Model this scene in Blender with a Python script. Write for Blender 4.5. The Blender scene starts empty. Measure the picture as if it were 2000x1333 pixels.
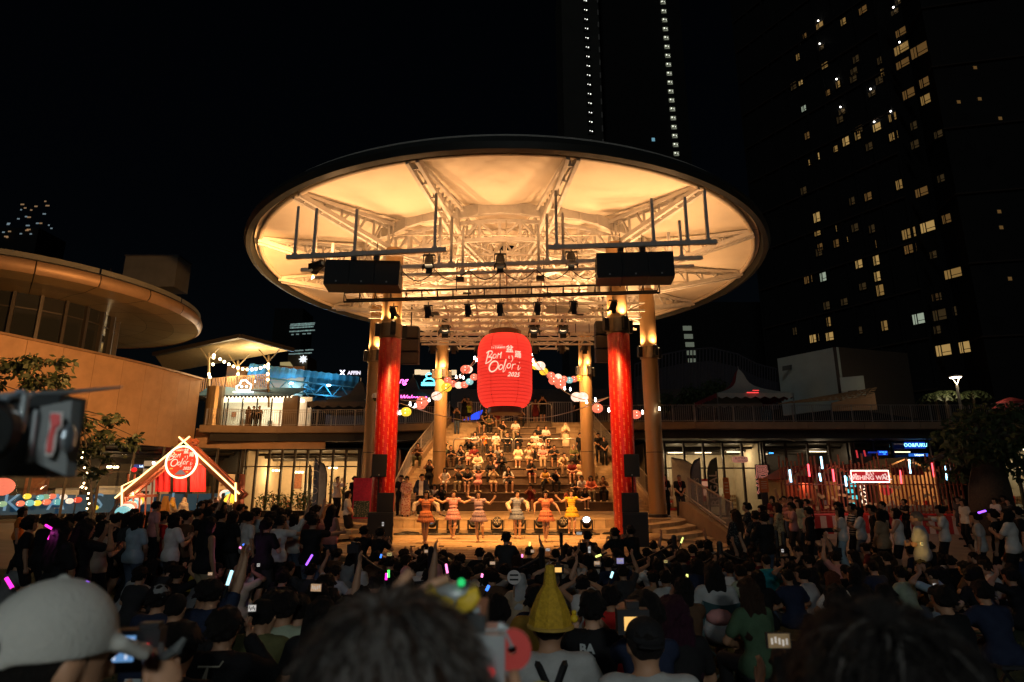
import bpy,bmesh,math,random
import numpy as np
from mathutils import Vector,Matrix,Euler
R=math.radians
PI=math.pi
rnd=random.Random(7)
scene=bpy.context.scene
COL=scene.collection
# camera
FPX=1170.0
PITCH=math.atan(278.5/FPX)
CAMZ=2.17
cd=bpy.data.cameras.new('camera')
cd.sensor_width=36.0
cd.lens=FPX/2000*36
cd.clip_start=0.05
cd.clip_end=2000
cd.dof.use_dof=True
cd.dof.focus_distance=19.0
cd.dof.aperture_fstop=2.6
cam=bpy.data.objects.new('camera',cd)
cam.location=(0,0,CAMZ)
cam.rotation_euler=(PI/2+PITCH,0,0)
COL.objects.link(cam)
scene.camera=cam
CP,SP=math.cos(PITCH),math.sin(PITCH)
def at(px,py,Y):
 """world point seen at pixel (px,py) of the 2000x1333 photograph at distance Y along +y"""
 u=(px-1000)/FPX
 v=(666.5-py)/FPX
 dy=CP-v*SP
 dz=SP+v*CP
 k=Y/dy
 return Vector((u*k,Y,CAMZ+dz*k))
def atz(px,py,Z):
 u=(px-1000)/FPX
 v=(666.5-py)/FPX
 dy=CP-v*SP
 dz=SP+v*CP
 k=(Z-CAMZ)/dz
 return Vector((u*k,dy*k,Z))
# world, moonlight, exposure
W=bpy.data.worlds.new('World')
scene.world=W
W.use_nodes=True
nt=W.node_tree
bg=nt.nodes['Background']
sky=nt.nodes.new('ShaderNodeTexSky')
sky.sky_type='NISHITA'
sky.sun_disc=False
sky.sun_elevation=R(34)
sky.sun_rotation=R(200)
nt.links.new(sky.outputs[0],bg.inputs[0])
bg.inputs[1].default_value=0.0004
sl=bpy.data.lights.new('moon','SUN')
sl.energy=0.09
sl.angle=R(12)
sl.color=(0.86,0.97,1.0)
so=bpy.data.objects.new('moon',sl)
so.rotation_euler=(R(56),0,R(-20))
COL.objects.link(so)
scene.view_settings.view_transform='Standard'
scene.view_settings.look='None'
scene.view_settings.exposure=0.0
scene.view_settings.gamma=1.0
scene.view_settings.use_curve_mapping=False
cy=scene.cycles
cy.use_denoising=True
cy.max_bounces=5
cy.diffuse_bounces=3
cy.glossy_bounces=3
cy.transmission_bounces=4
cy.transparent_max_bounces=8
cy.sample_clamp_indirect=4.0
cy.caustics_reflective=False
cy.caustics_refractive=False
# helpers
class MB:
 """collects shapes; build() links them as ONE mesh object"""
 def __init__(s):
  s.v=[]
  s.f=[]
  s.mi=[]
 def add(s,vs,fs,m=0):
  o=len(s.v)
  s.v.extend([tuple(p)for p in vs])
  for f in fs:
   s.f.append(tuple(i+o for i in f))
   s.mi.append(m)
  return s
 def box(s,c,d,rz=0.0,m=0,M=None):
  x,y,z=d[0]/2,d[1]/2,d[2]/2
  co,si=math.cos(rz),math.sin(rz)
  vs=[]
  for dx,dy,dz in((-x,-y,-z),(x,-y,-z),(x,y,-z),(-x,y,-z),(-x,-y,z),(x,-y,z),(x,y,z),(-x,y,z)):
   vs.append((c[0]+dx*co-dy*si,c[1]+dx*si+dy*co,c[2]+dz))
  if M is not None:
   vs=[tuple(M@Vector(p))for p in vs]
  return s.add(vs,[(0,3,2,1),(4,5,6,7),(0,1,5,4),(1,2,6,5),(2,3,7,6),(3,0,4,7)],m)
 def bar(s,a,b,w,h=None,m=0):
  """square bar from a to b"""
  a,b=Vector(a),Vector(b)
  h=h or w
  d=(b-a)
  if d.length<1e-6:
   return s
  d.normalize()
  up=Vector((0,0,1))if abs(d.z)<0.9 else Vector((0,1,0))
  x=d.cross(up).normalized()*(w/2)
  y=x.cross(d).normalized()*(h/2)
  vs=[]
  for p in(a,b):
   vs+=[p-x-y,p+x-y,p+x+y,p-x+y]
  return s.add(vs,[(0,1,2,3),(7,6,5,4),(0,4,5,1),(1,5,6,2),(2,6,7,3),(3,7,4,0)],m)
 def tube(s,pts,r,n=8,m=0,cap=True,closed=False):
  pts=[Vector(p)for p in pts]
  rr=r if isinstance(r,(list,tuple))else[r]*len(pts)
  rings=[]
  prev=None
  N=len(pts)
  for i,p in enumerate(pts):
   if closed:
    t=pts[(i+1)%N]-pts[i-1]
   else:
    t=pts[min(i+1,N-1)]-pts[max(i-1,0)]
   t.normalize()
   if prev is None:
    up=Vector((0,0,1))if abs(t.z)<0.9 else Vector((1,0,0))
    x=t.cross(up).normalized()
   else:
    x=(prev-t*prev.dot(t)).normalized()
   prev=x
   y=t.cross(x)
   rings.append([p+(x*math.cos(2*PI*k/n)+y*math.sin(2*PI*k/n))*rr[i]for k in range(n)])
  vs=[q for ring in rings for q in ring]
  fs=[]
  for i in range(N if closed else N-1):
   j=(i+1)%N
   for k in range(n):
    fs.append((i*n+k,i*n+(k+1)%n,j*n+(k+1)%n,j*n+k))
  if cap and not closed:
   fs.append(tuple(range(n-1,-1,-1)))
   fs.append(tuple((N-1)*n+k for k in range(n)))
  return s.add(vs,fs,m)
 def lathe(s,prof,n=24,c=(0,0,0),m=0,cap=True,a0=0.0,a1=2*PI):
  full=abs(a1-a0-2*PI)<1e-6
  cols=n if full else n+1
  vs=[]
  for(r,z)in prof:
   for k in range(cols):
    a=a0+(a1-a0)*k/n
    vs.append((c[0]+r*math.cos(a),c[1]+r*math.sin(a),c[2]+z))
  fs=[]
  for i in range(len(prof)-1):
   for k in range(n):
    k2=(k+1)%cols
    fs.append((i*cols+k,i*cols+k2,(i+1)*cols+k2,(i+1)*cols+k))
  if cap and full:
   if prof[0][0]>1e-4:
    fs.append(tuple(range(cols-1,-1,-1)))
   if prof[-1][0]>1e-4:
    fs.append(tuple((len(prof)-1)*cols+k for k in range(cols)))
  return s.add(vs,fs,m)
 def prism(s,poly,z0,z1,m=0):
  n=len(poly)
  vs=[(p[0],p[1],z0)for p in poly]+[(p[0],p[1],z1)for p in poly]
  fs=[tuple(range(n-1,-1,-1)),tuple(range(n,2*n))]
  for i in range(n):
   j=(i+1)%n
   fs.append((i,j,n+j,n+i))
  return s.add(vs,fs,m)
 def slab(s,poly3,t,m=0):
  """thin plate from a planar 3-D polygon, thickness vector t"""
  n=len(poly3)
  t=Vector(t)
  vs=[tuple(p)for p in poly3]+[tuple(Vector(p)+t)for p in poly3]
  fs=[tuple(range(n-1,-1,-1)),tuple(range(n,2*n))]
  for i in range(n):
   j=(i+1)%n
   fs.append((i,j,n+j,n+i))
  return s.add(vs,fs,m)
 def ball(s,c,r,n=12,m=0,sz=None):
  sz=sz or(1,1,1)
  prof=[(math.sin(PI*i/(n//2)),-math.cos(PI*i/(n//2)))for i in range(n//2+1)]
  o=len(s.v)
  s.lathe(prof,n,m=m,cap=False)
  for i in range(o,len(s.v)):
   p=s.v[i]
   s.v[i]=(c[0]+p[0]*r*sz[0],c[1]+p[1]*r*sz[1],c[2]+p[2]*r*sz[2])
  return s
 def xf(s,M):
  s.v=[tuple(M@Vector(p))for p in s.v]
  return s
 def mesh(s,name,mats,smooth=False):
  me=bpy.data.meshes.new(name)
  me.from_pydata(s.v,[],s.f)
  mats=mats if isinstance(mats,(list,tuple))else[mats]
  for mt in mats:
   me.materials.append(mt)
  if len(mats)>1:
   me.polygons.foreach_set('material_index',s.mi)
  if smooth:
   me.polygons.foreach_set('use_smooth',[True]*len(me.polygons))
  me.update()
  return me
 def build(s,name,mats,parent=None,loc=None,rz=0.0,smooth=False):
  return link(name,s.mesh(name,mats,smooth),parent,loc,rz)
def link(name,me,parent=None,loc=None,rz=0.0):
 o=bpy.data.objects.new(name,me)
 COL.objects.link(o)
 if parent is not None:
  o.parent=parent
 if loc is not None:
  o.location=loc
 if rz:
  o.rotation_euler=(0,0,rz)
 return o
def tag(o,label=None,cat=None,group=None,kind=None):
 if label:o['label']=label
 if cat:o['category']=cat
 if group:o['group']=group
 if kind:o['kind']=kind
 return o
def thing(name,label,cat,loc=(0,0,0),rz=0.0,group=None):
 o=bpy.data.objects.new(name,None)
 o.empty_display_size=0.1
 COL.objects.link(o)
 o.location=loc
 o.rotation_euler=(0,0,rz)
 return tag(o,label,cat,group)
def kids(o):
 return[c for c in bpy.data.objects if c.parent==o]
def copy_tree(o,parts,loc=None,rz=None,label=None):
 """copy of thing o and of its listed parts"""
 c=o.copy()
 COL.objects.link(c)
 if loc is not None:c.location=loc
 if rz is not None:c.rotation_euler=(0,0,rz)
 if label:c['label']=label
 m={o:c}
 for p in parts:
  q=p.copy()
  COL.objects.link(q)
  q.parent=m.get(p.parent,c)
  m[p]=q
 return c
# materials
MATS={}
def mat(name,col,rough=0.7,metal=0.0,var=0.12,scale=6.0,bump=0.0,bscale=40.0,spec=0.4,stretch=None):
 if name in MATS:return MATS[name]
 m=bpy.data.materials.new(name)
 m.use_nodes=True
 t=m.node_tree
 b=t.nodes['Principled BSDF']
 b.inputs['Roughness'].default_value=rough
 b.inputs['Metallic'].default_value=metal
 b.inputs['Specular IOR Level'].default_value=spec
 tc=t.nodes.new('ShaderNodeTexCoord')
 src=tc.outputs['Object']
 if stretch:
  mp=t.nodes.new('ShaderNodeMapping')
  mp.inputs['Scale'].default_value=stretch
  t.links.new(src,mp.inputs[0])
  src=mp.outputs[0]
 if var>0:
  n=t.nodes.new('ShaderNodeTexNoise')
  n.inputs['Scale'].default_value=scale
  n.inputs['Detail'].default_value=5
  n.inputs['Roughness'].default_value=0.62
  t.links.new(src,n.inputs['Vector'])
  r=t.nodes.new('ShaderNodeValToRGB')
  r.color_ramp.elements[0].position=0.3
  r.color_ramp.elements[1].position=0.72
  r.color_ramp.elements[0].color=tuple(c*(1-var)for c in col)+(1,)
  r.color_ramp.elements[1].color=tuple(min(1,c*(1+var))for c in col)+(1,)
  t.links.new(n.outputs['Fac'],r.inputs[0])
  t.links.new(r.outputs[0],b.inputs['Base Color'])
 else:
  b.inputs['Base Color'].default_value=tuple(col)+(1,)
 if bump>0:
  n2=t.nodes.new('ShaderNodeTexNoise')
  n2.inputs['Scale'].default_value=bscale
  n2.inputs['Detail'].default_value=4
  t.links.new(src,n2.inputs['Vector'])
  bp=t.nodes.new('ShaderNodeBump')
  bp.inputs['Strength'].default_value=bump
  bp.inputs['Distance'].default_value=0.02
  t.links.new(n2.outputs['Fac'],bp.inputs['Height'])
  t.links.new(bp.outputs[0],b.inputs['Normal'])
 MATS[name]=m
 return m
def em(name,col,strength,sampled=False,base=None):
 """something that gives off light"""
 if name in MATS:return MATS[name]
 m=bpy.data.materials.new(name)
 m.use_nodes=True
 b=m.node_tree.nodes['Principled BSDF']
 b.inputs['Base Color'].default_value=tuple(base or[c*0.6 for c in col])+(1,)
 b.inputs['Roughness'].default_value=0.6
 b.inputs['Emission Color'].default_value=tuple(col)+(1,)
 b.inputs['Emission Strength'].default_value=strength
 m.cycles.emission_sampling='AUTO' if sampled else 'NONE'
 MATS[name]=m
 return m
def glass(name,tint=(0.8,0.85,0.85),mix=0.16,rough=0.02):
 """thin window glass: clear with a soft reflection"""
 if name in MATS:return MATS[name]
 m=bpy.data.materials.new(name)
 m.use_nodes=True
 t=m.node_tree
 for n in list(t.nodes):t.nodes.remove(n)
 out=t.nodes.new('ShaderNodeOutputMaterial')
 tr=t.nodes.new('ShaderNodeBsdfTransparent')
 tr.inputs[0].default_value=tuple(tint)+(1,)
 gl=t.nodes.new('ShaderNodeBsdfGlossy')
 gl.inputs['Roughness'].default_value=rough
 fr=t.nodes.new('ShaderNodeFresnel')
 fr.inputs[0].default_value=1.5
 mx=t.nodes.new('ShaderNodeMixShader')
 t.links.new(fr.outputs[0],mx.inputs[0])
 t.links.new(tr.outputs[0],mx.inputs[1])
 t.links.new(gl.outputs[0],mx.inputs[2])
 t.links.new(mx.outputs[0],out.inputs[0])
 MATS[name]=m
 return m
def lamp(kind,loc,energy,col,size=0.1,target=None,spot=60,blend=0.5,name='lamp_light',parent=None):
 l=bpy.data.lights.new(name,kind)
 l.energy=energy
 l.color=col
 if kind=='SPOT':
  l.spot_size=R(spot)
  l.spot_blend=blend
  l.shadow_soft_size=size
 elif kind=='POINT':
  l.shadow_soft_size=size
 elif kind=='AREA':
  l.size=size
 o=bpy.data.objects.new(name,l)
 COL.objects.link(o)
 o.location=loc
 if target is not None:
  d=Vector(target)-Vector(loc)
  o.rotation_euler=d.to_track_quat('-Z','Y').to_euler()
 return o
# lettering
def text_geo(txt,size,shear=0.0,bold=0.0,ex=0.0,align='CENTER',res=2):
 """flat lettering in the xy plane -> (verts, faces)"""
 c=bpy.data.curves.new('t','FONT')
 c.body=txt
 c.size=size
 c.shear=shear
 c.offset=bold
 c.extrude=ex
 c.align_x=align
 c.align_y='CENTER'
 c.resolution_u=res
 o=bpy.data.objects.new('t',c)
 COL.objects.link(o)
 dg=bpy.context.evaluated_depsgraph_get()
 me=bpy.data.meshes.new_from_object(o.evaluated_get(dg))
 vs=[tuple(v.co)for v in me.vertices]
 fs=[tuple(p.vertices)for p in me.polygons]
 bpy.data.objects.remove(o)
 bpy.data.curves.remove(c)
 bpy.data.meshes.remove(me)
 return vs,fs
def text_on(name,txt,size,loc,mt,parent=None,rz=0.0,tilt=PI/2,shear=0.0,bold=0.0,ex=0.004,align='CENTER',spin=0.0):
 """lettering standing upright, facing -y at rz=0"""
 vs,fs=text_geo(txt,size,shear,bold,ex,align)
 M=Matrix.Translation(loc)@Matrix.Rotation(rz,4,'Z')@Matrix.Rotation(tilt,4,'X')@Matrix.Rotation(spin,4,'Z')
 mb=MB().add([tuple(M@Vector(p))for p in vs],fs)
 return mb.build(name,mt,parent)
def stroke(mb,pts,w0,w1=None,n=None):
 """flat brush stroke in the xy plane"""
 w1=w0 if w1 is None else w1
 P=[Vector((p[0],p[1]))for p in pts]
 Q=[]
 for i in range(len(P)-1):
  p0,p1,p2,p3=P[max(i-1,0)],P[i],P[i+1],P[min(i+2,len(P)-1)]
  for k in range(6):
   t=k/6
   Q.append(0.5*((2*p1)+(p2-p0)*t+(2*p0-5*p1+4*p2-p3)*t*t+(3*p1-p0-3*p2+p3)*t**3))
 Q.append(P[-1])
 vs=[]
 for i,q in enumerate(Q):
  d=Q[min(i+1,len(Q)-1)]-Q[max(i-1,0)]
  if d.length<1e-9:d=Vector((1,0))
  d.normalize()
  nn=Vector((-d.y,d.x))
  t=i/(len(Q)-1)
  w=(w0+(w1-w0)*t)*(0.72+0.28*math.sin(PI*min(1,t*1.0+0.15)))/2
  vs+=[(q.x+nn.x*w,q.y+nn.y*w,0),(q.x-nn.x*w,q.y-nn.y*w,0)]
 mb.add(vs,[(2*i,2*i+1,2*i+3,2*i+2)for i in range(len(Q)-1)])
def ell(cx,cy,rx,ry,sh=0.25,a0=80,a1=450,n=14):
 o=[]
 for i in range(n+1):
  a=R(a0+(a1-a0)*i/n)
  y=ry*math.sin(a)
  o.append((cx+rx*math.cos(a)+sh*y,cy+y))
 return o
def festival_art(with_logo=True):
 """the brush lettering of the festival, unit: pixels of a close view, y up, centred"""
 mb=MB()
 S=lambda pts,a,b=None:stroke(mb,[(x-460,620-y)for x,y in pts],a,b)
 S([(245,448),(220,530),(192,612)],22,18)
 S([(203,462),(250,440),(300,446),(296,485),(238,526)],18,14)
 S([(238,526),(292,532),(288,570),(240,600),(186,614)],18,20)
 E=lambda cx,cy,rx,ry,w:stroke(mb,[(x-460,620-y)for x,y in[(p[0],2*cy-p[1])for p in ell(cx,cy,rx,ry)]],w,w*0.8)
 E(340,520,24,30,14)
 S([(398,478),(388,515),(374,556)],15,10)
 S([(392,498),(408,496),(418,500),(442,462)],13,12)
 S([(442,462),(432,510),(428,556)],15,12)
 E(326,666,66,74,24)
 E(432,682,27,34,16)
 S([(506,568),(486,640),(470,700),(462,756)],18,10)
 S([(462,756),(490,730),(512,660)],8,6)
 E(546,662,24,34,14)
 S([(604,632),(594,676),(584,716)],14,9)
 S([(592,668),(614,640),(646,634)],9,12)
 S([(690,646),(680,690),(684,716),(724,672)],13,7)
 S([(700,612),(710,598)],12,8)
 def T(txt,x,y,size,sh=0.0,b=0.0):
  vs,fs=text_geo(txt,size,sh,b)
  mb.add([(p[0]+x-460,p[1]+620-y,0)for p in vs],fs)
 T('2025',612,786,88,0.32,2.0)
 T('\u76c6',556,425,112,0,2.5)
 T('\u8e0a',682,496,108,0,2.0)
 S([(548,520),(545,545),(552,560)],12,10)
 S([(588,512),(600,545),(596,580),(572,612)],14,8)
 if with_logo:
  T('LaLaport',430,392,34,0,1.5)
  T('MITSUI SHOPPING PARK',388,366,13)
  T('BUKIT BINTANG CITY CENTRE',424,414,11)
  for k,x in enumerate((294,320,346)):
   mb.add([(x-460,212,0),(x-452,212,0),(x-452,246-12*(k%2),0),(x-460,246-12*(k%2),0)],[(0,1,2,3)])
 return mb.v,mb.f
# shared materials
M_stone=mat('yellow_stone',(0.46,0.35,0.21),0.75,var=0.22,scale=3.0,bump=0.25,bscale=30)
M_stone2=mat('yellow_stone_dark',(0.40,0.29,0.17),0.78,var=0.25,scale=3.5,bump=0.25,bscale=30)
M_stone3=mat('yellow_stone_light',(0.52,0.40,0.25),0.72,var=0.2,scale=2.5,bump=0.2,bscale=30)
M_joint=mat('mortar',(0.16,0.115,0.065),0.9,var=0.2)
M_tier=mat('brown_tier',(0.115,0.078,0.048),0.7,var=0.3,scale=2.2,bump=0.2,bscale=26)
M_tier2=mat('brown_tier_edge',(0.17,0.12,0.075),0.65,var=0.25,scale=4)
M_conc=mat('tan_concrete',(0.27,0.19,0.12),0.8,var=0.18,scale=1.2,bump=0.15)
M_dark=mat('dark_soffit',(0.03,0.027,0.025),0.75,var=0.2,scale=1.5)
M_black=mat('black_metal',(0.012,0.012,0.013),0.45,var=0.1)
M_blackp=mat('black_plastic',(0.018,0.018,0.02),0.55,var=0.1,bump=0.05)
M_rail=mat('steel_rail',(0.5,0.48,0.45),0.3,metal=0.9,var=0.08)
M_bar=mat('railing_bar',(0.42,0.38,0.34),0.4,metal=0.5,var=0.1)
M_grass=mat('lawn',(0.035,0.055,0.018),0.95,var=0.4,scale=9,bump=0.6,bscale=90)
M_pave=mat('plaza_paving',(0.20,0.165,0.125),0.8,var=0.2,scale=1.4,bump=0.15)
M_mull=mat('dark_mullion',(0.05,0.042,0.035),0.5,metal=0.3,var=0.15)
M_glass=glass('shop_glass')
WARM=(1.0,0.58,0.24)
CX,CYC=-0.2,26.5
ZF,ZP=0.32,0.83
# ground
g=MB()
n=40
g.add([(-400,-60,0),(400,-60,0),(400,700,0),(-400,700,0)],[(0,1,2,3)])
tag(g.build('ground',M_pave),kind='structure')
g=MB()
N=64
g.add([(-1.0+17.5*math.cos(2*PI*k/N),9.0+10.5*math.sin(2*PI*k/N),0.012+0.0)for k in range(N)],[tuple(range(N))])
tag(g.build('lawn',M_grass),kind='structure')
g=MB()
for i in range(9000):
 a=rnd.random()*2*PI
 q=math.sqrt(rnd.random())
 x,y=-1+17.3*q*math.cos(a),9+10.3*q*math.sin(a)
 if y<1.5:continue
 b=rnd.random()*PI
 h=0.03+rnd.random()*0.05
 dx,dy=math.cos(b)*0.012,math.sin(b)*0.012
 g.add([(x-dx,y-dy,0.01),(x+dx,y+dy,0.01),(x+rnd.uniform(-.03,.03),y+rnd.uniform(-.03,.03),h)],[(0,1,2)])
tag(g.build('grass',M_grass),kind='stuff')
# dance floor: a paved fan in front of the platform
floor=MB()
arc=lambda r,a0,a1,n=40:[(CX+r*math.cos(R(a0+(a1-a0)*k/n)),CYC+r*math.sin(R(a0+(a1-a0)*k/n)))for k in range(n+1)]
fan=lambda r:[p for p in arc(r,180,360,72)if abs(p[0]-CX)<9 and p[1]<24.4]+[(CX+9,24.4),(CX-9,24.4)]
floor.prism(fan(10.62),0.0,ZF-0.022)
FL=tag(floor.build('dance_floor',M_joint),kind='structure')
g=MB()
g.prism(fan(11.05),0.0,0.16)
tag(g.build('floor_step',M_stone2),kind='structure')
k=0
kerb_me=None
for a in np.arange(222,319,3.2):
 mb=MB()
 p0,p1=R(a+.08),R(a+3.12)
 for(ra,rb,z0,z1)in((10.28,10.64,ZF-0.05,ZF),):
  vs=[]
  for z in(z0,z1):
   for(r,t)in((ra,p0),(rb,p0),(rb,p1),(ra,p1)):
    vs.append((CX+r*math.cos(t),CYC+r*math.sin(t),z))
  mb.add(vs,[(0,1,2,3),(7,6,5,4),(0,4,5,1),(1,5,6,2),(2,6,7,3),(3,7,4,0)])
 mb.build('kerb_stone',[M_stone,M_stone2,M_stone3][k%3],FL)
 k+=1
slabs=[]
y=16.35
row=0
while y<24.3:
 hgt=0.27
 x=CX-8.6+(row%2)*0.3+rnd.random()*.2
 while x<CX+8.6:
  w=rnd.choice((0.5,0.6,0.72,0.86))
  xc,yc=x+w/2,y+hgt/2
  if math.hypot(abs(xc-CX)+w/2,yc-hgt/2-CYC)<10.27 and yc<24.25:
   slabs.append((xc,yc,w-0.014,hgt-0.014))
  x+=w
 y+=hgt
 row+=1
slabs.sort(key=lambda s:s[1]+abs(s[0]-CX)*0.12)
pm={}
def paver_mesh(w,h,v):
 k=(round(w,2),v)
 if k not in pm:
  pm[k]=MB().box((0,0,0),(w,h,0.03)).mesh('paving_stone',[M_stone,M_stone2,M_stone3][v])
 return pm[k]
rest=MB()
for i,(xc,yc,w,h)in enumerate(slabs):
 v=rnd.choice((0,0,1,2))
 if i<290:
  o=link('paving_stone',paver_mesh(w,h,v),FL,(xc,yc,ZF-0.016+rnd.uniform(-.003,.003)))
  o.rotation_euler=(rnd.uniform(-.004,.004),rnd.uniform(-.004,.004),0)
 else:
  rest.box((xc,yc,ZF-0.016+rnd.uniform(-.003,.003)),(w,h,0.03),m=v)
tag(rest.build('paving_stones',[M_stone,M_stone2,M_stone3],FL),kind='stuff')
# platform, its step and the round side steps
PLY=24.45
pl=MB()
pl.prism([(CX-9,PLY),(CX+9,PLY),(CX+9,31.6),(CX-9,31.6)],0.0,ZP-0.03)
PL=tag(pl.build('platform',M_joint),kind='structure')
g=MB().prism([(CX-5.2,24.0),(CX-3.6,23.9),(CX+3.4,23.9),(CX+5.0,24.0),(CX+5.0,24.5),(CX-5.2,24.5)],ZF-0.02,ZF+0.15)
tag(g.build('platform_step',M_stone3),kind='structure')
edge=[]
x=CX-8.9
while x<CX+8.8:
 w=0.44
 MB().box((x+w/2,PLY-0.02,(ZF+ZP)/2-0.02),(w-0.02,0.05,ZP-ZF-0.06)).build('riser_stone',rnd.choice((M_stone,M_stone3,M_stone2)),PL)
 MB().box((x+w/2,PLY+0.15,ZP-0.02),(w-0.016,0.42,0.05)).build('edge_stone',rnd.choice((M_stone,M_stone3,M_stone2)),PL)
 x+=w
top=MB()
y=PLY+0.37
row=0
while y<31.4:
 x=CX-8.9+(row%2)*0.3
 while x<CX+8.8:
  w=rnd.choice((0.6,0.75,0.9))
  w=min(w,CX+8.9-x)
  top.box((x+w/2,y+0.17,ZP-0.02+rnd.uniform(-.003,.003)),(w-0.014,0.326,0.04),m=rnd.choice((0,0,1,2)))
  x+=w
 y+=0.34
 row+=1
tag(top.build('platform_paving',[M_stone,M_stone2,M_stone3],PL),kind='stuff')
for side,(alo,ahi)in(('right',(-49,-16)),('left',(196,229))):
 st=bpy.data.objects.new('round_steps',None)
 COL.objects.link(st)
 tag(st,kind='structure')
 for i in range(6):
  r0,r1=7.0,7.35+0.52*i
  z1=ZP-0.138*i
  z0=max(0.0,z1-0.139)
  na=7
  for q in range(na):
   a0=R(alo+(ahi-alo)*q/na+(i%2)*1.3)
   a1=R(alo+(ahi-alo)*(q+1)/na-0.12+(i%2)*1.3)
   rin=r1-0.56
   vs=[]
   for z in(z0,z1-0.004*i):
    for(r,t)in((rin,a0),(r1,a0),(r1,a1),(rin,a1)):
     xx=CX+r*math.cos(t)
     if side=='right':xx=min(xx,6.75)
     else:xx=max(xx,-7.3)
     vs.append((xx,CYC+r*math.sin(t),z))
   if max(v[0]for v in vs)-min(v[0]for v in vs)<0.1:continue
   mb=MB().add(vs,[(3,2,1,0),(4,5,6,7),(0,1,5,4),(1,2,6,5),(2,3,7,6),(3,0,4,7)])
   mb.build('step_stone',rnd.choice((M_stone,M_stone2,M_stone3)),st)
# the stepped seating behind the platform
TIER_N,RISE,RUN,Y0T=12,0.44,0.75,31.0
def tier_x(y,side):
 """edge between brown seats and yellow stairs"""
 t=(y-31.0)/8.25
 return-5.25+3.25*t if side<0 else 5.05-2.45*t
def stair_x(y,side):
 t=(y-31.0)/8.25
 return(-6.3+2.1*t if y>33 else-5.75-0.0*t)if side<0 else(6.9-2.2*t)
SEATS=bpy.data.objects.new('stepped_seating',None)
COL.objects.link(SEATS)
tag(SEATS,kind='structure')
for i in range(TIER_N):
 y0=Y0T+RUN*i
 z1=ZP+RISE*(i+1)
 xl,xr=tier_x(y0,-1),tier_x(y0,1)
 nseg=max(3,int((xr-xl)/1.15))
 MB().box(((xl+xr)/2,y0+0.03+RUN,z1-RISE/2-0.04),(xr-xl-0.01,RUN*1.98,RISE-0.02)).build('tier',M_tier,SEATS)
 for q in range(nseg):
  xa=xl+(xr-xl)*q/nseg
  xb=xl+(xr-xl)*(q+1)/nseg
  MB().box(((xa+xb)/2,y0+0.0,z1-RISE/2-0.04),(xb-xa-0.016,0.05,RISE-0.1)).build('riser_panel',M_tier,SEATS)
  MB().box(((xa+xb)/2,y0+RUN/2-0.03,z1-0.02),(xb-xa-0.012,RUN+0.06,0.055)).build('seat_slab',M_tier2,SEATS)
SIDE=bpy.data.objects.new('stone_stairs',None)
COL.objects.link(SIDE)
tag(SIDE,kind='structure')
nst=0
for side in(-1,1):
 for i in range(TIER_N*3):
  y0=Y0T+RUN/3*i
  z1=ZP+RISE/3*(i+1)
  xi,xo=tier_x(y0+0.1,side),stair_x(y0,side)
  if side<0:xa,xb=xo,xi
  else:xa,xb=xi,xo
  if xb-xa<0.1:continue
  x=xa
  first=rnd.uniform(0.35,0.9)
  while x<xb-0.02:
   w=min(first if x==xa else rnd.choice((0.7,0.9,1.1)),xb-x)
   if xb-x-w<0.2:w=xb-x
   b=MB().box((x+w/2,y0+0.27,z1-RISE/6),(w-0.016,0.54,RISE/3-0.012))
   b.build('stair_stone',rnd.choice((M_stone,M_stone,M_stone2,M_stone3)),SIDE)
   x+=w
YT=Y0T+RUN*TIER_N
ZT=ZP+RISE*TIER_N
M_railp=M_rail
def hand_rail(pa,pb,h,label,drop=0.0):
 pa,pb=Vector(pa),Vector(pb)
 t=thing('hand_rail',label,'railing',pa,group='steel hoop rails on the stepped seating')
 d=pb-pa
 r=0.045
 dn=d.normalized()
 top=[Vector((0,0,-drop)),Vector((0,0,h-0.16)),Vector((0,0,h-0.05))+dn*0.05,Vector((0,0,h))+dn*0.16,d+Vector((0,0,h))-dn*0.16,d+Vector((0,0,h-0.05))-dn*0.05,d+Vector((0,0,h-0.16)),d+Vector((0,0,-drop))]
 MB().tube(top,0.03,8).build('rail_hoop',M_railp,t,smooth=True)
 for q in(Vector((0,0,-drop)),d+Vector((0,0,-drop))):
  MB().lathe([(0.07,0),(0.07,0.02),(0.035,0.03)],10,q).build('base_plate',M_railp,t)
for(a,b,lab)in((886,941,'leftmost steel hoop rail at mid height of the seating'),(944,1001,'second steel hoop rail from the left at mid height of the seating'),(1004,1061,'third steel hoop rail from the left at mid height of the seating'),(1065,1124,'rightmost mid-height steel hoop rail, beside the yellow stairs')):
 Yr=Y0T+RUN*5+0.35
 zt=at(950,857,Yr).z
 z0=ZP+RISE*6
 hand_rail((at(a,857,Yr).x,Yr,z0),(at(b,857,Yr).x,Yr,z0),zt-z0,lab)
for(a,b,lab)in((1033,1077,'steel hoop rail near the top right of the seating, right of the red lantern'),(938,981,'steel hoop rail near the top of the seating, left under the red lantern'),(984,1030,'steel hoop rail near the top of the seating, straight below the red lantern')):
 Yr=Y0T+RUN*10+0.3
 zt=at(950,789,Yr).z
 z0=ZP+RISE*11
 hand_rail((at(a,789,Yr).x,Yr,z0),(at(b,789,Yr).x,Yr,z0),zt-z0,lab)
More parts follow.
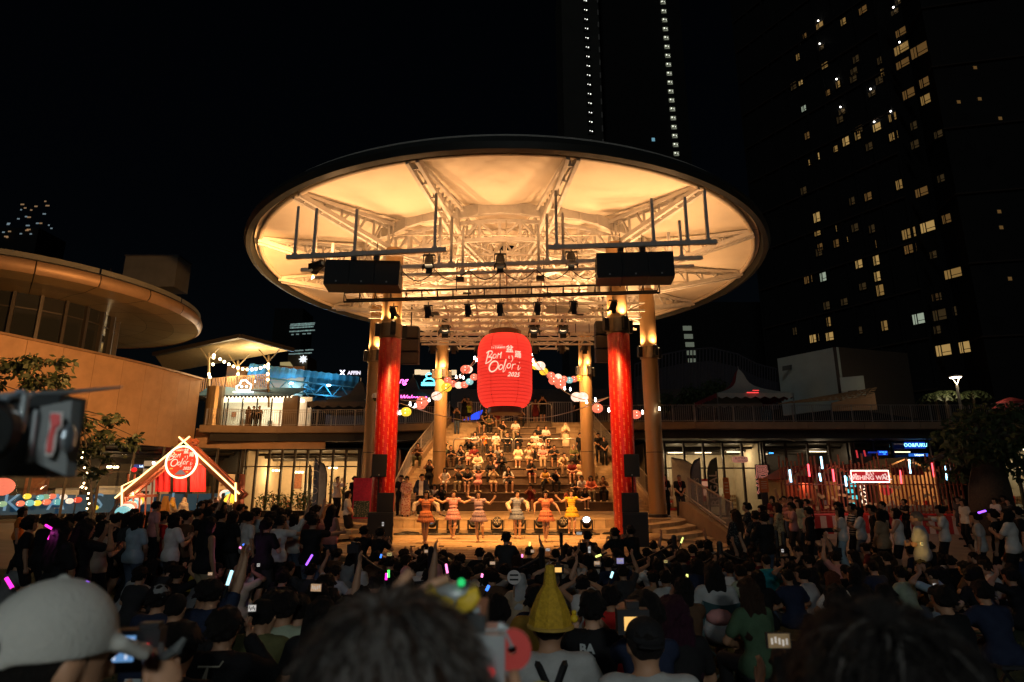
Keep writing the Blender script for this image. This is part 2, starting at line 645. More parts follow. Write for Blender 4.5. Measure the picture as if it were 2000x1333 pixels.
# flank walls with railings
def bar_railing(name,label,pts,h,group=None,gap=0.115,post_every=1.3,top=True,bar=0.02,lower=0.08,mid=None,mt=None,post_h=0.0):
 """railing along a polyline of base points: posts are parts, the thin bars are joined"""
 mt=mt or M_bar
 t=thing(name,label,'railing',pts[0],group=group)
 o=Vector(pts[0])
 bars=MB()
 rails=MB()
 for i in range(len(pts)-1):
  a,b=Vector(pts[i])-o,Vector(pts[i+1])-o
  L=(b-a).length
  nb=max(1,int(L/gap))
  for k in range(nb):
   p=a+(b-a)*((k+0.5)/nb)
   bars.bar(p+Vector((0,0,lower)),p+Vector((0,0,h-0.01)),bar,bar)
  npst=max(1,round(L/post_every))
  for k in range(npst+1):
   if k==npst and i<len(pts)-2:continue
   p=a+(b-a)*(k/npst)
   MB().box((p.x,p.y,p.z+(h+post_h)/2),(0.05,0.06,h+post_h)).build('post',mt,t)
  if top:
   rails.bar(a+Vector((0,0,h)),b+Vector((0,0,h)),0.05,0.035)
  rails.bar(a+Vector((0,0,lower)),b+Vector((0,0,lower)),0.04,0.03)
  if mid:
   rails.bar(a+Vector((0,-0.05,mid)),b+Vector((0,-0.05,mid)),0.03,0.02)
 rails.build('rail',mt,t)
 tag(bars.build('railing_bars',mt,t),kind='stuff')
 return t
def ramp_wall(label,top_pts,thick,zb=0.0):
 mb=MB()
 n=len(top_pts)
 vs=[]
 for(x,y,z)in top_pts:
  vs+=[(x-thick/2,y,zb),(x+thick/2,y,zb),(x+thick/2,y,z),(x-thick/2,y,z)]
 fs=[(0,1,2,3)]
 for i in range(n-1):
  a,b=4*i,4*i+4
  for k in range(4):
   fs.append((a+k,b+k,b+(k+1)%4,a+(k+1)%4))
 fs.append((4*n-1,4*n-2,4*n-3,4*n-4))
 mb.add(vs,fs)
 return tag(mb.build('flank_wall',M_conc),label,'wall')
wr=[(6.95,25.6,ZP+0.62),(6.95,24.3,ZP+0.62),(6.95,19.6,0.62)]
ramp_wall('tan concrete flank wall sloping down beside the round steps, right of the stage',wr,0.32)
bar_railing('stair_railing','sloping bar railing with a pale handrail on the flank wall right of the stage',[(6.95,24.3,ZP+0.62),(6.95,19.6,0.62)],0.95,gap=0.12,bar=0.018)
tag(MB().tube([(6.72,24.2,ZP+0.95),(6.72,19.6,0.95)],0.025,8).build('hand_rail',M_rail),'bright steel handrail on the inner side of the right flank wall','railing')
wl=[(-7.35,25.6,ZP+0.55),(-7.35,24.3,ZP+0.55),(-7.35,19.8,0.5)]
ramp_wall('tan flank wall sloping down beside the left round steps, behind the black speaker box',wl,0.3)
def stair_flank(side,label,rlabel):
 pts=[]
 for i in range(0,37,4):
  y=Y0T+RUN/3*i
  pts.append((stair_x(y,side)+side*0.16,y,ZP+RISE/3*i+0.42))
 ramp_wall(label,pts,0.3)
 bar_railing('stair_railing',rlabel,[Vector(p)for p in pts[::3]],1.0,gap=0.13,bar=0.018,post_every=1.6)
stair_flank(-1,'tan side wall rising along the left stone stairs','sloping steel bar railing above the left stone stairs')
stair_flank(1,'tan side wall rising along the right stone stairs','sloping steel bar railing above the right stone stairs')
# terrace on the upper level
def terrace(name,poly,z1=ZT,t=0.5):
 mb=MB().prism(poly,z1-t,z1)
 return tag(mb.build(name,M_conc),kind='structure')
YS=40.1
terrace('terrace_deck',[(-4.5,YT-0.75+0.9),(4.8,YT-0.75+0.9),(4.8,60),(-4.5,60)])
TLx=[(-21.5,41.5),(-16.5,42.3),(-11.0,42.0),(-4.5,YS-0.2),(-4.5,60),(-26,60)]
terrace('terrace_deck',TLx)
TRx=[(4.8,YS-0.4),(12,39.4),(34,39.4),(44,37.5),(60,37),(60,62),(4.8,62)]
terrace('terrace_deck',TRx)
def fascia(pts,z0,z1,label,mt):
 for i in range(len(pts)-1):
  a,b=Vector(pts[i]),Vector(pts[i+1])
  L=(b-a).length
  n=max(1,int(L/3.2))
  ang=math.atan2(b.y-a.y,b.x-a.x)
  for k in range(n):
   p=a+(b-a)*((k+0.5)/n)
   yield(p.x,p.y-0.05,(z0+z1)/2),(L/n-0.03,0.06,z1-z0),ang
fo=thing('deck_fascia','tan fascia panels along the left terrace edge','fascia',(0,0,0))
for c,d,a in fascia([(-21.5,41.5),(-16.5,42.3),(-11,42.0),(-4.6,YS-0.2)],ZT-0.45,ZT-0.02,'',0):
 MB().box(c,d,a).build('fascia_panel',M_conc,fo)
fo=thing('deck_fascia','tan fascia panels along the right terrace edge','fascia',(0,0,0))
for c,d,a in fascia([(4.9,YS-0.4),(12,39.4),(34,39.4),(44,37.5),(60,37)],ZT-0.45,ZT-0.02,'',0):
 MB().box(c,d,a).build('fascia_panel',M_conc,fo)
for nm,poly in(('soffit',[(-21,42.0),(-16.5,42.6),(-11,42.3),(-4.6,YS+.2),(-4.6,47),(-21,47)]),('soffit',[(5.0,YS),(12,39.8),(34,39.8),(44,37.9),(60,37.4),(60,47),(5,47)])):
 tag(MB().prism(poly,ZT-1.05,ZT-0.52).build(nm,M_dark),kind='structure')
 x0,x1=poly[0][0],poly[3][0]
 for k in range(7):
  x=-19+k*2.1 if x0<0 else 7+k*5.6
  y=42.8 if x0<0 else 40.2
  tag(MB().bar((x,y,ZT-1.07),(x+1.6,y+2.2,ZT-1.07),0.07,0.03).build('ceiling_strip',M_bar),'thin metal strip on the dark soffit under the '+('left' if x0<0 else 'right')+' terrace','ceiling strip','metal strips on the soffit under the '+('left' if x0<0 else 'right')+' terrace')
bar_railing('terrace_railing','long bar railing on the left terrace edge above the shops',[(-21.2,41.6,ZT),(-16.4,42.4,ZT),(-11,42.1,ZT),(-4.7,YS,ZT)],1.12,gap=0.14,mid=0.95)
bar_railing('terrace_railing','long bar railing on the right terrace edge',[(5.0,YS-0.3,ZT),(12,39.5,ZT),(31.5,39.5,ZT)],1.12,gap=0.135)
bar_railing('terrace_railing','taller spaced bar railing at the far right end of the terrace',[(31.7,39.5,ZT),(44,37.6,ZT),(58,37.1,ZT)],1.2,gap=0.21,bar=0.03)
bar_railing('terrace_railing','bar fence across the top of the seating behind the red lantern',[(-4.0,44.0,ZT),(4.4,44.0,ZT)],1.9,gap=0.16,bar=0.03)
# the round canopy
M_memb=mat('membrane',(0.72,0.64,0.52),0.85,var=0.05,scale=1.2)
M_steel=mat('painted_steel',(0.64,0.60,0.54),0.5,var=0.1,scale=5)
M_rimd=mat('rim_cladding',(0.04,0.043,0.04),0.5,metal=0.3,var=0.15,scale=1.5)
M_rimi=mat('rim_tube',(0.5,0.43,0.34),0.6,var=0.1)
M_col=mat('bronze_column',(0.42,0.27,0.13),0.42,metal=0.55,var=0.1,scale=2.5,stretch=(1,1,.15))
M_collar=mat('column_collar',(0.36,0.27,0.16),0.35,metal=0.7,var=0.1)
M_red=mat('red_wrap',(0.56,0.010,0.008),0.36,var=0.1,scale=3,spec=0.55)
M_redline=mat('red_wrap_line',(0.85,0.17,0.09),0.45,var=0.05)
RIMR,RIMZ=11.05,11.5
CAN=thing('canopy','large round cream membrane canopy with steel trusses over the stage','canopy',(CX,CYC,0))
prof=[(RIMR-0.02,RIMZ-0.1),(RIMR+0.16,RIMZ-0.06),(RIMR+0.26,RIMZ+0.12),(RIMR+0.2,RIMZ+0.3),(RIMR+0.02,RIMZ+0.42),(RIMR-0.3,RIMZ+0.44),(RIMR-0.1,RIMZ+0.3),(RIMR-0.02,RIMZ-0.1)]
MB().lathe(prof,144,cap=False).build('rim',M_rimd,CAN,smooth=False)
MB().tube([((RIMR-0.02)*math.cos(t),(RIMR-0.02)*math.sin(t),RIMZ+0.47)for t in np.linspace(0,2*PI,145)[:-1]],0.03,6,closed=True).build('rim_rail',M_steel,CAN)
MB().tube([((RIMR-0.36)*math.cos(t),(RIMR-0.36)*math.sin(t),RIMZ+0.1)for t in np.linspace(0,2*PI,121)[:-1]],0.09,8,closed=True).build('rim_tube',M_rimi,CAN,smooth=True)
NR=14
RA=[R(-92.1+(k+0.5)*360/NR)for k in range(NR)]
def mz(r,f=0.0):
 """membrane height; f in -1..1 across a bay"""
 t=(RIMR-r)/RIMR
 return RIMZ+0.16+1.25*t-0.34*(1-f*f)*math.sin(PI*min(1,t*1.15))*0.8
for k in range(NR):
 a0,a1=RA[k],RA[k]+2*PI/NR
 mb=MB()
 nr,na=10,8
 vs=[]
 for i in range(nr+1):
  r=0.7+(RIMR-0.14-0.7)*i/nr
  for j in range(na+1):
   f=-1+2*j/na
   a=a0+(a1-a0)*(0.004+0.992*j/na)
   vs.append((r*math.cos(a),r*math.sin(a),mz(r,f)))
 mb.add(vs,[(i*(na+1)+j,i*(na+1)+j+1,(i+1)*(na+1)+j+1,(i+1)*(na+1)+j)for i in range(nr)for j in range(na)])
 o=mb.build('membrane_panel',M_memb,CAN,smooth=True)
def P(r,a,z):return Vector((r*math.cos(a),r*math.sin(a),z))
RG=6.55
for a in RA:
 mb=MB()
 tn=Vector((-math.sin(a),math.cos(a),0))
 A=P(RIMR-0.3,a,RIMZ+0.02)
 B=P(RG,a,10.72)
 Ct,Dt=P(RIMR-0.35,a,RIMZ+0.1),P(RG,a,mz(RG)-0.1)
 for s_ in(-1,1):
  o_=tn*0.16*s_
  mb.bar(A+o_,B+o_,0.11,0.17)
  mb.bar(Ct+o_,Dt+o_,0.08,0.12)
 n_=6
 for i in range(n_):
  t0,t1=(i+0.5)/n_,(i+1)/n_
  mb.bar(A.lerp(B,t0),Ct.lerp(Dt,t0),0.08)
  mb.bar(A.lerp(B,t0),Ct.lerp(Dt,t1),0.07)
  mb.bar(A.lerp(B,t0)-tn*.16,A.lerp(B,t0)+tn*.16,0.05)
 mb.build('rib_truss',M_steel,CAN)
 mb=MB()
 q=[P(RG,a,10.72),P(1.2,a,10.95)]
 u=[P(RG,a,mz(RG)-0.1),P(1.2,a,12.35)]
 for s_ in(-1,1):
  mb.bar(q[0]+tn*.11*s_,q[1]+tn*.11*s_,0.09,0.13)
 mb.bar(u[0],u[1],0.1)
 n_=7
 for i in range(n_):
  t0,t1=i/n_,(i+1)/n_
  mb.bar(q[0].lerp(q[1],t1),u[0].lerp(u[1],t1),0.09)
  mb.bar(q[0].lerp(q[1],t0),u[0].lerp(u[1],t1),0.07)
 mb.build('inner_truss',M_steel,CAN)
 if True:
  mb=MB()
  mb.bar(P(4.4,a,10.75),P(4.4,a,9.35),0.07)
  mb.bar(P(2.6,a,10.8),P(2.6,a,9.35),0.07)
  mb.bar(P(4.4,a,9.35),P(2.6,a,10.2),0.05)
  mb.bar(P(4.4,a,9.35),P(6.3,a,10.4),0.05)
  mb.build('hanger',M_steel,CAN)
for(r,z0,z1,nm)in((RG,10.66,11.35,'ring_truss'),(3.4,10.85,11.9,'ring_truss'),(1.2,10.95,12.3,'ring_truss')):
 n_=56 if r>5 else 28
 mb=MB()
 p0=[P(r,RA[0]+2*PI*k/n_,z0)for k in range(n_)]
 p1=[P(r,RA[0]+2*PI*k/n_,z1)for k in range(n_)]
 for k in range(n_):
  j=(k+1)%n_
  mb.bar(p0[k],p0[j],0.11,0.14)
  mb.bar(p1[k],p1[j],0.1,0.12)
  mb.bar(p0[k],p1[k],0.1)
  mb.bar(p1[k],p0[j],0.08)if k%2 else mb.bar(p0[k],p1[j],0.08)
 mb.build(nm,M_steel,CAN)
for k in range(NR):
 mb=MB()
 for q in range(4):
  a0=RA[k]+2*PI/NR*q/4
  a1=RA[k]+2*PI/NR*(q+0.985)/4
  za=11.5+0.1*math.sin(PI*q/4);zb=11.5+0.1*math.sin(PI*(q+1)/4)
  mb.add([P(RG+.18,a0,za),P(RG+.18,a1,zb),P(RG+.18,a1,zb+.42),P(RG+.18,a0,za+.42),P(RG+.02,a0,za),P(RG+.02,a1,zb),P(RG+.02,a1,zb+.42),P(RG+.02,a0,za+.42)],[(0,1,2,3),(7,6,5,4),(0,4,5,1),(1,5,6,2),(2,6,7,3),(3,7,4,0)])
  mb.bar(P(RG+.2,a0,za),P(RG+.2,a0,za+.42),0.05)
 mb.build('ring_girder',M_steel,CAN)
mb=MB()
for k in range(NR):
 a,b=RA[k],RA[(k+1)%NR]
 mb.bar(P(RG,a,10.75),P(3.4,b,10.95),0.06)
 mb.bar(P(RG,b,10.75),P(3.4,a,10.95),0.06)
 mb.bar(P(4.9,a,10.8),P(4.9,b,10.8),0.07)
 mb.bar(P(4.9,a,11.8),P(4.9,b,11.8),0.07)
 mb.bar(P(4.9,a,10.8),P(4.9,(a+RA[(k+1)%NR]+(2*PI if k==NR-1 else 0))/2,11.8),0.05)
mb.build('bracing',M_steel,CAN)
mb=MB()
for i in range(-5,6):
 y=i*1.05
 w=math.sqrt(max(0,6.2**2-y*y))
 z=9.3
 mb.bar((-w,y,z),(w,y,z),0.07,0.09)
 mb.bar((-w,y,z+.35),(w,y,z+.35),0.05)
 q=int(w*2/0.7)
 for k in range(q):
  x0=-w+2*w*k/q;x1=-w+2*w*(k+1)/q
  mb.bar((x0,y,z),(x1,y,z+.35),0.035)if k%2 else mb.bar((x0,y,z+.35),(x1,y,z),0.035)
for i in range(-4,5):
 x=i*1.3
 w=math.sqrt(max(0,6.2**2-x*x))
 mb.bar((x,-w,9.42),(x,w,9.42),0.06)
mb.build('lower_grid',M_steel,CAN)
mb=MB()
for y,z in((-7.6,10.35),(-6.9,9.9),(-4.5,9.75)):
 w=math.sqrt(8.6**2-y*y)*.95
 mb.tube([(-w,y,z),(w,y,z)],0.022,6)
 for k in range(5):
  x=-w+2*w*k/4
  mb.tube([(x,y,z),(x,y,z+.55)],0.018,6)
mb.build('sprinkler_pipe',M_rimi,CAN)
# columns
def hemp_leaf(r,z0,z1,n=16):
 """star-pattern line print on a cylinder"""
 mb=MB()
 W_=2*PI*r
 cell=W_/n
 h=cell*math.sqrt(3)/2
 segs=[]
 rows=int((z1-z0)/(2*h))+1
 def seg(a,b):
  segs.append((a,b))
 for j in range(rows*2+2):
  for i in range(n):
   ox=(j%2)*cell/2
   A=(i*cell+ox,j*h)
   B=((i+1)*cell+ox,j*h)
   Cc=(i*cell+ox+cell/2,(j+1)*h)
   D=(i*cell+ox+cell/2,(j-1)*h)
   for tri in((A,B,Cc),(A,B,D)):
    g0=(sum(p[0]for p in tri)/3,sum(p[1]for p in tri)/3)
    for p in tri:seg(p,g0)
   seg(A,B);seg(A,Cc);seg(B,Cc)
 wd=0.017
 for(a,b)in segs:
  if not(0<=a[1]<=z1-z0 and 0<=b[1]<=z1-z0):continue
  dx,dy=b[0]-a[0],b[1]-a[1]
  L=math.hypot(dx,dy)
  nx,ny=-dy/L*wd/2,dx/L*wd/2
  vs=[]
  for(p,s)in((a,1),(b,1),(b,-1),(a,-1)):
   u,v=p[0]+nx*s,p[1]+ny*s
   t=u/r
   vs.append(((r+.004)*math.cos(t),(r+.004)*math.sin(t),z0+v))
  mb.add(vs,[(0,1,2,3)])
 return mb
LAMP_POS=[]
hemp_me=None
def column(loc,zc,ztop,z0,wrap,label,r=0.35):
 t=thing('column',label,'column',(loc[0],loc[1],z0),group='columns carrying the canopy')
 zc-=z0;ztop-=z0
 jl=[0.02]
 MB().lathe([(r,0),(r,zc-0.25)],40,cap=False).build('shaft',M_col,t,smooth=True)
 MB().lathe([(r,zc+0.25),(r,ztop-0.55),(r*.93,ztop-.5),(r*.93,ztop)],40,cap=False).build('upper_shaft',M_col,t,smooth=True)
 MB().lathe([(r+.004,2.6),(r+.004,2.63)],40,cap=False).build('joint_ring',M_mull,t)
 MB().lathe([(r+.05,-0.0),(r+.05,0.1),(r+.01,0.14)],40).build('base_ring',M_mull,t)
 nseg=6
 for k in range(nseg):
  a0=2*PI*k/nseg
  mb=MB()
  mb.lathe([(r+.015,zc-.27),(r+.05,zc-.25),(r+.05,zc+.24),(r+.015,zc+.27)],6,cap=False,a0=a0+.02,a1=a0+2*PI/nseg-.02)
  mb.build('collar_plate',M_collar,t,smooth=False)
 for k in range(4):
  a=-PI/2+k*PI/2+0.35
  mb=MB().box((0,0,0),(0.17,0.16,0.46),M=Matrix.Translation(((r+.13)*math.cos(a),(r+.13)*math.sin(a),zc+.02))@Matrix.Rotation(a,4,'Z'))
  f=mb.build('uplight_box',M_black,t)
  MB().lathe([(0.055,0),(0.055,0.01)],10,((r+.13)*math.cos(a),(r+.13)*math.sin(a),zc+.255)).build('lens',em('uplight_lens',(1,.7,.35),6),f)
  LAMP_POS.append((Vector((loc[0]+(r+.16)*math.cos(a),loc[1]+(r+.16)*math.sin(a),z0+zc+.32)),Vector((loc[0]+(r+.13)*math.cos(a),loc[1]+(r+.13)*math.sin(a),z0+ztop+3)),a))
 if wrap:
  MB().lathe([(r+.012,0.06),(r+.034,0.1),(r+.034,zc-.32),(r+.012,zc-.3)],48,cap=False).build('red_wrap',M_red,t,smooth=True)
  tag(hemp_leaf(r+.034,0.12,zc-.34,8).build('hemp_leaf_print',M_redline,t),kind='stuff')
 return t
pcol=[((-4.36,20.9),648,True,'left red wrapped column at the front of the stage'),((3.72,20.35),638,True,'right red wrapped column at the front of the stage'),((-5.98,25.9),698,False,'bronze column behind and left of the left red column'),((6.0,25.6),690,False,'bronze column behind and right of the right red column'),((-3.95,33.1),733,False,'bronze column standing by the upper left stairs'),((4.1,33.0),727,False,'bronze column standing by the upper right stairs')]
for(x,y),pyc,wrap,lab in pcol:
 zc=at(1000,pyc,y).z
 z0=ZF if y<24 else(ZP if y<30 else ZP+0.4)
 column((x,y),zc,10.62,z0,wrap,lab)
for i,(p,q,a)in enumerate(LAMP_POS):
 lamp('SPOT',p,380,(1.0,.52,.21),0.06,q,spot=140,blend=0.7,name='column_uplight')
for k in range(6):  # lamps added on the grid to even out the light on the canopy
 a=R(-90+60*k+30)
 q=Vector((CX+3.3*math.cos(a),CYC+3.3*math.sin(a),9.75))
 t=thing('added_uplight','added small flood lamp on the lower grid under the canopy, '+('front right','right','rear right','rear left','left','front left')[k]+' one','lamp',q,group='added flood lamps on the lower grid')
 MB().box((0,0,0),(.34,.34,.14)).build('housing',M_black,t)
 MB().box((0,0,.075),(.28,.28,.01)).build('lens',em('uplight_lens',(1,.7,.35),6),t)
 lamp('SPOT',q+Vector((0,0,.12)),460,(1.0,.52,.22),.45,q+Vector((0,0,5)),spot=168,blend=.5,name='added_grid_light')
# pipes, rig, speakers
def pipe_run(label,a,b,w,hang,gpx=None):
 t=thing('rig_beam',label,'beam',a)
 d=Vector(b)-Vector(a)
 MB().bar((0,0,0),d,w,w*1.2).build('beam',M_steel,t)
 for f,h in hang:
  p=d*f
  MB().bar(p+Vector((0,0,w*.6)),p+Vector((0,0,h)),0.085).build('drop_post',M_steel,t)
  MB().box((p.x,p.y,p.z+.02),(.16,.04,.2)).build('gusset',M_steel,t)
 return t
pipe_run('left upper square steel beam hanging in front of the canopy ribs',at(560,503,17.6),at(871,488,17.2),0.11,[(.05,1.7),(.17,1.6),(.43,1.5),(.93,1.9)])
pipe_run('right upper square steel beam hanging in front of the canopy ribs',at(1071,484,17.2),at(1400,473,16.9),0.11,[(.05,1.9),(.63,1.5),(.83,1.5),(.95,1.7)])
pipe_run('long lower steel beam spanning between the speaker groups',at(588,528,18.6),at(1372,504,18.0),0.10,[(.03,1.2),(.35,1.7),(.38,1.7),(.62,1.7),(.66,1.7),(.95,1.3)])
pipe_run('second lower steel beam just behind the long one',at(610,543,19.0),at(1355,520,18.4),0.08,[(.05,1.2),(.4,1.6),(.6,1.6),(.94,1.2)])
ta,tb=at(672,581,18.9),at(1288,563,18.4)
TR=thing('lighting_truss','long black ladder truss carrying the row of stage lamps','truss',ta)
d=tb-ta
for dz,dy in((0.16,0),(-0.16,0),(0.0,.3)):
 MB().tube([Vector((0,dy,dz)),d+Vector((0,dy,dz))],0.035,8).build('chord',M_black,TR)
for k in range(21):
 p=d*(k/20)
 MB().bar(p+Vector((0,0,-.16)),p+Vector((0,0,.16)),0.03).build('rung',M_black,TR)
 MB().bar(p+Vector((0,0,.16)),p+Vector((0,.3,0)),0.022).build('brace',M_black,TR)
for f in(.12,.36,.5,.64,.88):
 p=d*f
 MB().bar(p+Vector((0,.1,.1)),p+Vector((0,.1,1.2)),0.03).build('hanging_clamp',M_black,TR)
em_par=em('par_lens',(1,.72,.4),2.0)
def par(name,loc,label,target,group='stage lamps hanging from the black truss',size=1.0):
 t=thing(name,label,'stage lamp',loc,group=group)
 dv=(Vector(target)-Vector(loc)).normalized()
 Q=dv.to_track_quat('Z','Y').to_matrix().to_4x4()
 s=size
 mb=MB().lathe([(0.06*s,-.26*s),(.13*s,-.22*s),(.15*s,0),(.155*s,.16*s),(.14*s,.16*s),(.13*s,.05*s)],14,cap=False)
 mb.xf(Q).build('lamp_body',M_blackp,t,smooth=False)
 MB().lathe([(0.001,.06*s),(.13*s,.06*s)],12,cap=False).xf(Q).build('lens',em_par,t)
 mb=MB()
 for sx in(-1,1):
  mb.bar((sx*.18*s,0,0),(sx*.18*s,0,.26*s),.025*s,.05*s)
 mb.bar((-.18*s,0,.26*s),(.18*s,0,.26*s),.03*s,.05*s)
 mb.bar((0,0,.26*s),(0,0,.42*s),.04*s)
 mb.build('yoke',M_black,t)
 mb=MB()
 for k in range(4):
  a=k*PI/2
  mb.box((0,0,0),(.2*s,.008,.16*s),M=Q@Matrix.Rotation(a,4,'Z')@Matrix.Translation((0,.165*s,.2*s))@Matrix.Rotation(R(-20),4,'X'))
 mb.build('barn_door',M_black,t)
 return t
ORD=['leftmost','second from the left','third from the left','middle','fifth from the left','sixth from the left','rightmost']
for k,px in enumerate((772,840,918,980,1053,1122,1198)):
 f=(px-672)/(1288-672)
 p=ta+d*f+Vector((0,0.0,-.56))
 tgt=(p.x*.55,22.5,ZF+.5)
 par('par_lamp',p,'black stage lamp on the black truss, '+ORD[k]+' of seven',tgt,size=.74)
 dv=(Vector(tgt)-p).normalized()
 lamp('SPOT',p+dv*.25,1150,(1.0,0.43,0.11),0.12,tgt,spot=74,blend=0.8,name='stage_spot')
for k,(px,py,lab)in enumerate(((838,514,'black floodlight clamped to the lower beam left of the middle'),(977,512,'black floodlight clamped to the middle of the lower beam'),(1116,508,'black floodlight clamped to the lower beam right of the middle'),(622,519,'black floodlight at the left end of the lower beam'))):
 p=at(px,py,18.35)
 par('floodlight',p,lab,(p+Vector((0,-1,-2)))if px>700 else Vector((-25,36,7.5)),group='floodlights on the lower beam',size=1.05)
for px in(622,838,977,1116,1330):
 q=at(px,512,18.3)
 lamp('SPOT',q+Vector((0,.1,.3)),175,(1.0,.52,.22),.35,q+Vector((0,1.2,4)),spot=165,blend=.5,name='canopy_fill_light')  # unmodelled lights added at the lower beam, aimed up to brighten the canopy
pl_=at(622,519,18.35)
lamp('SPOT',pl_+(Vector((-25,36,7.5))-pl_).normalized()*.4,36000,(1.0,.47,.15),.1,(-25,36,7.5),spot=80,blend=.9,name='flood_light')
for px,py,lab in((898,546,'small black box lamp hanging left of the middle behind the beams'),(1055,544,'small black box lamp hanging right of the middle behind the beams')):
 p=at(px,py,20.0)
 t=thing('box_lamp',lab,'stage lamp',p,group='small black box lamps under the canopy')
 MB().box((0,0,0),(.28,.16,.16)).build('lamp_body',M_black,t)
 MB().bar((-.1,0,.1),(-.1,0,.3),.02).build('bracket',M_black,t)
for k,(px,py,Y,lab)in enumerate(((1043,640,27.5,'cream moving lamp hanging right of the red lantern'),(1100,640,27.5,'cream lamp with clear rain cover hanging second right of the red lantern'),(869,640,27.5,'cream lamp with rain cover hanging left of the red lantern'))):
 p=at(px,py,Y)
 t=par('moving_lamp',p,lab,p+Vector((0,-1,-2.2)),group='cream lamps under the canopy',size=1.5)
 MB().lathe([(0.05,0.5),(.26,.42),(.3,.1),(.27,0.0)],12).build('rain_cover',glass('clear_cover',(.9,.85,.75)),t)
rb=thing('rear_lamp_bar','horizontal pipe with lamps behind the red lantern','beam',at(820,668,31.0))
MB().tube([(0,0,0),at(1165,664,31.0)-at(820,668,31.0)],0.03,8).build('pipe',M_rail,rb)
for px in(845,886,934,1046,1097,1142):
 p=at(px,667,31.0)
 par('rear_lamp',p+Vector((0,0,-.28)),'dim stage lamp on the rear pipe at the '+{845:'far left',886:'left',934:'left edge of the red lantern',1046:'right edge of the red lantern',1097:'right',1142:'far right'}[px],p+Vector((0,2.5,-2)),group='stage lamps on the rear pipe',size=1.2)
 lamp('SPOT',p+Vector((0,.3,-.5)),1900,(1.0,.46,.15),.12,(p.x*.9,35.5,2.6),spot=95,blend=.8,name='seat_spot')
M_grille=mat('speaker_grille',(0.014,0.014,0.015),0.6,var=0.2,scale=60)
def speaker(name,c,dims,label,rz=0.0,tilt=0.0,badge=True,group=None,boxes=1):
 t=thing(name,label,'loudspeaker',c,rz,group)
 T=Matrix.Rotation(tilt,4,'X')
 w=dims[0]/boxes
 for k in range(boxes):
  x=-dims[0]/2+w*(k+.5)
  MB().box((x,0,0),(w-.012,dims[1],dims[2]),M=T).build('cabinet',M_blackp,t)
  MB().box((x,-dims[1]/2-.008,0),(w-.05,.016,dims[2]-.04),M=T).build('grille',M_grille,t)
  if badge:
   MB().box((x,-dims[1]/2-.02,-dims[2]/2+.1),(.05,.006,.05),M=T).build('badge',mat('badge_grey',(.3,.3,.3),.4),t)
 return t
zA=at(711,541,17.9)
speaker('speaker_cluster',zA,(at(782,541,17.9).x-at(639,541,17.9).x,.7,.82),'wide black hanging speaker cluster at the upper left of the stage',R(3),R(-4),boxes=3)
zB=at(1238,526,17.5)
speaker('speaker_cluster',zB,(at(1311,541,17.5).x-at(1163,541,17.5).x,.7,.82),'wide black hanging speaker cluster at the upper right of the stage',R(-4),R(-4),boxes=3)
for z,pxs,Y in((zA,(692,736),17.8),(zB,(1212,1255),17.4)):
 for px in pxs:
  p=Vector((at(px,500,Y).x,Y,z.z+.41))
  t=thing('hoist','black chain hoist above the '+('left' if px<1000 else 'right')+' speaker cluster, on its '+('left' if px in(692,1212)else 'right')+' side','hoist',p,group='chain hoists of the speakers')
  MB().box((0,0,.22),(.17,.15,.22)).build('motor',M_black,t)
  MB().tube([(0,0,0),(0,0,.7)],.015,6).build('chain',M_black,t)
for(px,py0,py1,Y,lab,sgn)in((803,640,712,25.0,'brown-black line of hanging speakers right of the left red column',1),(1178,630,708,24.6,'brown-black line of hanging speakers left of the right red column',-1)):
 p=at(px,py0,Y)
 t=thing('line_array',lab,'loudspeaker',p,group='line arrays beside the red columns')
 hh=p.z-at(px,py1,Y).z
 for k in range(3):
  T=Matrix.Translation((0,.05*k,-hh*(k+.5)/3))@Matrix.Rotation(R(4*k),4,'X')
  MB().box((0,0,0),(.72,.55,hh/3-.03),M=T).build('cabinet',M_blackp,t)
  MB().box((0,-.29,0),(.66,.02,hh/3-.09),M=T).build('grille',M_mull,t)
 MB().bar((0,0,0),(0,0,1.6),.05).build('hanging_bar',M_black,t)
M_blind=mat('white_blind',(.72,.68,.6),.6,var=.06)
for(px0,px1,py,Y,lab)in((1065,1148,605,22.5,'bundle of white slats slung under the canopy, right of the middle'),(1146,1245,564,20.2,'grey bundle of slats under the right speaker cluster'),(1110,1166,642,26.0,'lower bundle of white slats beside the right column')):
 a,b=at(px0,py,Y),at(px1,py,Y)
 t=thing('slat_bundle',lab,'blind',a,group='slat bundles under the canopy')
 for k in range(5):
  MB().box(((b.x-a.x)/2+(k%2)*.04,0,(k-2)*.066),(b.x-a.x,.1,.058)).build('slat',M_blind,t)
 for f in(.25,.72):
  MB().box(((b.x-a.x)*f,-.06,0),(.03,.03,.42)).build('strap',M_black,t)
for(x0,x1,py,Y)in((785,980,530,18.3),(980,1180,528,18.1)):
 a,b=at(x0,py,Y),at(x1,py-4,Y)
 pts=[a.lerp(b,t)+Vector((0,0,-.35*math.sin(PI*((t*3)%1))))for t in np.linspace(0,1,25)]
 tag(MB().tube(pts,.018,5).build('power_cable',M_black),'black cable drooping along the lower beam, '+('left' if x0<900 else 'right')+' half','cable')
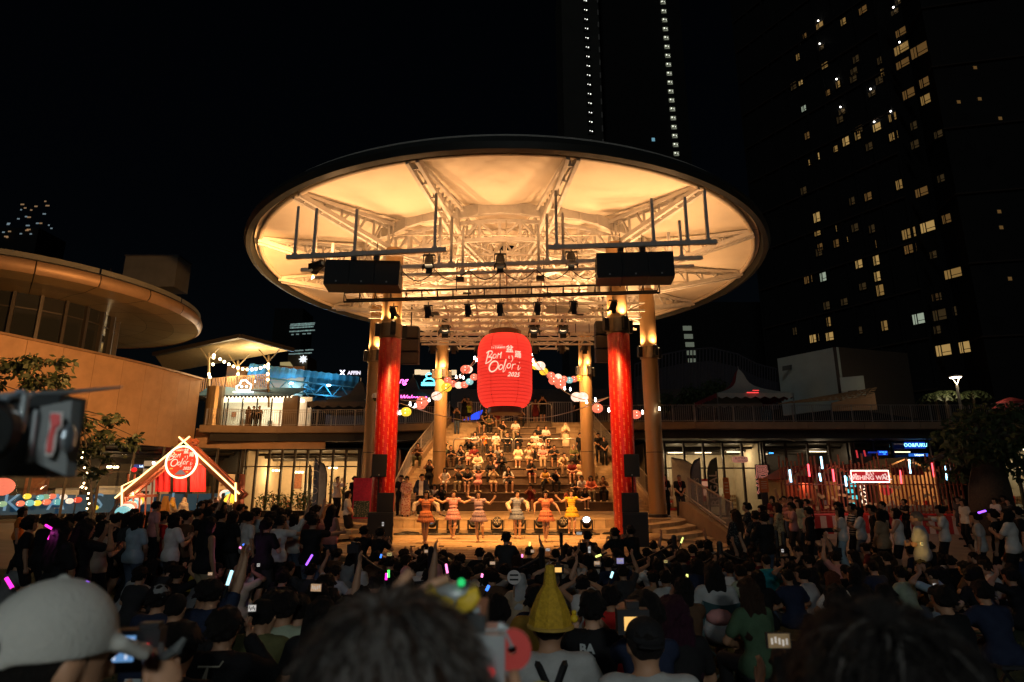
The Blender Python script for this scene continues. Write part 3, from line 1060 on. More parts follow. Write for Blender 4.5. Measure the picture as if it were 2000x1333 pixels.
# the big red lantern
LX=at(986,735,24.6)
LAN=thing('giant_lantern','giant glowing red festival lantern hanging over the stage','lantern',LX)
pz=lambda py:at(986,py,24.6).z-LX.z
rr=(at(1040,735,24.6).x-at(932,735,24.6).x)/2
zt,zb=pz(657),pz(797)
mrl=em('lantern_paper',(1.0,0.040,0.026),0.78,sampled=True,base=(.7,.05,.04))
def lrad(t):
 """radius along height 0..1"""
 e=min(t,1-t)/0.27
 if e>=1:return rr
 return rr*(0.60+0.40*math.sqrt(max(0,1-(1-e)**2.2)))
prof=[]
NB=22
for k in range(NB*4+1):
 t=k/(NB*4)
 prof.append((lrad(t)*(1-.012*(1-abs(math.sin(PI*t*NB)))),zb+(zt-zb)*t))
MB().lathe(prof,56,cap=False).build('paper',mrl,LAN,smooth=True)
M_capd=mat('lantern_cap',(0.06,0.025,0.015),.4,var=.15)
MB().lathe([(rr*.58,zt-.02),(rr*.6,zt+.02),(rr*.6,zt+.2),(rr*.52,zt+.24)],40).build('top_cap',mat('lantern_cap_top',(.16,.1,.05),.4),LAN,smooth=False)
MB().lathe([(rr*.55,zb-.26),(rr*.6,zb-.24),(rr*.6,zb+.0),(rr*.58,zb+.02)],40).build('bottom_cap',M_capd,LAN,smooth=False)
M_seam=mat('lantern_seam',(.10,.006,.005),.7)
for a in(-118,-62,-10,60,120,190):
 MB().tube([((lrad(t)+.004)*math.cos(R(a)),(lrad(t)+.004)*math.sin(R(a)),zb+(zt-zb)*t)for t in np.linspace(.01,.99,40)],.007,5).build('seam',M_seam,LAN)
for k in range(1,NB):
 t=k/NB
 if t>.62:continue
 MB().tube([((lrad(t)-.006)*math.cos(q),(lrad(t)-.006)*math.sin(q),zb+(zt-zb)*t)for q in np.linspace(0,2*PI,49)[:-1]],.0065,4,closed=True).build('hoop',M_seam,LAN)
av,af=festival_art()
k_=rr/407.0
yc=(zb+zt)/2+.14
vs=[]
for(x,y,z)in av:
 a=-PI/2+(x-24)*k_/rr
 zz=yc+y*k_
 t=(zz-zb)/(zt-zb)
 r_=lrad(t)+.012
 vs.append((r_*math.cos(a),r_*math.sin(a),zz))
MB().add(vs,af).build('lettering',em('lantern_print',(1.0,.70,.52),.95),LAN)
for k in range(12):
 a=2*PI*k/12
 MB().tube([(rr*.55*math.cos(a),rr*.55*math.sin(a),zt+.22),(.03*math.cos(a),.03*math.sin(a),zt+1.1)],.011,5).build('sling',M_rail,LAN)
MB().tube([(0,0,zt+1.1),(0,0,9.3-LX.z)],.02,6).build('chain',M_rail,LAN)
# left round building
M_panel=mat('wall_panel',(0.42,0.25,0.135),0.75,var=0.16,scale=1.1,bump=0.1)
M_panel2=mat('wall_panel_pale',(0.44,0.28,0.17),0.75,var=0.12,scale=1.1,bump=0.1)
M_soff=mat('soffit_metal',(0.46,0.34,0.17),0.38,metal=0.55,var=0.08,scale=1.0)
M_fasc=mat('fascia_metal',(0.30,0.19,0.11),0.5,metal=0.35,var=0.15,scale=1.2)
M_grey=mat('grey_block',(0.10,0.10,0.09),0.85,var=0.15,scale=1)
M_dglass=mat('dark_glass',(0.02,0.022,0.022),0.06,var=0.0,spec=0.6)
ZW=9.55
DRM=thing('round_building','round building at the left with panelled wall, dark windows and wide disc roof','building',(-30.5,36.0,0))
DC=Vector((-30.5,36.0,0))
wp=[(-26.2,29.0),(-24.8,33.0),(-23.6,37.0),(-23.0,40.5),(-22.7,43.2)]
def wall_line(pts,t):
 n=len(pts)-1
 f=t*n
 i=min(int(f),n-1)
 a,b=Vector(pts[i]),Vector(pts[i+1])
 return a.lerp(b,f-i)
NW=9
for k in range(NW):
 a,b=wall_line(wp,k/NW),wall_line(wp,(k+1)/NW)
 d=(b-a)
 a=a+d*.006
 b=b-d*.006
 nrm=Vector((d.y,-d.x)).normalized()*.18
 vs=[]
 for z in(4.55,ZW):
  for p in(a,b,b-nrm,a-nrm):
   vs.append((p.x-DC.x,p.y-DC.y,z))
 MB().add(vs,[(0,3,2,1),(4,5,6,7),(0,1,5,4),(1,2,6,5),(2,3,7,6),(3,0,4,7)]).build('wall_panel',M_panel,DRM)
 q=a.lerp(b,.5)
for k in range(NW):
 a,b=wall_line(wp,k/NW),wall_line(wp,(k+1)/NW)
 MB().bar((a.x-DC.x,a.y-DC.y,ZW+.06),(b.x-DC.x,b.y-DC.y,ZW+.06),.35,.12).build('coping',M_fasc,DRM)
MB().prism([(p[0]-DC.x-.25,p[1]-DC.y)for p in wp]+[(-14,7.2),(-14,-6)],4.6,ZW-.3).build('backing',M_mull,DRM)
RD=4.9
n=26
for k in range(n):
 a0,a1=2*PI*k/n,2*PI*(k+.94)/n
 if not(-2.4<math.atan2(math.sin(a0),math.cos(a0))<0.9):continue
 pts=[(RD*math.cos(a0),RD*math.sin(a0)),(RD*math.cos(a1),RD*math.sin(a1))]
 mb=MB()
 mb.add([(pts[0][0],pts[0][1],ZW-.2),(pts[1][0],pts[1][1],ZW-.2),(pts[1][0],pts[1][1],12.6),(pts[0][0],pts[0][1],12.6)],[(0,1,2,3)])
 mb.build('pane',M_dglass,DRM)
 am=a0-2*PI*.03/n
 MB().box(((RD+.08)*math.cos(am),(RD+.08)*math.sin(am),11.1),(.3,.16,3.1),am).build('mullion',M_mull,DRM)
 MB().bar(((RD+.03)*math.cos(a0),(RD+.03)*math.sin(a0),11.75),((RD+.03)*math.cos(a1),(RD+.03)*math.sin(a1),11.75),.05,.07).build('transom',M_mull,DRM)
MB().lathe([(RD-.5,ZW-.4),(RD-.5,12.6)],24,cap=False).build('drum_core',M_mull,DRM)
RO=9.75
ns=22
for k in range(ns):
 a0,a1=2*PI*(k+.01)/ns,2*PI*(k+.99)/ns
 if not(-2.2<math.atan2(math.sin((a0+a1)/2),math.cos((a0+a1)/2))<2.0):continue
 for(r0,r1)in((RD-.3,6.6),(6.62,8.2),(8.22,RO)):
  mb=MB()
  vs=[]
  for r in(r0,r1):
   for j in range(5):
    a=a0+(a1-a0)*j/4
    z=12.6-.35*((r-RD)/(RO-RD))**2+.25*max(0,(r-9)/.75)
    vs.append((r*math.cos(a),r*math.sin(a),z))
  mb.add(vs,[(j,j+5,j+6,j+1)for j in range(4)])
  mb.build('soffit_panel',M_soff,DRM)
 mb=MB()
 mb.lathe([(RO-.02,12.45),(RO+.14,12.6),(RO+.2,12.85),(RO+.12,13.1),(RO-.3,13.25)],4,cap=False,a0=a0,a1=a1)
 mb.build('fascia_panel',M_fasc,DRM,smooth=True)
 if k%2==0:
  mb=MB().lathe([(RO+.02,13.22),(RO+.02,13.5)],6,cap=False,a0=a0,a1=a0+4*PI/ns-.01)
  mb.build('parapet',M_grey,DRM)
MB().lathe([(0.01,13.3),(RO,13.2)],40,cap=False).build('roof',M_grey,DRM)
t=thing('plant_room','grey box on the roof of the round building','roof box',at(236,560,45))
wv=at(340,560,45).x-t.location.x
MB().box((wv/2,1,1.3),(wv,2,2.6)).build('wall',M_grey,t)
MB().box((wv/2,1,2.6),(wv+.1,2.1,.1)).build('roof_edge',M_mull,t)
MB().tube([(-1,0,0),(-1,0,1.5)],.02,6).build('mast',M_mull,t)
# shop fronts
M_cream=mat('cream_wall',(0.62,0.52,0.38),0.8,var=0.1,scale=2)
M_wood=mat('wood_tan',(0.30,0.17,0.08),0.6,var=0.25,scale=4,stretch=(1,1,6))
M_brick=mat('brick_red',(0.32,0.13,0.07),0.8,var=0.3,scale=8)
M_white=mat('white_paint',(0.72,0.69,0.64),0.6,var=0.06)
M_plant=mat('plant_leaf',(0.035,0.075,0.02),0.55,var=0.4,scale=20)
E_warm=em('warm_bulb',(1.0,.72,.36),14)
E_soft=em('warm_panel',(1.0,.80,.52),3.2)
E_cool=em('cool_panel',(.9,1.0,.92),2.6)
def shopfront(name,label,A,B,z0,z1,bays,transom,parent_cat='storefront',skip=()):
 """glazed wall between ground points A and B"""
 A,B=Vector((A[0],A[1],0)),Vector((B[0],B[1],0))
 t=thing(name,label,parent_cat,A)
 d=B-A
 ang=math.atan2(d.y,d.x)
 w=d.length/bays
 for k in range(bays+1):
  p=d*(k/bays)
  MB().box((p.x,p.y,(z0+z1)/2),(.13,.2,z1-z0),ang).build('mullion',M_mull,t)
 for k in range(bays):
  a,b=d*((k+.06)/bays),d*((k+.94)/bays)
  for(za,zb)in((z0+.12,transom-.05),(transom+.05,z1-.04)):
   if(k,za>transom)in skip:continue
   MB().add([(a.x,a.y,za),(b.x,b.y,za),(b.x,b.y,zb),(a.x,a.y,zb)],[(0,1,2,3)]).build('pane',M_glass,t)
  p=d*((k+.5)/bays)
  MB().box((p.x,p.y,transom),(w-.13,.12,.09),ang).build('transom',M_mull,t)
  MB().box((p.x,p.y,z0+.06),(w-.13,.14,.12),ang).build('sill',M_mull,t)
 return t
def room(label,A,B,z0,z1,depth,wallm,floorm,seed,lights,col,energy,kind='dining'):
 """a furnished interior behind a shop front"""
 r=random.Random(seed)
 A,B=Vector((A[0],A[1],0)),Vector((B[0],B[1],0))
 d=B-A
 L=d.length
 ang=math.atan2(d.y,d.x)
 nrm=Vector((-d.y,d.x,0)).normalized()
 t=thing('shop_interior',label,'shop interior',A+nrm*.1,ang)
 MB().box((L/2,depth,(z0+z1)/2),(L,.12,z1-z0)).build('back_wall',wallm,t)
 for x in(0,L):
  MB().box((x,depth/2,(z0+z1)/2),(.1,depth,z1-z0)).build('side_wall',wallm,t)
 MB().box((L/2,depth/2,z0+.012),(L,depth,.02)).build('floor',floorm,t)
 MB().box((L/2,depth/2,z1+.06),(L,depth,.1)).build('ceiling',M_mull,t)
 for k in range(lights):
  x=L*(k+.5)/lights
  y=r.uniform(.3,.7)*depth
  m=MB()
  zl=z1-r.uniform(.9,1.5)if kind=='dining' else z1-.5
  if kind=='dining':
   m.tube([(x,y,zl),(x,y,z1)],.015,5)
   f=m.build('pendant_cord',M_mull,t)
   mm=MB()
   for q in range(6):
    mm.ball((x+.28*math.cos(q*PI/3),y+.28*math.sin(q*PI/3),zl),.075,8)
   mm.build('pendant_bulbs',E_warm,f)
  else:
   m.box((x,y,zl),(1.2,.12,.06))
   m.build('strip_light',E_cool if kind=='cool' else E_soft,t)
  P_=A+nrm*.1+Matrix.Rotation(ang,3,'Z')@Vector((x,y,zl-.25))
  lamp('POINT',P_,energy,col,.25,name='shop_lamp')
 n=int(L*1.1)
 for k in range(n):
  x=r.uniform(.4,L-.4)
  y=r.uniform(.8,depth-.5)
  c=r.choice((M_white,M_wood,M_cream,M_brick))
  if kind=='dining':
   q=MB().lathe([(.4,.72),(.4,.76)],12,(x,y,z0)).lathe([(.04,0),(.04,.72)],6,(x,y,z0)).lathe([(.25,0),(.2,.04)],10,(x,y,z0)).build('table',M_white,t)
   for sx in(-.6,.6):
    MB().box((x+sx,y,z0+.45),(.4,.4,.05)).box((x+sx*1.3,y,z0+.7),(.05,.4,.5)).bar((x+sx*.8,y,z0),(x+sx*.8,y,z0+.45),.05).bar((x+sx*1.25,y,z0),(x+sx*1.25,y,z0+.45),.05).build('chair',c,t)
  else:
   hh=r.uniform(1.2,2.3)
   MB().box((x,depth-.35,z0+hh/2),(.9,.45,hh)).build('shelf_unit',c,t)
   for q in range(4):
    mb=MB()
    for w_ in range(5):
     mb.box((x-.36+w_*.18,depth-.62,z0+.3+q*hh/4.4),(.12,.1,r.uniform(.12,.24)))
    mb.build('goods',r.choice((M_brick,M_white,M_wood,M_red,M_cream)),t)
 for k in range(max(2,int(L/2.0))):
  x=L*(k+r.uniform(.2,.8))/max(2,int(L/2.0))
  w_=r.uniform(.5,1.3)
  z=z0+r.uniform(1.2,2.4)
  MB().box((x,depth-.1,z),(w_,.08,r.uniform(.6,1.6))).build('wall_panel',r.choice((M_wood,M_brick,M_cream,M_white)),t)
 mb=MB()
 for k in range(3):
  y=depth*(.2+.25*k)
  mb.tube([(0.1,y,z1-.25-.1*k),(L-.1,y,z1-.25-.1*k)],.1+.04*k,8)
 mb.build('duct',M_mull,t)
 return t
ZG=at(300,878,43.4).z
shopfront('storefront','dark glazed shop front behind the left tree and lantern rows',(-30.5,33.5),(-19.3,43.6),0.0,4.55,9,2.9)
room('dark shop interior with coloured lanterns at the far left',(-30.3,33.9),(-19.6,43.9),0,4.5,4.5,M_mull,M_pave,3,3,(1,.58,.26),70)
shopfront('storefront','bright glazed restaurant front right of the festival gate',(-19.2,43.7),(-10.9,43.4),0.0,4.6,9,3.35)
room('warm lit restaurant interior with pendant lamps and white chairs',(-19.1,43.9),(-11.0,43.6),0,4.5,6,M_cream,M_wood,5,5,(1,.58,.24),150)
t=thing('shop_door','dark framed double door with a tan panel above, left of the left columns','door',(-10.7,43.2,0))
for x in(0,1.3,2.6):MB().box((x,0,2.3),(.13,.2,4.6)).build('frame',M_mull,t)
MB().box((1.3,.05,3.05),(2.5,.1,.95)).build('sign_panel',M_conc,t)
for x in(.65,1.95):
 lf=MB().box((x,0,.06),(1.1,.07,.1)).box((x-.53,0,1.25),(.07,.07,2.45)).box((x+.53,0,1.25),(.07,.07,2.45)).box((x,0,2.45),(1.1,.07,.1)).build('door_leaf',M_wood,t)
 MB().box((x,0,1.25),(1.0,.015,2.3)).build('pane',M_glass,lf)
room('warm passage behind the double door with a lit stepped display',(-10.7,43.5),(-8.0,43.4),0,4.5,4,M_brick,M_wood,9,1,(1,.6,.3),60)
mb=MB()
for k in range(5):
 mb.tube([(.3+.12*k,-.02,3.6+.0*k),(.95-.03*k,-.02,4.4-.12*k)],.018,5)
mb.tube([(.25,-.02,3.6),(.8,-.02,4.45),(1.25,-.02,4.4),(1.3,-.02,4.05),(.9,-.02,4.05)],.03,6)
tag(mb.build('light_figure',em('figure_light',(1,.62,.42),5),None,(-9.6,43.0,0)),'glowing line figure of a lamp above the double door','neon sign')
t=thing('wall_band','tan wall band between restaurant front and left terrace','wall',(-22.6,43.2,0))
for k,(xa,xb,m_)in enumerate(((0,1.5,M_panel2),(1.52,3.4,M_panel2),(3.42,6.6,M_panel),(6.62,9.4,M_panel))):
 zz=6.0 if k<2 else 5.6
 MB().box(((xa+xb)/2,.05-.12*k,(4.55+zz)/2),(xb-xa,.2,zz-4.55)).build('wall_panel',m_,t)
MB().lathe([(.62,4.6),(.62,9.2)],16,(.5,1.2,0),cap=False).build('corner_column',M_collar,t)
shopfront('storefront','lit glazed shop front right of the stage, behind the feather flags',(9.2,42.0),(17.2,42.0),0,4.95,6,3.2)
room('lit shop interior with shelves and ducts right of the stage',(9.2,42.3),(17.2,42.3),0,4.9,5,M_cream,M_pave,12,4,(1,.72,.40),85,'shelf')
shopfront('storefront','dark izakaya front with glass doors and round signs',(17.4,42.0),(23.4,42.0),0,4.95,4,3.0)
room('dim bar interior with bottles behind the glass doors',(17.4,42.3),(23.4,42.3),0,4.9,4,M_mull,M_pave,15,2,(1,.72,.45),60,'shelf')
shopfront('storefront','unlit dark shop front behind the wishing wall',(23.6,42.0),(33.0,42.0),0,4.95,7,3.2)
room('unlit dark interior behind the wishing wall',(23.6,42.3),(33.0,42.3),0,4.9,4,M_mull,M_pave,16,1,(1,.6,.4),8,'shelf')
shopfront('storefront','lit shop front below the blue neon sign at the right',(33.2,42.0),(43.5,40.2),0,5.2,8,3.4)
room('pale lit shop interior below the blue neon sign',(33.2,42.3),(43.5,40.6),0,5.1,5,M_cream,M_pave,18,4,(1,.82,.5),70,'shelf')
shopfront('storefront','pale lit shop front at the far right behind the trees',(43.8,40.0),(57,36.5),0,5.2,9,3.4)
room('pale lit shop interior at the far right behind the trees',(43.8,40.4),(57,36.9),0,5.1,5,M_cream,M_pave,19,4,(1,.85,.5),55,'shelf')
def sign_box(name,label,px,py,Y,w,h,bgm,txt,size,tm,sub=None,depth=.12,round_=False):
 p=at(px,py,Y)
 t=thing(name,label,'sign',p)
 if round_:
  mb=MB()
  pts=[]
  for k in range(24):
   a=2*PI*k/24
   pts.append((w/2*math.copysign(abs(math.cos(a))**.45,math.cos(a)),h/2*math.copysign(abs(math.sin(a))**.45,math.sin(a))))
  mb.slab([(x,0,z)for x,z in pts],(0,depth,0))
  mb.build('panel',bgm,t)
 else:
  MB().box((0,depth/2,0),(w,depth,h)).build('panel',bgm,t)
 if txt:
  text_on('lettering',txt,size,(0,-.012,0 if not sub else h*.17),tm,t)
 if sub:
  text_on('lettering',sub,size*.75,(w*.12,-.012,-h*.24),tm,t)
 return t
M_pink=mat('sign_pink',(.62,.30,.22),.6)
sign_box('shop_sign','rounded pink sign with dark lettering over the izakaya doors',1446,898,41.6,1.05,.42,em('sign_pink_lit',(.75,.32,.22),.35),'BUTTER',.2,mat('sign_dark',(.08,.02,.02),.6),'DANDAN',round_=True)
p=at(1484,915,41.6)
t=thing('shop_sign','vertical red outlined kanji sign beside the izakaya doors','sign',p)
MB().box((.2,.06,-.9),(1.0,.1,2.3)).build('panel',M_black,t)
for k,ch in enumerate('\u5c45\u9152'):
 text_on('character',ch,.95,(.1,-.02,-.3-k*1.02),em('kanji_red',(.8,.28,.2),.45),t,bold=.03)
 text_on('character',ch,.95,(.1,-.035,-.3-k*1.02),mat('kanji_in',(.12,.03,.03),.6),t,bold=-.012)
E_blue=em('blue_neon',(.05,.35,1.0),5)
t=sign_box('neon_sign','blue neon shop sign reading OO&FUKU above the right shop front',1788,870,41.2,1.35,.42,em('blue_glow',(.01,.06,.5),.8),'OO&FUKU',.33,em('blue_letter',(.25,.75,1.0),4))
sign_box('shop_sign','small blue lit LaLaport sign at the right',1795,889,41.0,1.25,.2,em('blue_band',(.02,.12,.55),1.0),'LaLaport',.17,em('blue_white',(.6,.85,1),4))
sign_box('shop_sign','two-line dark blue lit direction sign at the right',1725,885,41.0,.6,.3,em('blue_band2',(.01,.04,.45),1.2),'SHOPPING PARK',.07,E_blue,'LaLaport')
sign_box('shop_sign','thin dark blue lit strip sign left of the direction sign',1705,884,41.05,.55,.1,em('blue_band3',(.01,.03,.3),.8),None,.1,E_blue)
sign_box('shop_sign','tiny blue lit sign with three rings inside the unlit front',1506,885,41.7,.36,.2,M_black,'ooo',.2,E_blue)
sign_box('shop_sign','dark blue lit LaLaport sign over the passage left of the festival gate',283,911,41.0,1.5,.22,em('blue_band4',(.01,.04,.25),.8),'LaLaport',.2,em('blue_white2',(.6,.8,1),4))
E_lred=em('lant_red',(1,.10,.05),.75)
E_lcor=em('lant_coral',(1,.22,.12),.95)
E_lyel=em('lant_yellow',(1,.72,.06),.95)
E_lwht=em('lant_white',(1,.78,.58),1.15)
E_lblu=em('lant_blue',(.20,.62,.62),.75)
E_lgrn=em('lant_green',(.35,.62,.38),.6)
E_core=em('lant_core',(1,.93,.75),3.0)
def lantern_mesh(m,r,sq):
 mb=MB()
 pr=[]
 for k in range(17):
  a=-PI/2+PI*(.06+.88*k/16)
  pr.append((r*math.cos(a)*(1+.02*(k%2)),r*sq*math.sin(a)))
 mb.lathe(pr,18,cap=False)
 mb.lathe([(r*.24,r*sq*.96),(r*.24,r*sq*1.03)],10,m=1)
 mb.lathe([(r*.24,-r*sq*1.03),(r*.24,-r*sq*.96)],10,m=1)
 for s_ in(-1,1):
  pass
 return mb.mesh('paper_lantern',[m,M_black],smooth=False)
LM={}
def paper_lantern(p,r,m,label,group,sq=.82,core=True):
 k=(m.name,round(r,3),sq)
 if k not in LM:LM[k]=lantern_mesh(m,r,sq)
 o=link('paper_lantern',LM[k],None,p)
 tag(o,label,'paper lantern',group)
 if core:
  ck=('core',round(r,3),sq)
  if ck not in LM:
   LM[ck]=MB().ball((0,0,0),r*.5,10,sz=(.36,.36,1.5*sq)).ball((0,-r*.93,0),r*.16,8,sz=(.5,.3,3.4*sq)).mesh('glow',E_core,True)
  link('bulb_glow',LM[ck],o)
 return o
CN={'lant_red':'red','lant_coral':'coral red','lant_yellow':'yellow','lant_white':'pale pink white','lant_blue':'teal blue','lant_green':'grey green'}
t=thing('hoarding','blue lit low hoarding with pale letters behind the left shop glass','hoarding',(-30.2,34.9,0),math.atan2(10.1,11.2))
for k in range(6):MB().box((1.2+k*2.3,.1,.95),(2.22,.1,1.1)).build('panel',em('hoarding_blue',(.05,.2,.42),.10),t)
for k,ch in enumerate('KASPI'):
 text_on('letter',ch,1.35,(1.6+k*2.1,.03,1.05),em('hoarding_letter',(.25,.55,.9),.4),t)
for k,(px,py,r,m,d_)in enumerate(((3,951,.34,E_lcor,'at the very left edge'),(53,970,.2,E_lyel,'in the upper row'),(79,972,.2,E_lblu,'left in the upper row'),(89,971,.2,E_lgrn,'overlapping in the upper row'),(102,970,.2,E_lcor,'in the upper row'),(124,971,.2,E_lwht,'last in the upper row'),(40,984,.2,E_lcor,'in the lower row'),(58,983,.22,E_lblu,'in the lower row'),(73,983,.2,E_lyel,'half hidden in the lower row'),(91,981,.22,E_lcor,'in the middle of the lower row'),(113,981,.22,E_lblu,'right in the lower row'),(136,979,.21,E_lwht,'right in the lower row'),(152,977,.22,E_lred,'at the right end of the lower row'),(186,992,.18,E_lyel,'low, left of the festival gate'),(5,985,.2,E_lgrn,'at the left end of the lower row'))):
 Y=19.0 if k==0 else 34.6+(px-3)*.022
 paper_lantern(at(px,py,Y),r if k else.33,m,CN[m.name]+' lantern in the left shop window, '+d_ if k else 'large coral round lantern at the very left edge of the picture','lanterns in the left shop window')
# upper left: cafe, shed roof, blue canopy
t=thing('cafe','small lit cafe with bright windows on the left terrace','cafe',at(412,833,46))
w_=at(527,833,46).x-t.location.x
h_=at(412,778,46).z-t.location.z
MB().box((w_/2+.8,3,h_/2+.2),(w_+2.6,.2,h_+.6)).build('back_wall',M_white,t)
MB().box((w_/2,1.6,-.02),(w_,3,.06)).build('floor',M_cream,t)
MB().box((w_/2+.4,1.4,h_+.16),(w_+2.2,3.2,.2)).build('ceiling',E_soft,t)
for k in range(5):
 MB().box((w_*k/4,0,h_/2),(.09,.1,h_)).build('mullion',M_mull,t)
for k in range(4):
 MB().box((w_*(k+.5)/4,0,h_/2),(w_/4-.1,.02,h_-.1)).build('pane',M_glass,t)
for k,(x,z,m_)in enumerate(((.4,1.2,M_brick),(1.2,.6,M_grey),(2.4,1.4,M_brick),(3.4,.5,M_grey))):
 MB().box((x,2.7,z),(.35,.1,.4)).build('picture',m_,t)
aw=MB().slab([(-.6,-1.5,h_-.05),(w_+2.0,-1.7,h_-.1),(w_+2.6,.1,h_+.75),(-.6,.1,h_+.85)],(0,0,.06)).build('awning',mat('awning_blue',(.05,.12,.2),.7),t)
mb=MB()
for k in range(26):
 x=-.6+(w_+2.6)*k/26
 mb.add([(x,-1.52,h_-.05),(x+(w_+2.6)/26,-1.53,h_-.05),(x+(w_+2.6)/52,-1.53,h_-.25)],[(0,1,2)])
mb.build('scallop_edge',M_mull,aw)
lamp('AREA',t.location+Vector((w_/2,1.2,h_-.1)),120,(1,.88,.62),2.2,t.location+Vector((w_/2,1.2,0)),name='cafe_lamp')
MB().box((w_+1.4,.3,h_/2),(1.1,.6,h_+.4)).build('pillar',M_conc,t)
p=at(372,768,47)
dk=thing('upper_deck','upper deck with lit timber railing under the corrugated roof','deck',p)
q=at(522,772,45)-p
MB().prism([(0,0),(q.x,q.y),(q.x,6),(0,6)],-.35,0).build('slab',M_mull,dk)
MB().box((q.x/2,5.6,1.6),(q.x,.15,3.2)).build('back_wall',M_panel2,dk)
pts=[at(372,768,47),at(415,768,46.8),at(462,771,45.8),at(522,772,45)]
M_trail=mat('timber_rail',(.45,.26,.13),.6,var=.2)
bar_railing('deck_railing','warm lit timber railing of the upper deck',[Vector((v.x,v.y,p.z))for v in pts],1.15,gap=.17,bar=.06,mt=M_trail)
ra,rbb,rc,rd=atz(300,692,12.2),atz(470,657,12.5),atz(573,684,12.4),atz(325,728,12.1)
M_corr=mat('corrugated_sheet',(.50,.40,.24),.45,metal=.5,var=.12,scale=3)
rf=thing('shed_roof','large corrugated sheet roof with string lights on the upper left terrace','roof',ra)
mb=MB()
N=46
vs=[]
for i in range(N+1):
 u=i/N
 for j in range(2):
  v=j
  pa=ra.lerp(rd,u)if j==0 else rbb.lerp(rc,u)
  pp=pa-ra+Vector((0,0,.09*(i%2)))
  vs.append(pp)
mb.add(vs,[(2*i,2*i+1,2*i+3,2*i+2)for i in range(N)])
mb.build('sheet',M_corr,rf)
MB().bar(ra-ra,rbb-ra,.25,.3).build('edge_beam',M_mull,rf)
MB().bar(rbb-ra,rc-ra,.25,.3).build('edge_beam',M_mull,rf)
for(a,b,c_)in((408,745,690),(465,740,705),(525,772,695)):
 p0,p1=at(a,b+24,45.2),at(a,c_,45.2)
 MB().bar(p0-ra,p1-ra,.12).build('post',M_corr,rf)
 for s_ in(-1,1):
  MB().bar(p1-ra-Vector((0,0,.5)),p1-ra+Vector((s_*.8,0,.5)),.07).build('strut',M_corr,rf)
sl_=thing('string_lights','string of warm bulbs under the corrugated roof','string lights',at(420,695,45))
pts2=[(418,694),(417,699),(430,702),(438,707),(447,712),(456,716),(465,719),(474,721),(483,722),(492,722),(500,721),(509,719),(517,716),(524,712),(416,712),(408,731),(410,737),(465,731),(524,719),(523,731),(523,742)]
for k,(a,b)in enumerate(pts2):
 MB().ball(at(a,b,44.8)-sl_.location,.11,8).build('bulb',E_warm,sl_)
MB().tube([at(a,b,44.8)-sl_.location for a,b in pts2[:14]],.015,4).build('wire',M_black,sl_)
lamp('POINT',at(450,722,45.5),420,(1,.72,.36),.4,name='string_glow')
lamp('POINT',at(500,728,45.5),300,(1,.72,.36),.4,name='string_glow')
cl=thing('neon_sign','white neon cloud sign on the upper deck railing','sign',at(476,757,44.6))
E_wneon=em('white_neon',(.95,1,.9),5)
pts=[(-.5,-.2),(-.55,.1),(-.3,.2),(-.25,.5),(.1,.55),(.3,.35),(.55,.2),(.5,-.2),(-.5,-.2)]
MB().tube([(x,0,z)for x,z in pts],.05,6).build('cloud_tube',E_wneon,cl)
MB().tube([(-.75,0,-.35),(.75,0,-.35)],.05,6).build('base_tube',E_wneon,cl)
MB().ball((-.15,0,.05),.09,8).ball((.2,0,.05),.09,8).build('dot',E_wneon,cl)
bc=thing('blue_canopy','blue lit sheet canopy with trusses on the left terrace','canopy',atz(488,711,11.6))
o=bc.location
c1,c2,c3,c4=atz(488,711,11.6),atz(702,737,11.6),atz(690,782,11.3),atz(470,766,11.3)
M_bl=mat('blue_sheet',(.06,.18,.22),.5,var=.15,scale=2)
mb=MB()
vs=[]
for i in range(31):
 u=i/30
 for v in(0,.35,.7,1):
  pp=c1.lerp(c2,u).lerp(c4.lerp(c3,u),v)+Vector((0,0,.07*(i%2)-.6*math.sin(PI*v)))
  vs.append(pp-o)
mb.add(vs,[(4*i+j,4*i+j+1,4*i+j+5,4*i+j+4)for i in range(30)for j in range(3)])
mb.build('sheet',M_bl,bc)
for v in(.12,.4):
 a,b=c1.lerp(c4,v)-o+Vector((0,0,-.7)),c2.lerp(c3,v)-o+Vector((0,0,-.7))
 mb=MB().bar(a,b,.12)
 mb.bar(a-Vector((0,0,1)),b-Vector((0,0,1)),.12)
 for k in range(12):
  mb.bar(a.lerp(b,k/12)-Vector((0,0,1 if k%2 else 0)),a.lerp(b,(k+1)/12)-Vector((0,0,0 if k%2 else 1)),.07)
 mb.build('truss',M_bl,bc)
for(a,b)in((496,745),(569,749),(642,753),(576,761),(538,769)):
 p=atz(a,b,10.6)
 MB().ball(p-o,.16,8,sz=(1.3,1,.6)).build('lamp',em('blue_lamp',(.55,.9,1.0),12),bc)
for(a,b)in((496,748),(569,752),(642,756),(590,768)):
 lamp('POINT',atz(a,b,10.6)-Vector((0,0,.3)),160,(.12,.55,1.0),.3,name='blue_canopy_lamp')
MB().add([tuple(at(a,b,72)-o)for a,b in((480,755),(700,768),(700,805),(480,800))],[(0,1,2,3)]).build('back_panel',mat('blue_wall',(.05,.2,.36),.6),bc)
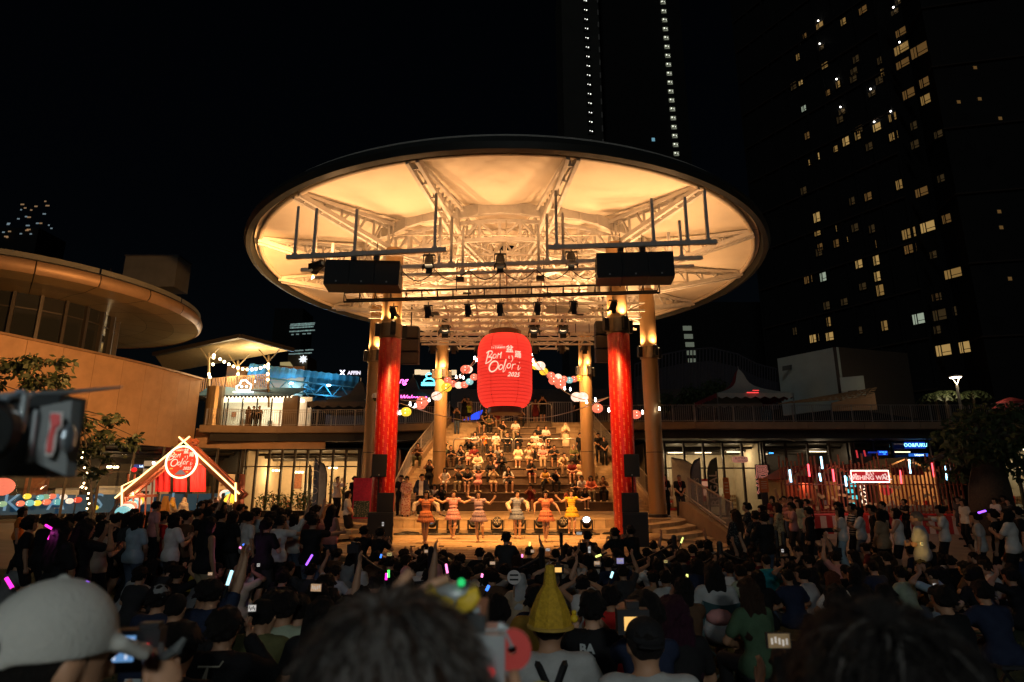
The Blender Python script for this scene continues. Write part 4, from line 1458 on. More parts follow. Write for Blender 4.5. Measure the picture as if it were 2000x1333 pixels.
# pagoda tents on the terrace
def tent(px,pyb,pyt,Y,w,m1,m2,label,valance=True):
 b=at(px,pyb,Y)
 t=thing('pagoda_tent',label,'tent',b)
 H=at(px,pyt,Y).z-b.z
 z0=0.0
 for k in range(4):
  mb=MB()
  c=[(-w/2,-w/2),(w/2,-w/2),(w/2,w/2),(-w/2,w/2)]
  a,d_=Vector((*c[k],z0)),Vector((*c[(k+1)%4],z0))
  vs=[]
  for i in range(9):
   f=i/8
   s=(1-f)**1.7 if f<1 else 0
   zz=H*f
   s=max((1-f)*(1-.62*math.sin(PI*f*.9)),0.015)
   for q in range(5):
    p=a.lerp(d_,q/4)
    vs.append((p.x*s,p.y*s,zz))
  mb.add(vs,[(i*5+q,i*5+q+1,i*5+q+6,i*5+q+5)for i in range(8)for q in range(4)])
  mb.build('roof_panel',m1 if k%2 else m2,t,smooth=True)
  mb=MB()
  for q in range(8):
   p0,p1=a.lerp(d_,q/8),a.lerp(d_,(q+1)/8)
   pm=(p0+p1)/2
   mb.add([p0,p1,p1-Vector((0,0,.28)),pm-Vector((0,0,.45)),p0-Vector((0,0,.28))],[(0,1,2,3,4)])
  mb.build('valance',m1 if(k%2)else m2,t)
  MB().bar((c[k][0],c[k][1],z0),(c[k][0],c[k][1],z0-2.4),.07).build('pole',M_rail,t)
 MB().tube([(0,0,H*.9),(0,0,H+.25)],.03,6).build('finial',M_rail,t)
 return t
M_tdark=mat('tent_dark',(.07,.06,.055),.8,var=.15)
M_tred=mat('tent_red',(.22,.02,.02),.8,var=.15)
M_twht=mat('tent_white',(.40,.40,.36),.8,var=.1)
tent(702,795,745,46,6.0,M_tdark,M_tdark,'dark pagoda tent on the left terrace beside the blue canopy')
tent(805,790,737,47,6.0,M_tdark,M_tdark,'dark pagoda tent behind the left stage columns')
tent(1447,778,722,50,6.0,M_tred,M_twht,'red and white pagoda tent on the right terrace')
MB()
tag(MB().box((0,0,0),(.5,.04,.05)).box((-.25,0,-.17),(.9,.04,.07)).build('tail_light',em('red_strip',(1,.05,.05),1.5),None,at(1476,763,46.8)),'small red glowing strips on the side of the red and white tent','lamp')
E_pneon=em('pink_neon',(1,.12,.55),6)
E_cneon=em('cyan_neon',(.1,.75,.9),4)
t=thing('neon_sign','pink neon welcome script under a dark tent behind the left columns','sign',at(806,777,44.5))
text_on('lettering','Welcome',.52,(0,0,0),E_pneon,t,shear=.4)
t=thing('neon_sign','pink neon letters ng right of the left red column','sign',at(787,744,47))
text_on('lettering','ng',.7,(0,0,0),E_pneon,t,shear=.4)
t=thing('neon_sign','cyan neon figure over a band, left of the upper left column','sign',at(838,742,47))
MB().tube([(-.5,0,-.35),(-.35,0,0),(0,0,.1),(.35,0,0),(.5,0,-.35),(-.5,0,-.35)],.05,6).tube([(.23*math.cos(a),0,.3+.22*math.sin(a))for a in np.linspace(0,6.28,14)],.05,6).build('figure_tube',E_cneon,t)
MB().tube([(-.6,0,-.42),(.7,0,-.42)],.07,6).tube([(-.6,0,-.25),(.7,0,-.25)],.04,6).build('band_tube',E_cneon,t)
t=thing('roof_sign','white lit roof letters with a cross mark left of the left columns','sign',at(683,729,60))
text_on('lettering','X',.7,(-.75,0,0),em('white_sign',(.9,.85,1),3),t,bold=.03)
text_on('lettering','AFFIN',.5,(.45,0,0),em('white_sign2',(.9,.85,1),1.2),t,bold=.02)
t=thing('back_wall','dark wall behind the terrace at the top of the seating','wall',(-3,58,ZT))
for k in range(7):MB().box((-12+k*6.0,0,2.2),(5.9,.3,5.6)).build('wall_panel',mat('back_wall',(.07,.055,.05),.85,var=.2),t)
for(px,py,w_)in((886,727,.5),(830,727,.9),(815,726,.6)):
 MB().box((at(px,py,57.5).x+3,-.2,at(px,py,57.5).z-ZT),(w_,.05,.5)).build('lit_window',em('far_window',(1,.75,.45),.9),t)
tag(MB().slab([(-1.1,0,.0),(0,0,.1),(.2,.8,.8),(-.3,.8,.6)],(0,0,.05)).build('plastic_sheet',em('blue_screen',(.03,.08,1),1.2),None,at(936,822,41.5)),'glowing blue screen lying at the top of the seating, left under the lantern','screen')
# right side of the terrace
t=thing('arched_screen','dark wall with an arched slatted screen on top, right of the stage','wall',at(1280,795,60))
o=t.location
M_scr=mat('screen_wall',(.075,.07,.085),.8,var=.12)
tops=[(1240,712),(1290,694),(1340,684),(1390,680),(1440,692),(1480,712),(1520,722)]
poly=[at(x,800,60)-o for x in(1240,1520)]
poly=[at(1240,800,60)-o,at(1520,800,60)-o]+[at(x,y+25,60)-o for x,y in reversed(tops)]
MB().slab(poly,(0,.3,0)).build('wall',M_scr,t)
for k in range(46):
 f=k/45*(len(tops)-1)
 i=min(int(f),len(tops)-2)
 x=tops[i][0]+(tops[i+1][0]-tops[i][0])*(f-i)
 y=tops[i][1]+(tops[i+1][1]-tops[i][1])*(f-i)
 MB().bar(at(x,y,59.7)-o,at(x,800,59.7)-o,.09,.12).build('slat',M_scr,t)
MB().tube([at(x,y,59.7)-o for x,y in tops],.08,6).build('top_rail',M_scr,t)
t=thing('white_building','pale concrete block building on the right terrace','building',at(1518,790,58))
o=t.location
M_wb=mat('pale_concrete',(.55,.60,.52),.85,var=.1,scale=.6,bump=.1)
f1,f2=at(1518,701,58)-o,at(1633,678,52)-o
g1,g2=at(1518,792,58)-o,at(1638,792,52)-o
def vert_wall(a,b,za,zb,zl,m_,nm,par_):
 d_=Vector((b.x-a.x,b.y-a.y,0)).normalized()
 nn=Vector((-d_.y,d_.x,0))*.3
 vs=[(a.x,a.y,zl),(b.x,b.y,zl),(b.x,b.y,zb),(a.x,a.y,za)]
 return MB().slab(vs,nn).build(nm,m_,par_)
vert_wall(f1,f2,f1.z,f2.z,g1.z-1,M_wb,'front_wall',t)
e2=at(1772,690,60)-o
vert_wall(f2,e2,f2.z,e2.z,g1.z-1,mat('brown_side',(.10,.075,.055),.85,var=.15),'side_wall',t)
h1,h2=at(1640,738,51)-o,at(1686,734,50)-o
vert_wall(h1,h2,h1.z,h2.z,g1.z-1,M_wb,'low_wall',t)
MB().slab([at(x,y,56.5)-o+Vector((0,-.0,0))for x,y in((1528,716),(1546,713),(1546,722),(1528,725))],(0,-.06,0)).build('vent',M_grey,t)
MB().slab([at(x,y,50.3)-o for x,y in((1656,764),(1673,762),(1673,770),(1656,772))],(0,-.06,0)).build('vent',M_grey,t)
t=thing('lattice_roof','low sloping lattice roof in front of the pale building','roof',at(1520,790,47))
o=t.location
for k in range(14):
 MB().bar(at(1520+k*13,789-k*1.0,47)-o,at(1600+k*8,776-k*1.3,50)-o,.06).build('batten',M_wood,t)
for k in range(5):
 f=k/4
 MB().bar(at(1520,789,47).lerp(at(1600,776,50),f)-o,at(1702,776,47).lerp(at(1712,758,50),f)-o,.08).build('rafter',M_wood,t)
vert_wall(at(1625,792,49)-o,at(1712,792,48)-o,(at(1625,787,49)-o).z,(at(1712,768,48)-o).z,-.3,M_panel,'gable',t)
lp=thing('lamp_post','tall lamp post with a lit ring head on the right terrace','street lamp',at(1877,800,44))
H=at(1866,734,44).z-lp.location.z
dx=at(1867,734,44).x-lp.location.x
MB().tube([(0,0,-1),(0,0,H*.72)],[.12,.09],10).build('pole',M_grey,lp)
for s_ in(-1,1):MB().tube([(0,0,H*.72),(s_*.3,0,H*.95)],.035,6).build('arm',M_bar,lp)
MB().lathe([(.42,H*.95),(.45,H*.97),(.42,H)],20).build('ring_head',M_bar,lp)
MB().lathe([(.36,H*.93),(.36,H*.945)],20).build('lens',em('lamp_lens',(1,.82,.62),9),lp)
lamp('POINT',lp.location+Vector((0,-.1,H*.85)),260,(1,.78,.5),.3,name='lamp_post_light')
# towers
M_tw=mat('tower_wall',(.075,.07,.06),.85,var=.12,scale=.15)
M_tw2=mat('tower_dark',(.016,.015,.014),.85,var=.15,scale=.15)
M_ledge=mat('tower_ledge',(.055,.036,.026),.85,var=.1)
E_win=[em('win_a',(1,.62,.20),.34),em('win_b',(1,.58,.17),.19),em('win_c',(1,.52,.15),.085),em('win_w',(.85,1,.75),.3),em('win_d',(.8,.5,.2),.025)]
E_spot=em('balcony_lamp',(1,.95,.85),6)
tw=thing('apartment_tower','tall dark apartment tower with scattered lit windows at the right','building',(59.4,130,0))
dirv=Vector((.5,-.866,0))
nrmv=Vector((-.866,-.5,0))
O=Vector((57.8,132.8,0))
LEN=33.5
def on_face(px,py):
 """where the sight line meets the facade plane"""
 u=(px-1000)/FPX
 v=(666.5-py)/FPX
 dr=Vector((u,CP-v*SP,SP+v*CP))
 C0=Vector((0,0,CAMZ))
 k=(O-C0).dot(nrmv)/dr.dot(nrmv)
 return C0+dr*k
base=tw.location
ang=math.atan2(dirv.y,dirv.x)
c=O+dirv*LEN/2-nrmv*8
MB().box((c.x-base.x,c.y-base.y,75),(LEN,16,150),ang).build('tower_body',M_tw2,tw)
for k in range(2,44):
 z=3.05*k
 c=O+dirv*LEN/2+nrmv*.18
 if k%3==0:
  MB().box((c.x-base.x,c.y-base.y,z),(LEN,.5,.28),ang).build('ledge',M_ledge,tw)
for k in range(9):
 c=O+dirv*(LEN*k/8)+nrmv*.12
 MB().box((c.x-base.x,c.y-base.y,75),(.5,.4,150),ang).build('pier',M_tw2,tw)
wm={}
def window(px,py,wpx,hpx,kind,lampstar=False):
 p=on_face(px,py)
 dist=(p-Vector((0,0,CAMZ))).length
 h=hpx*dist/FPX*.9
 w=wpx*dist/FPX*1.05
 key=(max(.3,round(w*4)/4),max(.5,round(h*4)/4))
 w,h=key
 if key not in wm:
  fr=MB()
  for x in(-w/2,-w*.12,w/2):fr.box((x,0,0),(.14,.2,h))
  fr.box((w*.2,-.02,-h*.18),(w*.6,.1,.09)).box((-w*.3,.0,0),(.07,.1,h))
  for z in(-h/2,h/2):fr.box((0,0,z),(w+.12,.2,.12))
  pn=MB()
  pn.box((0,.05,0),(w,.04,h))
  wm[key]=(fr.mesh('window',M_tw2),pn)
 o=link('window',wm[key][0],tw,p-base+nrmv*.15)
 o.rotation_euler=(0,0,ang)
 pk=(key,kind)
 if pk not in wm:
  wm[pk]=wm[key][1].mesh('pane',E_win[kind])
 link('pane',wm[pk],o)
 if lampstar:
  MB().ball((0,-.35,h/2+.3),.17,8).build('balcony_lamp',E_spot,o)
W7=[(400,205,45,60,1,1),(285,280,25,45,2,0),(240,435,40,50,1,0),(438,505,40,45,1,0),(260,630,42,45,0,0),(580,170,35,55,1,0),(540,650,30,55,1,1),(460,715,35,45,2,0),(285,830,45,50,3,0),(570,860,40,50,4,1),(308,1040,40,60,2,0),(315,1250,25,50,1,0),(345,1220,18,55,2,0),(388,1200,22,55,0,0),(518,1145,40,50,1,0),(600,1085,42,65,0,0),(690,1040,35,65,1,0),(830,980,60,60,0,1),(957,900,45,65,1,1),(965,1045,55,60,1,0),(730,80,45,55,2,0),(1020,250,60,60,2,0),(1025,375,80,70,1,1),(1160,390,90,85,2,0),(1035,490,70,60,2,0),(890,555,35,65,1,0),(1200,635,50,70,2,0),(1080,720,70,70,2,0),(1210,765,55,70,1,0),(1120,965,40,60,4,0),(410,370,40,40,4,1),(800,720,40,40,4,1),(975,95,40,40,4,1),(1000,20,30,40,4,1),(90,118,8,45,2,0)]
for(x,y,w,h,k,s)in W7:window(1500+x/3.92,y/3.92,w/3.92,h/3.92,k,s)
W8=[(865,135,45,65,1,0),(655,215,40,50,2,0),(1003,185,60,55,2,0),(550,245,35,50,4,0),(323,350,42,65,0,0),(325,450,35,45,1,0),(343,545,32,52,2,0),(448,520,35,55,2,0),(445,425,14,45,1,0),(518,495,12,38,1,0),(703,525,12,55,2,0),(680,425,30,55,4,0),(920,455,70,65,1,0),(1042,412,72,65,0,0),(930,555,60,60,2,0),(1165,360,40,60,2,0),(595,655,42,55,0,0),(708,630,36,60,0,0),(715,735,36,60,0,0),(733,825,40,75,1,0),(265,755,50,50,2,0),(362,738,38,58,3,0),(385,925,40,50,4,0),(398,1030,26,60,1,0),(305,1138,62,52,0,0),(405,1125,45,58,0,0),(762,1055,38,65,1,0),(985,1010,62,68,3,0),(1120,985,65,65,4,0),(1218,960,25,55,4,0),(1145,1215,72,65,0,0),(1283,1195,52,68,0,0),(1207,715,80,60,1,0),(620,800,40,50,4,0),(500,900,40,50,4,0),(1100,870,50,50,4,0)]
for(x,y,w,h,k,s)in W8:window(1500+x/3.332,320+y/3.332,w/3.332,h/3.332,k,s)
for k in range(60):
 window(rnd.uniform(1545,1840),rnd.uniform(20,680),11,15,4)if k%3==0 else None
tw2=thing('apartment_tower','second dark tower at the right edge with few lights','building',(86,98,0))
MB().box((12,14,70),(26,26,140),R(-12)).build('tower_body',M_tw2,tw2)
for k in range(3,34):
 if k%4==0:MB().box((12,14,3.4*k),(26.8,26.8,.3),R(-12)).build('ledge',M_ledge,tw2)
for(px,py)in((1904,133),(1913,194),(1955,445),(1972,545),(1951,414),(1872,200),(1953,232)):
 p=at(px,py,94)-tw2.location
 f=MB().box((p.x,p.y,p.z),(.9,.1,.9)).build('window',M_tw,tw2)
 MB().box((p.x,p.y-.08,p.z),(.6,.04,.6)).build('pane',E_win[2],f)
def ctower(name,label,x0,x1,Y,m_,dep=30):
 a,b=at(x0,300,Y),at(x1,300,Y)
 t=thing(name,label,'building',(a.x,Y,0))
 MB().box(((b.x-a.x)/2,dep/2,110),(b.x-a.x,dep,220)).build('tower_body',m_,t)
 return t
ta_=ctower('skyscraper','dim grey tower with a column of stair lights behind the canopy',1103,1180,210,M_tw)
tb_=ctower('skyscraper','dark tower with a column of bright stair landings behind the canopy',1182,1350,216,M_tw2)
E_land=em('landing_light',(.9,.95,.7),.16)
E_lsp=em('landing_spot',(1,1,.9),2.2)
for k in range(16):
 y=3+18.2*k
 x=1143+12.5*k/15
 p=at(x,y,209.8)-ta_.location
 w=MB().box((p.x,p.y,p.z),(2.4,.4,2.2)).build('landing',M_tw2,ta_)
 MB().ball((p.x-.45,p.y-.3,p.z+.25),.17,6).ball((p.x+.4,p.y-.3,p.z),.24,6).build('landing_lamp',E_lsp,w)
for k in range(2,70):
 if k%2==0:MB().box(((at(1180,300,210).x-ta_.location.x)-.3,-.15,3*k),(.5,.3,2.6)).build('corner_trim',M_bar,ta_)
for k in range(18):
 y=5+17.4*k
 x=1295+26*k/17
 p=at(x,y,215.8)-tb_.location
 w=MB().box((p.x,p.y,p.z),(2.1,.3,1.7)).build('landing',E_land,tb_)
 MB().ball((p.x-.5,p.y-.3,p.z+.25),.2,6).ball((p.x+.55,p.y-.3,p.z-.1),.17,6).build('landing_lamp',E_lsp,w)
 MB().bar((p.x-1.2,p.y-.25,p.z-.9),(p.x+1.2,p.y-.25,p.z+.1),.35,.1).build('stair_flight',M_tw2,w)
p=at(1276,273,215.8)-tb_.location
MB().box((p.x,p.y,p.z),(1.2,.2,1.4)).build('window',em('win_blue',(.3,.7,.9),.4),tb_)
fb=ctower('office_tower','far dark office tower with dotted window rows left of the canopy',566,618,260,M_tw2,14)
fb.children[0].scale=(1,1,.36)
fb.children[0].location=(0,0,0)
for(y,n,s)in((634,8,.5),(637,9,.5),(641,9,.45),(648,7,1.0),(654,4,.4),(686,5,.8),(692,5,1.0)):
 mb=MB()
 for k in range(n):
  p=at(569+46*(k+rnd.uniform(0,.4))/n,y-6*k/n*.5,259.5)-fb.location
  mb.box((p.x,p.y,p.z),(rnd.uniform(.5,1.4)*(1+s),.2,.5))
 mb.build('window_row',em('office_row',(.6,.85,.8),.2),fb)
lb=thing('hotel_block','small lit block with a white star emblem left of the canopy','building',at(545,735,120))
o=lb.location
MB().slab([at(x,y,120)-o for x,y in((562,694),(600,694),(600,740),(562,740))],(0,6,0)).build('wall',mat('block_wall',(.12,.1,.06),.8),lb)
MB().slab([at(x,y,119.8)-o for x,y in((547,708),(566,707),(572,716),(547,714))],(0,.1,0)).build('lit_storey',em('block_lit',(.9,.7,.3),.35),lb)
st_=MB()
p=at(592,702,119.5)-o
for k in range(4):
 a=k*PI/4
 st_.bar(p+Vector((.85*math.cos(a),0,.85*math.sin(a))),p-Vector((.85*math.cos(a),0,.85*math.sin(a))),.14)
st_.tube([p+Vector((.55*math.cos(a),0,.55*math.sin(a)))for a in np.linspace(0,6.28,13)],.08,5)
st_.build('star_emblem',em('emblem',(.9,.95,1),1.2),lb)
t=ctower('office_tower','faint far tower with few lights at the left edge',-30,105,300,M_tw2,20)
t.children[0].scale=(1,1,.62)
for k in range(26):
 p=at(rnd.uniform(2,104),rnd.uniform(388,470),299)-t.location
 MB().box((p.x,p.y,p.z),(rnd.uniform(.6,2.2),.2,.7)).build('window',em('far_win'+str(k%2),((1,.6,.3),(.6,.8,.9))[k%2],.22),t)
t=thing('low_building','dark low rise behind the right end of the canopy','building',at(1340,700,150))
MB().box((14,8,2),(60,16,26)).build('wall',M_tw2,t)
for k in range(5):
 MB().box((at(1345,655+k*12,149).x-t.location.x+k*.3,-.2,at(1345,640+k*16,149).z-t.location.z),(2.2,.2,1.2)).build('window',em('low_win',(.7,.8,.6),.12),t)
# people: smooth union of limbs on a grid, turned into one surface
class Field:
 def __init__(s,lo,hi,h):
  s.lo=np.array(lo,np.float32)
  s.h=h
  s.n=np.ceil((np.array(hi)-np.array(lo))/h).astype(int)+2
  s.a=np.full(s.n,1e3,np.float32)
 def sub(s,lo,hi):
  i0=np.maximum(np.floor((np.array(lo)-s.lo)/s.h).astype(int)-1,0)
  i1=np.minimum(np.ceil((np.array(hi)-s.lo)/s.h).astype(int)+2,s.n)
  if(i1<=i0).any():return None
  ax=[s.lo[k]+s.h*np.arange(i0[k],i1[k],dtype=np.float32)for k in range(3)]
  X,Y,Z=np.meshgrid(*ax,indexing='ij',sparse=True)
  return tuple(slice(a,b)for a,b in zip(i0,i1)),X,Y,Z
 def blend(s,sl,d,k):
  a=s.a[sl]
  hh=np.clip(0.5+0.5*(a-d)/k,0,1)
  s.a[sl]=np.where(a>100,d,a+(d-a)*hh-k*hh*(1-hh))
 def cone(s,a,b,ra,rb,k=0.03,flat=None,fs=1.0):
  """tapered limb a->b; flat: direction squeezed by fs"""
  a,b=np.array(a,np.float32),np.array(b,np.float32)
  m=max(ra,rb)+k+3*s.h
  g=s.sub(np.minimum(a,b)-m,np.maximum(a,b)+m)
  if g is None:return s
  sl,X,Y,Z=g
  px,py,pz=X-a[0],Y-a[1],Z-a[2]
  ba=b-a
  L2=float(ba@ba)+1e-9
  if flat is not None:
   n=np.array(flat,np.float32)
   n=n/np.linalg.norm(n)
   dn=px*n[0]+py*n[1]+pz*n[2]
   c=(1/fs-1)
   bn=float(ba@n)
   px,py,pz=px+n[0]*dn*c,py+n[1]*dn*c,pz+n[2]*dn*c
   ba=ba+n*bn*c
   L2=float(ba@ba)+1e-9
  t=np.clip((px*ba[0]+py*ba[1]+pz*ba[2])/L2,0,1)
  d=np.sqrt((px-t*ba[0])**2+(py-t*ba[1])**2+(pz-t*ba[2])**2)-(ra+(rb-ra)*t)
  if flat is not None:d=d*(0.5+0.5*fs)
  s.blend(sl,d.astype(np.float32),k)
  return s
 def ell(s,c,r,k=0.02,M=None):
  c=np.array(c,np.float32)
  r=np.array(r,np.float32)
  m=r.max()+k+3*s.h
  g=s.sub(c-m,c+m)
  if g is None:return s
  sl,X,Y,Z=g
  X,Y,Z=X-c[0],Y-c[1],Z-c[2]
  if M is not None:
   X,Y,Z=(M[0][0]*X+M[1][0]*Y+M[2][0]*Z,M[0][1]*X+M[1][1]*Y+M[2][1]*Z,M[0][2]*X+M[1][2]*Y+M[2][2]*Z)
  q=np.sqrt((X/r[0])**2+(Y/r[1])**2+(Z/r[2])**2)
  d=(q-1)*r.min()
  s.blend(sl,d.astype(np.float32),k)
  return s
 def carve(s,fn):
  """keep only where fn(X,Y,Z) < 0"""
  ax=[s.lo[k]+s.h*np.arange(0,s.n[k],dtype=np.float32)for k in range(3)]
  X,Y,Z=np.meshgrid(*ax,indexing='ij',sparse=True)
  s.a=np.maximum(s.a,fn(X,Y,Z).astype(np.float32))
  return s
 def add(s,fn):
  ax=[s.lo[k]+s.h*np.arange(0,s.n[k],dtype=np.float32)for k in range(3)]
  X,Y,Z=np.meshgrid(*ax,indexing='ij',sparse=True)
  s.a=s.a+fn(X,Y,Z).astype(np.float32)
  return s
 def surface(s):
  a=s.a
  ins=a<0
  c=np.zeros(tuple(x-1 for x in a.shape),np.int8)
  for i in(0,1):
   for j in(0,1):
    for k in(0,1):
     c+=ins[i:a.shape[0]-1+i,j:a.shape[1]-1+j,k:a.shape[2]-1+k]
  act=(c>0)&(c<8)
  I=np.argwhere(act)
  if len(I)==0:return np.zeros((0,3)),[]
  idx=np.full(c.shape,-1,np.int32)
  idx[act]=np.arange(len(I))
  V=np.zeros((len(I),3),np.float64)
  W_=np.zeros(len(I))
  cor=[(i,j,k)for i in(0,1)for j in(0,1)for k in(0,1)]
  val={q:np.clip(a[I[:,0]+q[0],I[:,1]+q[1],I[:,2]+q[2]],-1,1)for q in cor}
  for p in cor:
   for ax in range(3):
    if p[ax]==0:
     q=list(p)
     q[ax]=1
     q=tuple(q)
     v0,v1=val[p],val[q]
     m=(v0<0)!=(v1<0)
     t=np.where(m,v0/np.where(m,v0-v1,1),0)
     pos=np.tile(np.array(p,float),(len(I),1))
     pos[:,ax]=t
     V+=pos*m[:,None]
     W_+=m
  V=(V/np.maximum(W_,1)[:,None]+I)*s.h+s.lo
  F=[]
  for ax in range(3):
   o=[1 if k!=ax else 0 for k in range(3)]
   sl0=[slice(1,a.shape[k]-1)if k!=ax else slice(0,a.shape[k]-1)for k in range(3)]
   sl1=[slice(1,a.shape[k]-1)if k!=ax else slice(1,a.shape[k])for k in range(3)]
   x0,x1=ins[tuple(sl0)],ins[tuple(sl1)]
   E=np.argwhere(x0!=x1)
   flip=x0[x0!=x1]
   E=E+np.array(o)
   u,v=[k for k in range(3)if k!=ax]
   eu,ev=np.zeros(3,int),np.zeros(3,int)
   eu[u]=1
   ev[v]=1
   def ix(P_):return idx[P_[:,0],P_[:,1],P_[:,2]]
   q=np.stack([ix(E-eu-ev),ix(E-ev),ix(E),ix(E-eu)],1)
   if ax==1:flip=~flip
   q[~flip]=q[~flip][:,::-1]
   F.append(q)
  F=np.concatenate(F)
  return V,F[(F>=0).all(1)]
def sdf_mesh(name,parts,mats):
 """one mesh from (verts, quads, material) pieces"""
 me=bpy.data.meshes.new(name)
 vs,fs,mi=[],[],[]
 o=0
 for V,F,m in parts:
  vs.extend(map(tuple,V))
  fs.extend([tuple(int(i)+o for i in f)for f in F])
  mi.extend([m]*len(F))
  o+=len(V)
 me.from_pydata(vs,[],fs)
 for m in mats:me.materials.append(m)
 me.polygons.foreach_set('material_index',mi)
 me.polygons.foreach_set('use_smooth',[True]*len(fs))
 me.update()
 return me
V3=lambda*a:np.array(a,float)
def unit(v):return v/(np.linalg.norm(v)+1e-9)
def ik(S,T,l1,l2,hint):
 d=T-S
 L=np.linalg.norm(d)
 L2=min(L,(l1+l2)*.995)
 u=unit(d)
 T=S+u*L2
 x=(l1*l1-l2*l2+L2*L2)/(2*L2)
 h=math.sqrt(max(0,l1*l1-x*x))
 p=np.array(hint,float)
 p=unit(p-u*(p@u))
 return S+u*x+p*h,T
class Pose:
 """front is -y; x>0 is the person's left"""
 def __init__(s,pel=.93,lean=0,ya=0,wl=(.26,-.04,.84),wr=(-.26,-.04,.84),al=(.10,.02,.075),ar=(-.10,.02,.075),kl=(0.1,-1,0),kr=(-.1,-1,0),el=(.5,.8,-.3),er=(-.5,.8,-.3),hp=0,hy=0,sh=.16,hip=.088,hdl=None,hdr=None,side=0,foot=None,py=0.0,tl=None,trr=None):
  P_=lambda*q:np.array(q,float)
  s.pel=P_(0,py,pel)
  cl,sl_=math.cos(R(lean)),math.sin(R(lean))
  cs,ss=math.cos(R(side)),math.sin(R(side))
  up=P_(ss,-sl_,cl*cs)
  up=unit(up)
  s.up=up
  cya,sya=math.cos(R(ya)),math.sin(R(ya))
  rt=P_(cya,sya,0)
  s.fw=unit(np.cross(up,rt))*-1
  s.fw=unit(np.cross(rt,up))*-1 if False else unit(np.cross(rt,up))
  if s.fw[1]>0:s.fw=-s.fw
  s.rt=rt
  s.waist=s.pel+up*.15
  s.chest=s.pel+up*.33
  s.neck=s.pel+up*.485
  s.shl=s.pel+up*.445+rt*sh
  s.shr=s.pel+up*.445-rt*sh
  nk=unit(up*.6+P_(0,0,.6)+s.fw*.18)
  s.head=s.neck+nk*.155
  s.hM=(Matrix.Translation(Vector(s.head))@Matrix.Rotation(R(hy),4,'Z')@Matrix.Rotation(R(hp),4,'X'))
  s.hl=s.pel+P_(hip,0,-.02)
  s.hr=s.pel+P_(-hip,0,-.02)
  s.kl,s.al=ik(s.hl,P_(*al),.435,.43,kl)
  s.kr,s.ar=ik(s.hr,P_(*ar),.435,.43,kr)
  s.el,s.wl=ik(s.shl,P_(*wl),.285,.255,el)
  s.er,s.wr=ik(s.shr,P_(*wr),.285,.255,er)
  s.hdl=unit(np.array(hdl,float))if hdl else unit(s.wl-s.el)
  s.hdr=unit(np.array(hdr,float))if hdr else unit(s.wr-s.er)
  s.tl=unit(np.array(tl,float))if tl else None
  s.trr=unit(np.array(trr,float))if trr else None
  fd=foot or(.12,-1,-.28)
  s.fl=s.al+unit(P_(fd[0],fd[1],0))*.15+P_(0,0,-.045)
  s.fr=s.ar+unit(P_(-fd[0],fd[1],0))*.15+P_(0,0,-.045)
  pts=np.array([s.pel,s.chest,s.neck,s.head+P_(0,0,.13),s.shl,s.shr,s.kl,s.kr,s.al,s.ar,s.el,s.er,s.wl,s.wr,s.fl,s.fr,s.wl+s.hdl*.2,s.wr+s.hdr*.2])
  s.lo=pts.min(0)-.2
  s.hi=pts.max(0)+.2
M_eye=mat('eye_dark',(.015,.01,.008),.3,var=0)
M_lip=mat('lip',(.36,.10,.08),.5,var=0)
def torso(f,p,g=0.0,k=.05,hem=0.0):
 f.cone(p.pel+p.rt*.045,p.pel-p.rt*.045,.118+g,.118+g,k,flat=p.fw,fs=.86)
 f.cone(p.pel,p.waist,.135+g,.122+g,k,flat=p.fw,fs=.78)
 f.cone(p.waist,p.chest,.122+g,.148+g,k,flat=p.fw,fs=.74)
 f.cone(p.chest-p.rt*.05,p.chest+p.rt*.05,.112+g,.112+g,k,flat=p.fw,fs=.92)
 f.cone(p.shl-p.rt*.05,p.shr+p.rt*.05,.058+g,.058+g,.06)
 f.cone(p.chest+p.up*.05,p.neck-p.up*.02,.10+g*.6,.065+g*.3,.05,flat=p.fw,fs=.85)
def head_sdf(f,c,M):
 L=lambda x,y,z:np.array(M@Vector((x,y,z)))
 M3=[[M[i][j]for j in range(3)]for i in range(3)]
 f.ell(L(0,.008,.022),(.076,.095,.098),.02,M3)
 f.ell(L(0,-.022,-.045),(.058,.062,.070),.03,M3)
 f.cone(L(0,-.06,-.085),L(0,-.07,-.09),.026,.02,.02)
 f.cone(L(0,-.086,.008),L(0,-.104,-.03),.009,.014,.012)
 for sx in(-1,1):
  f.ell(L(sx*.079,.012,-.005),(.012,.022,.032),.008,M3)
  f.cone(L(sx*.022,-.085,.022),L(sx*.046,-.072,.02),.012,.01,.012)
def face_parts(M):
 mb=MB()
 for sx in(-1,1):
  mb.ball((sx*.030,-.081,.004),.012,8,1,(1.25,.7,.75))
  mb.bar((sx*.018,-.092,.026),(sx*.046,-.078,.028),.008,.008,1)
 mb.ball((0,-.090,-.057),.018,8,2,(1.3,.55,.42))
 mb.xf(M)
 return mb
def hand_geo(w,hd,side,thumb=None):
 """palm end and fingers: (palm a, palm b), tubes"""
 hd=unit(hd)
 ref=np.array(thumb)if thumb is not None else(V3(0,0,1)if abs(hd[2])<.8 else V3(0,-1,0))
 a=unit(ref-hd*(ref@hd))
 nrm=np.cross(hd,a)
 pa,pb=w+hd*.015,w+hd*.08
 mb=MB()
 for k,(o,L)in enumerate(((.028,.062),(.010,.072),(-.009,.066),(-.026,.052))):
  b0=w+hd*.078+a*o
  c=nrm*(1 if side>0 else-1)
  p1=b0+hd*L*.5+c*.006
  p2=b0+hd*L*.85+c*.022
  mb.tube([b0-hd*.02,p1,p2],[.0105,.0095,.007],6)
 t0=w+hd*.03+a*.025
 mb.tube([t0,t0+a*.03+hd*.02,t0+a*.042+hd*.05],[.014,.012,.009],6)
 return pa,pb,nrm,mb
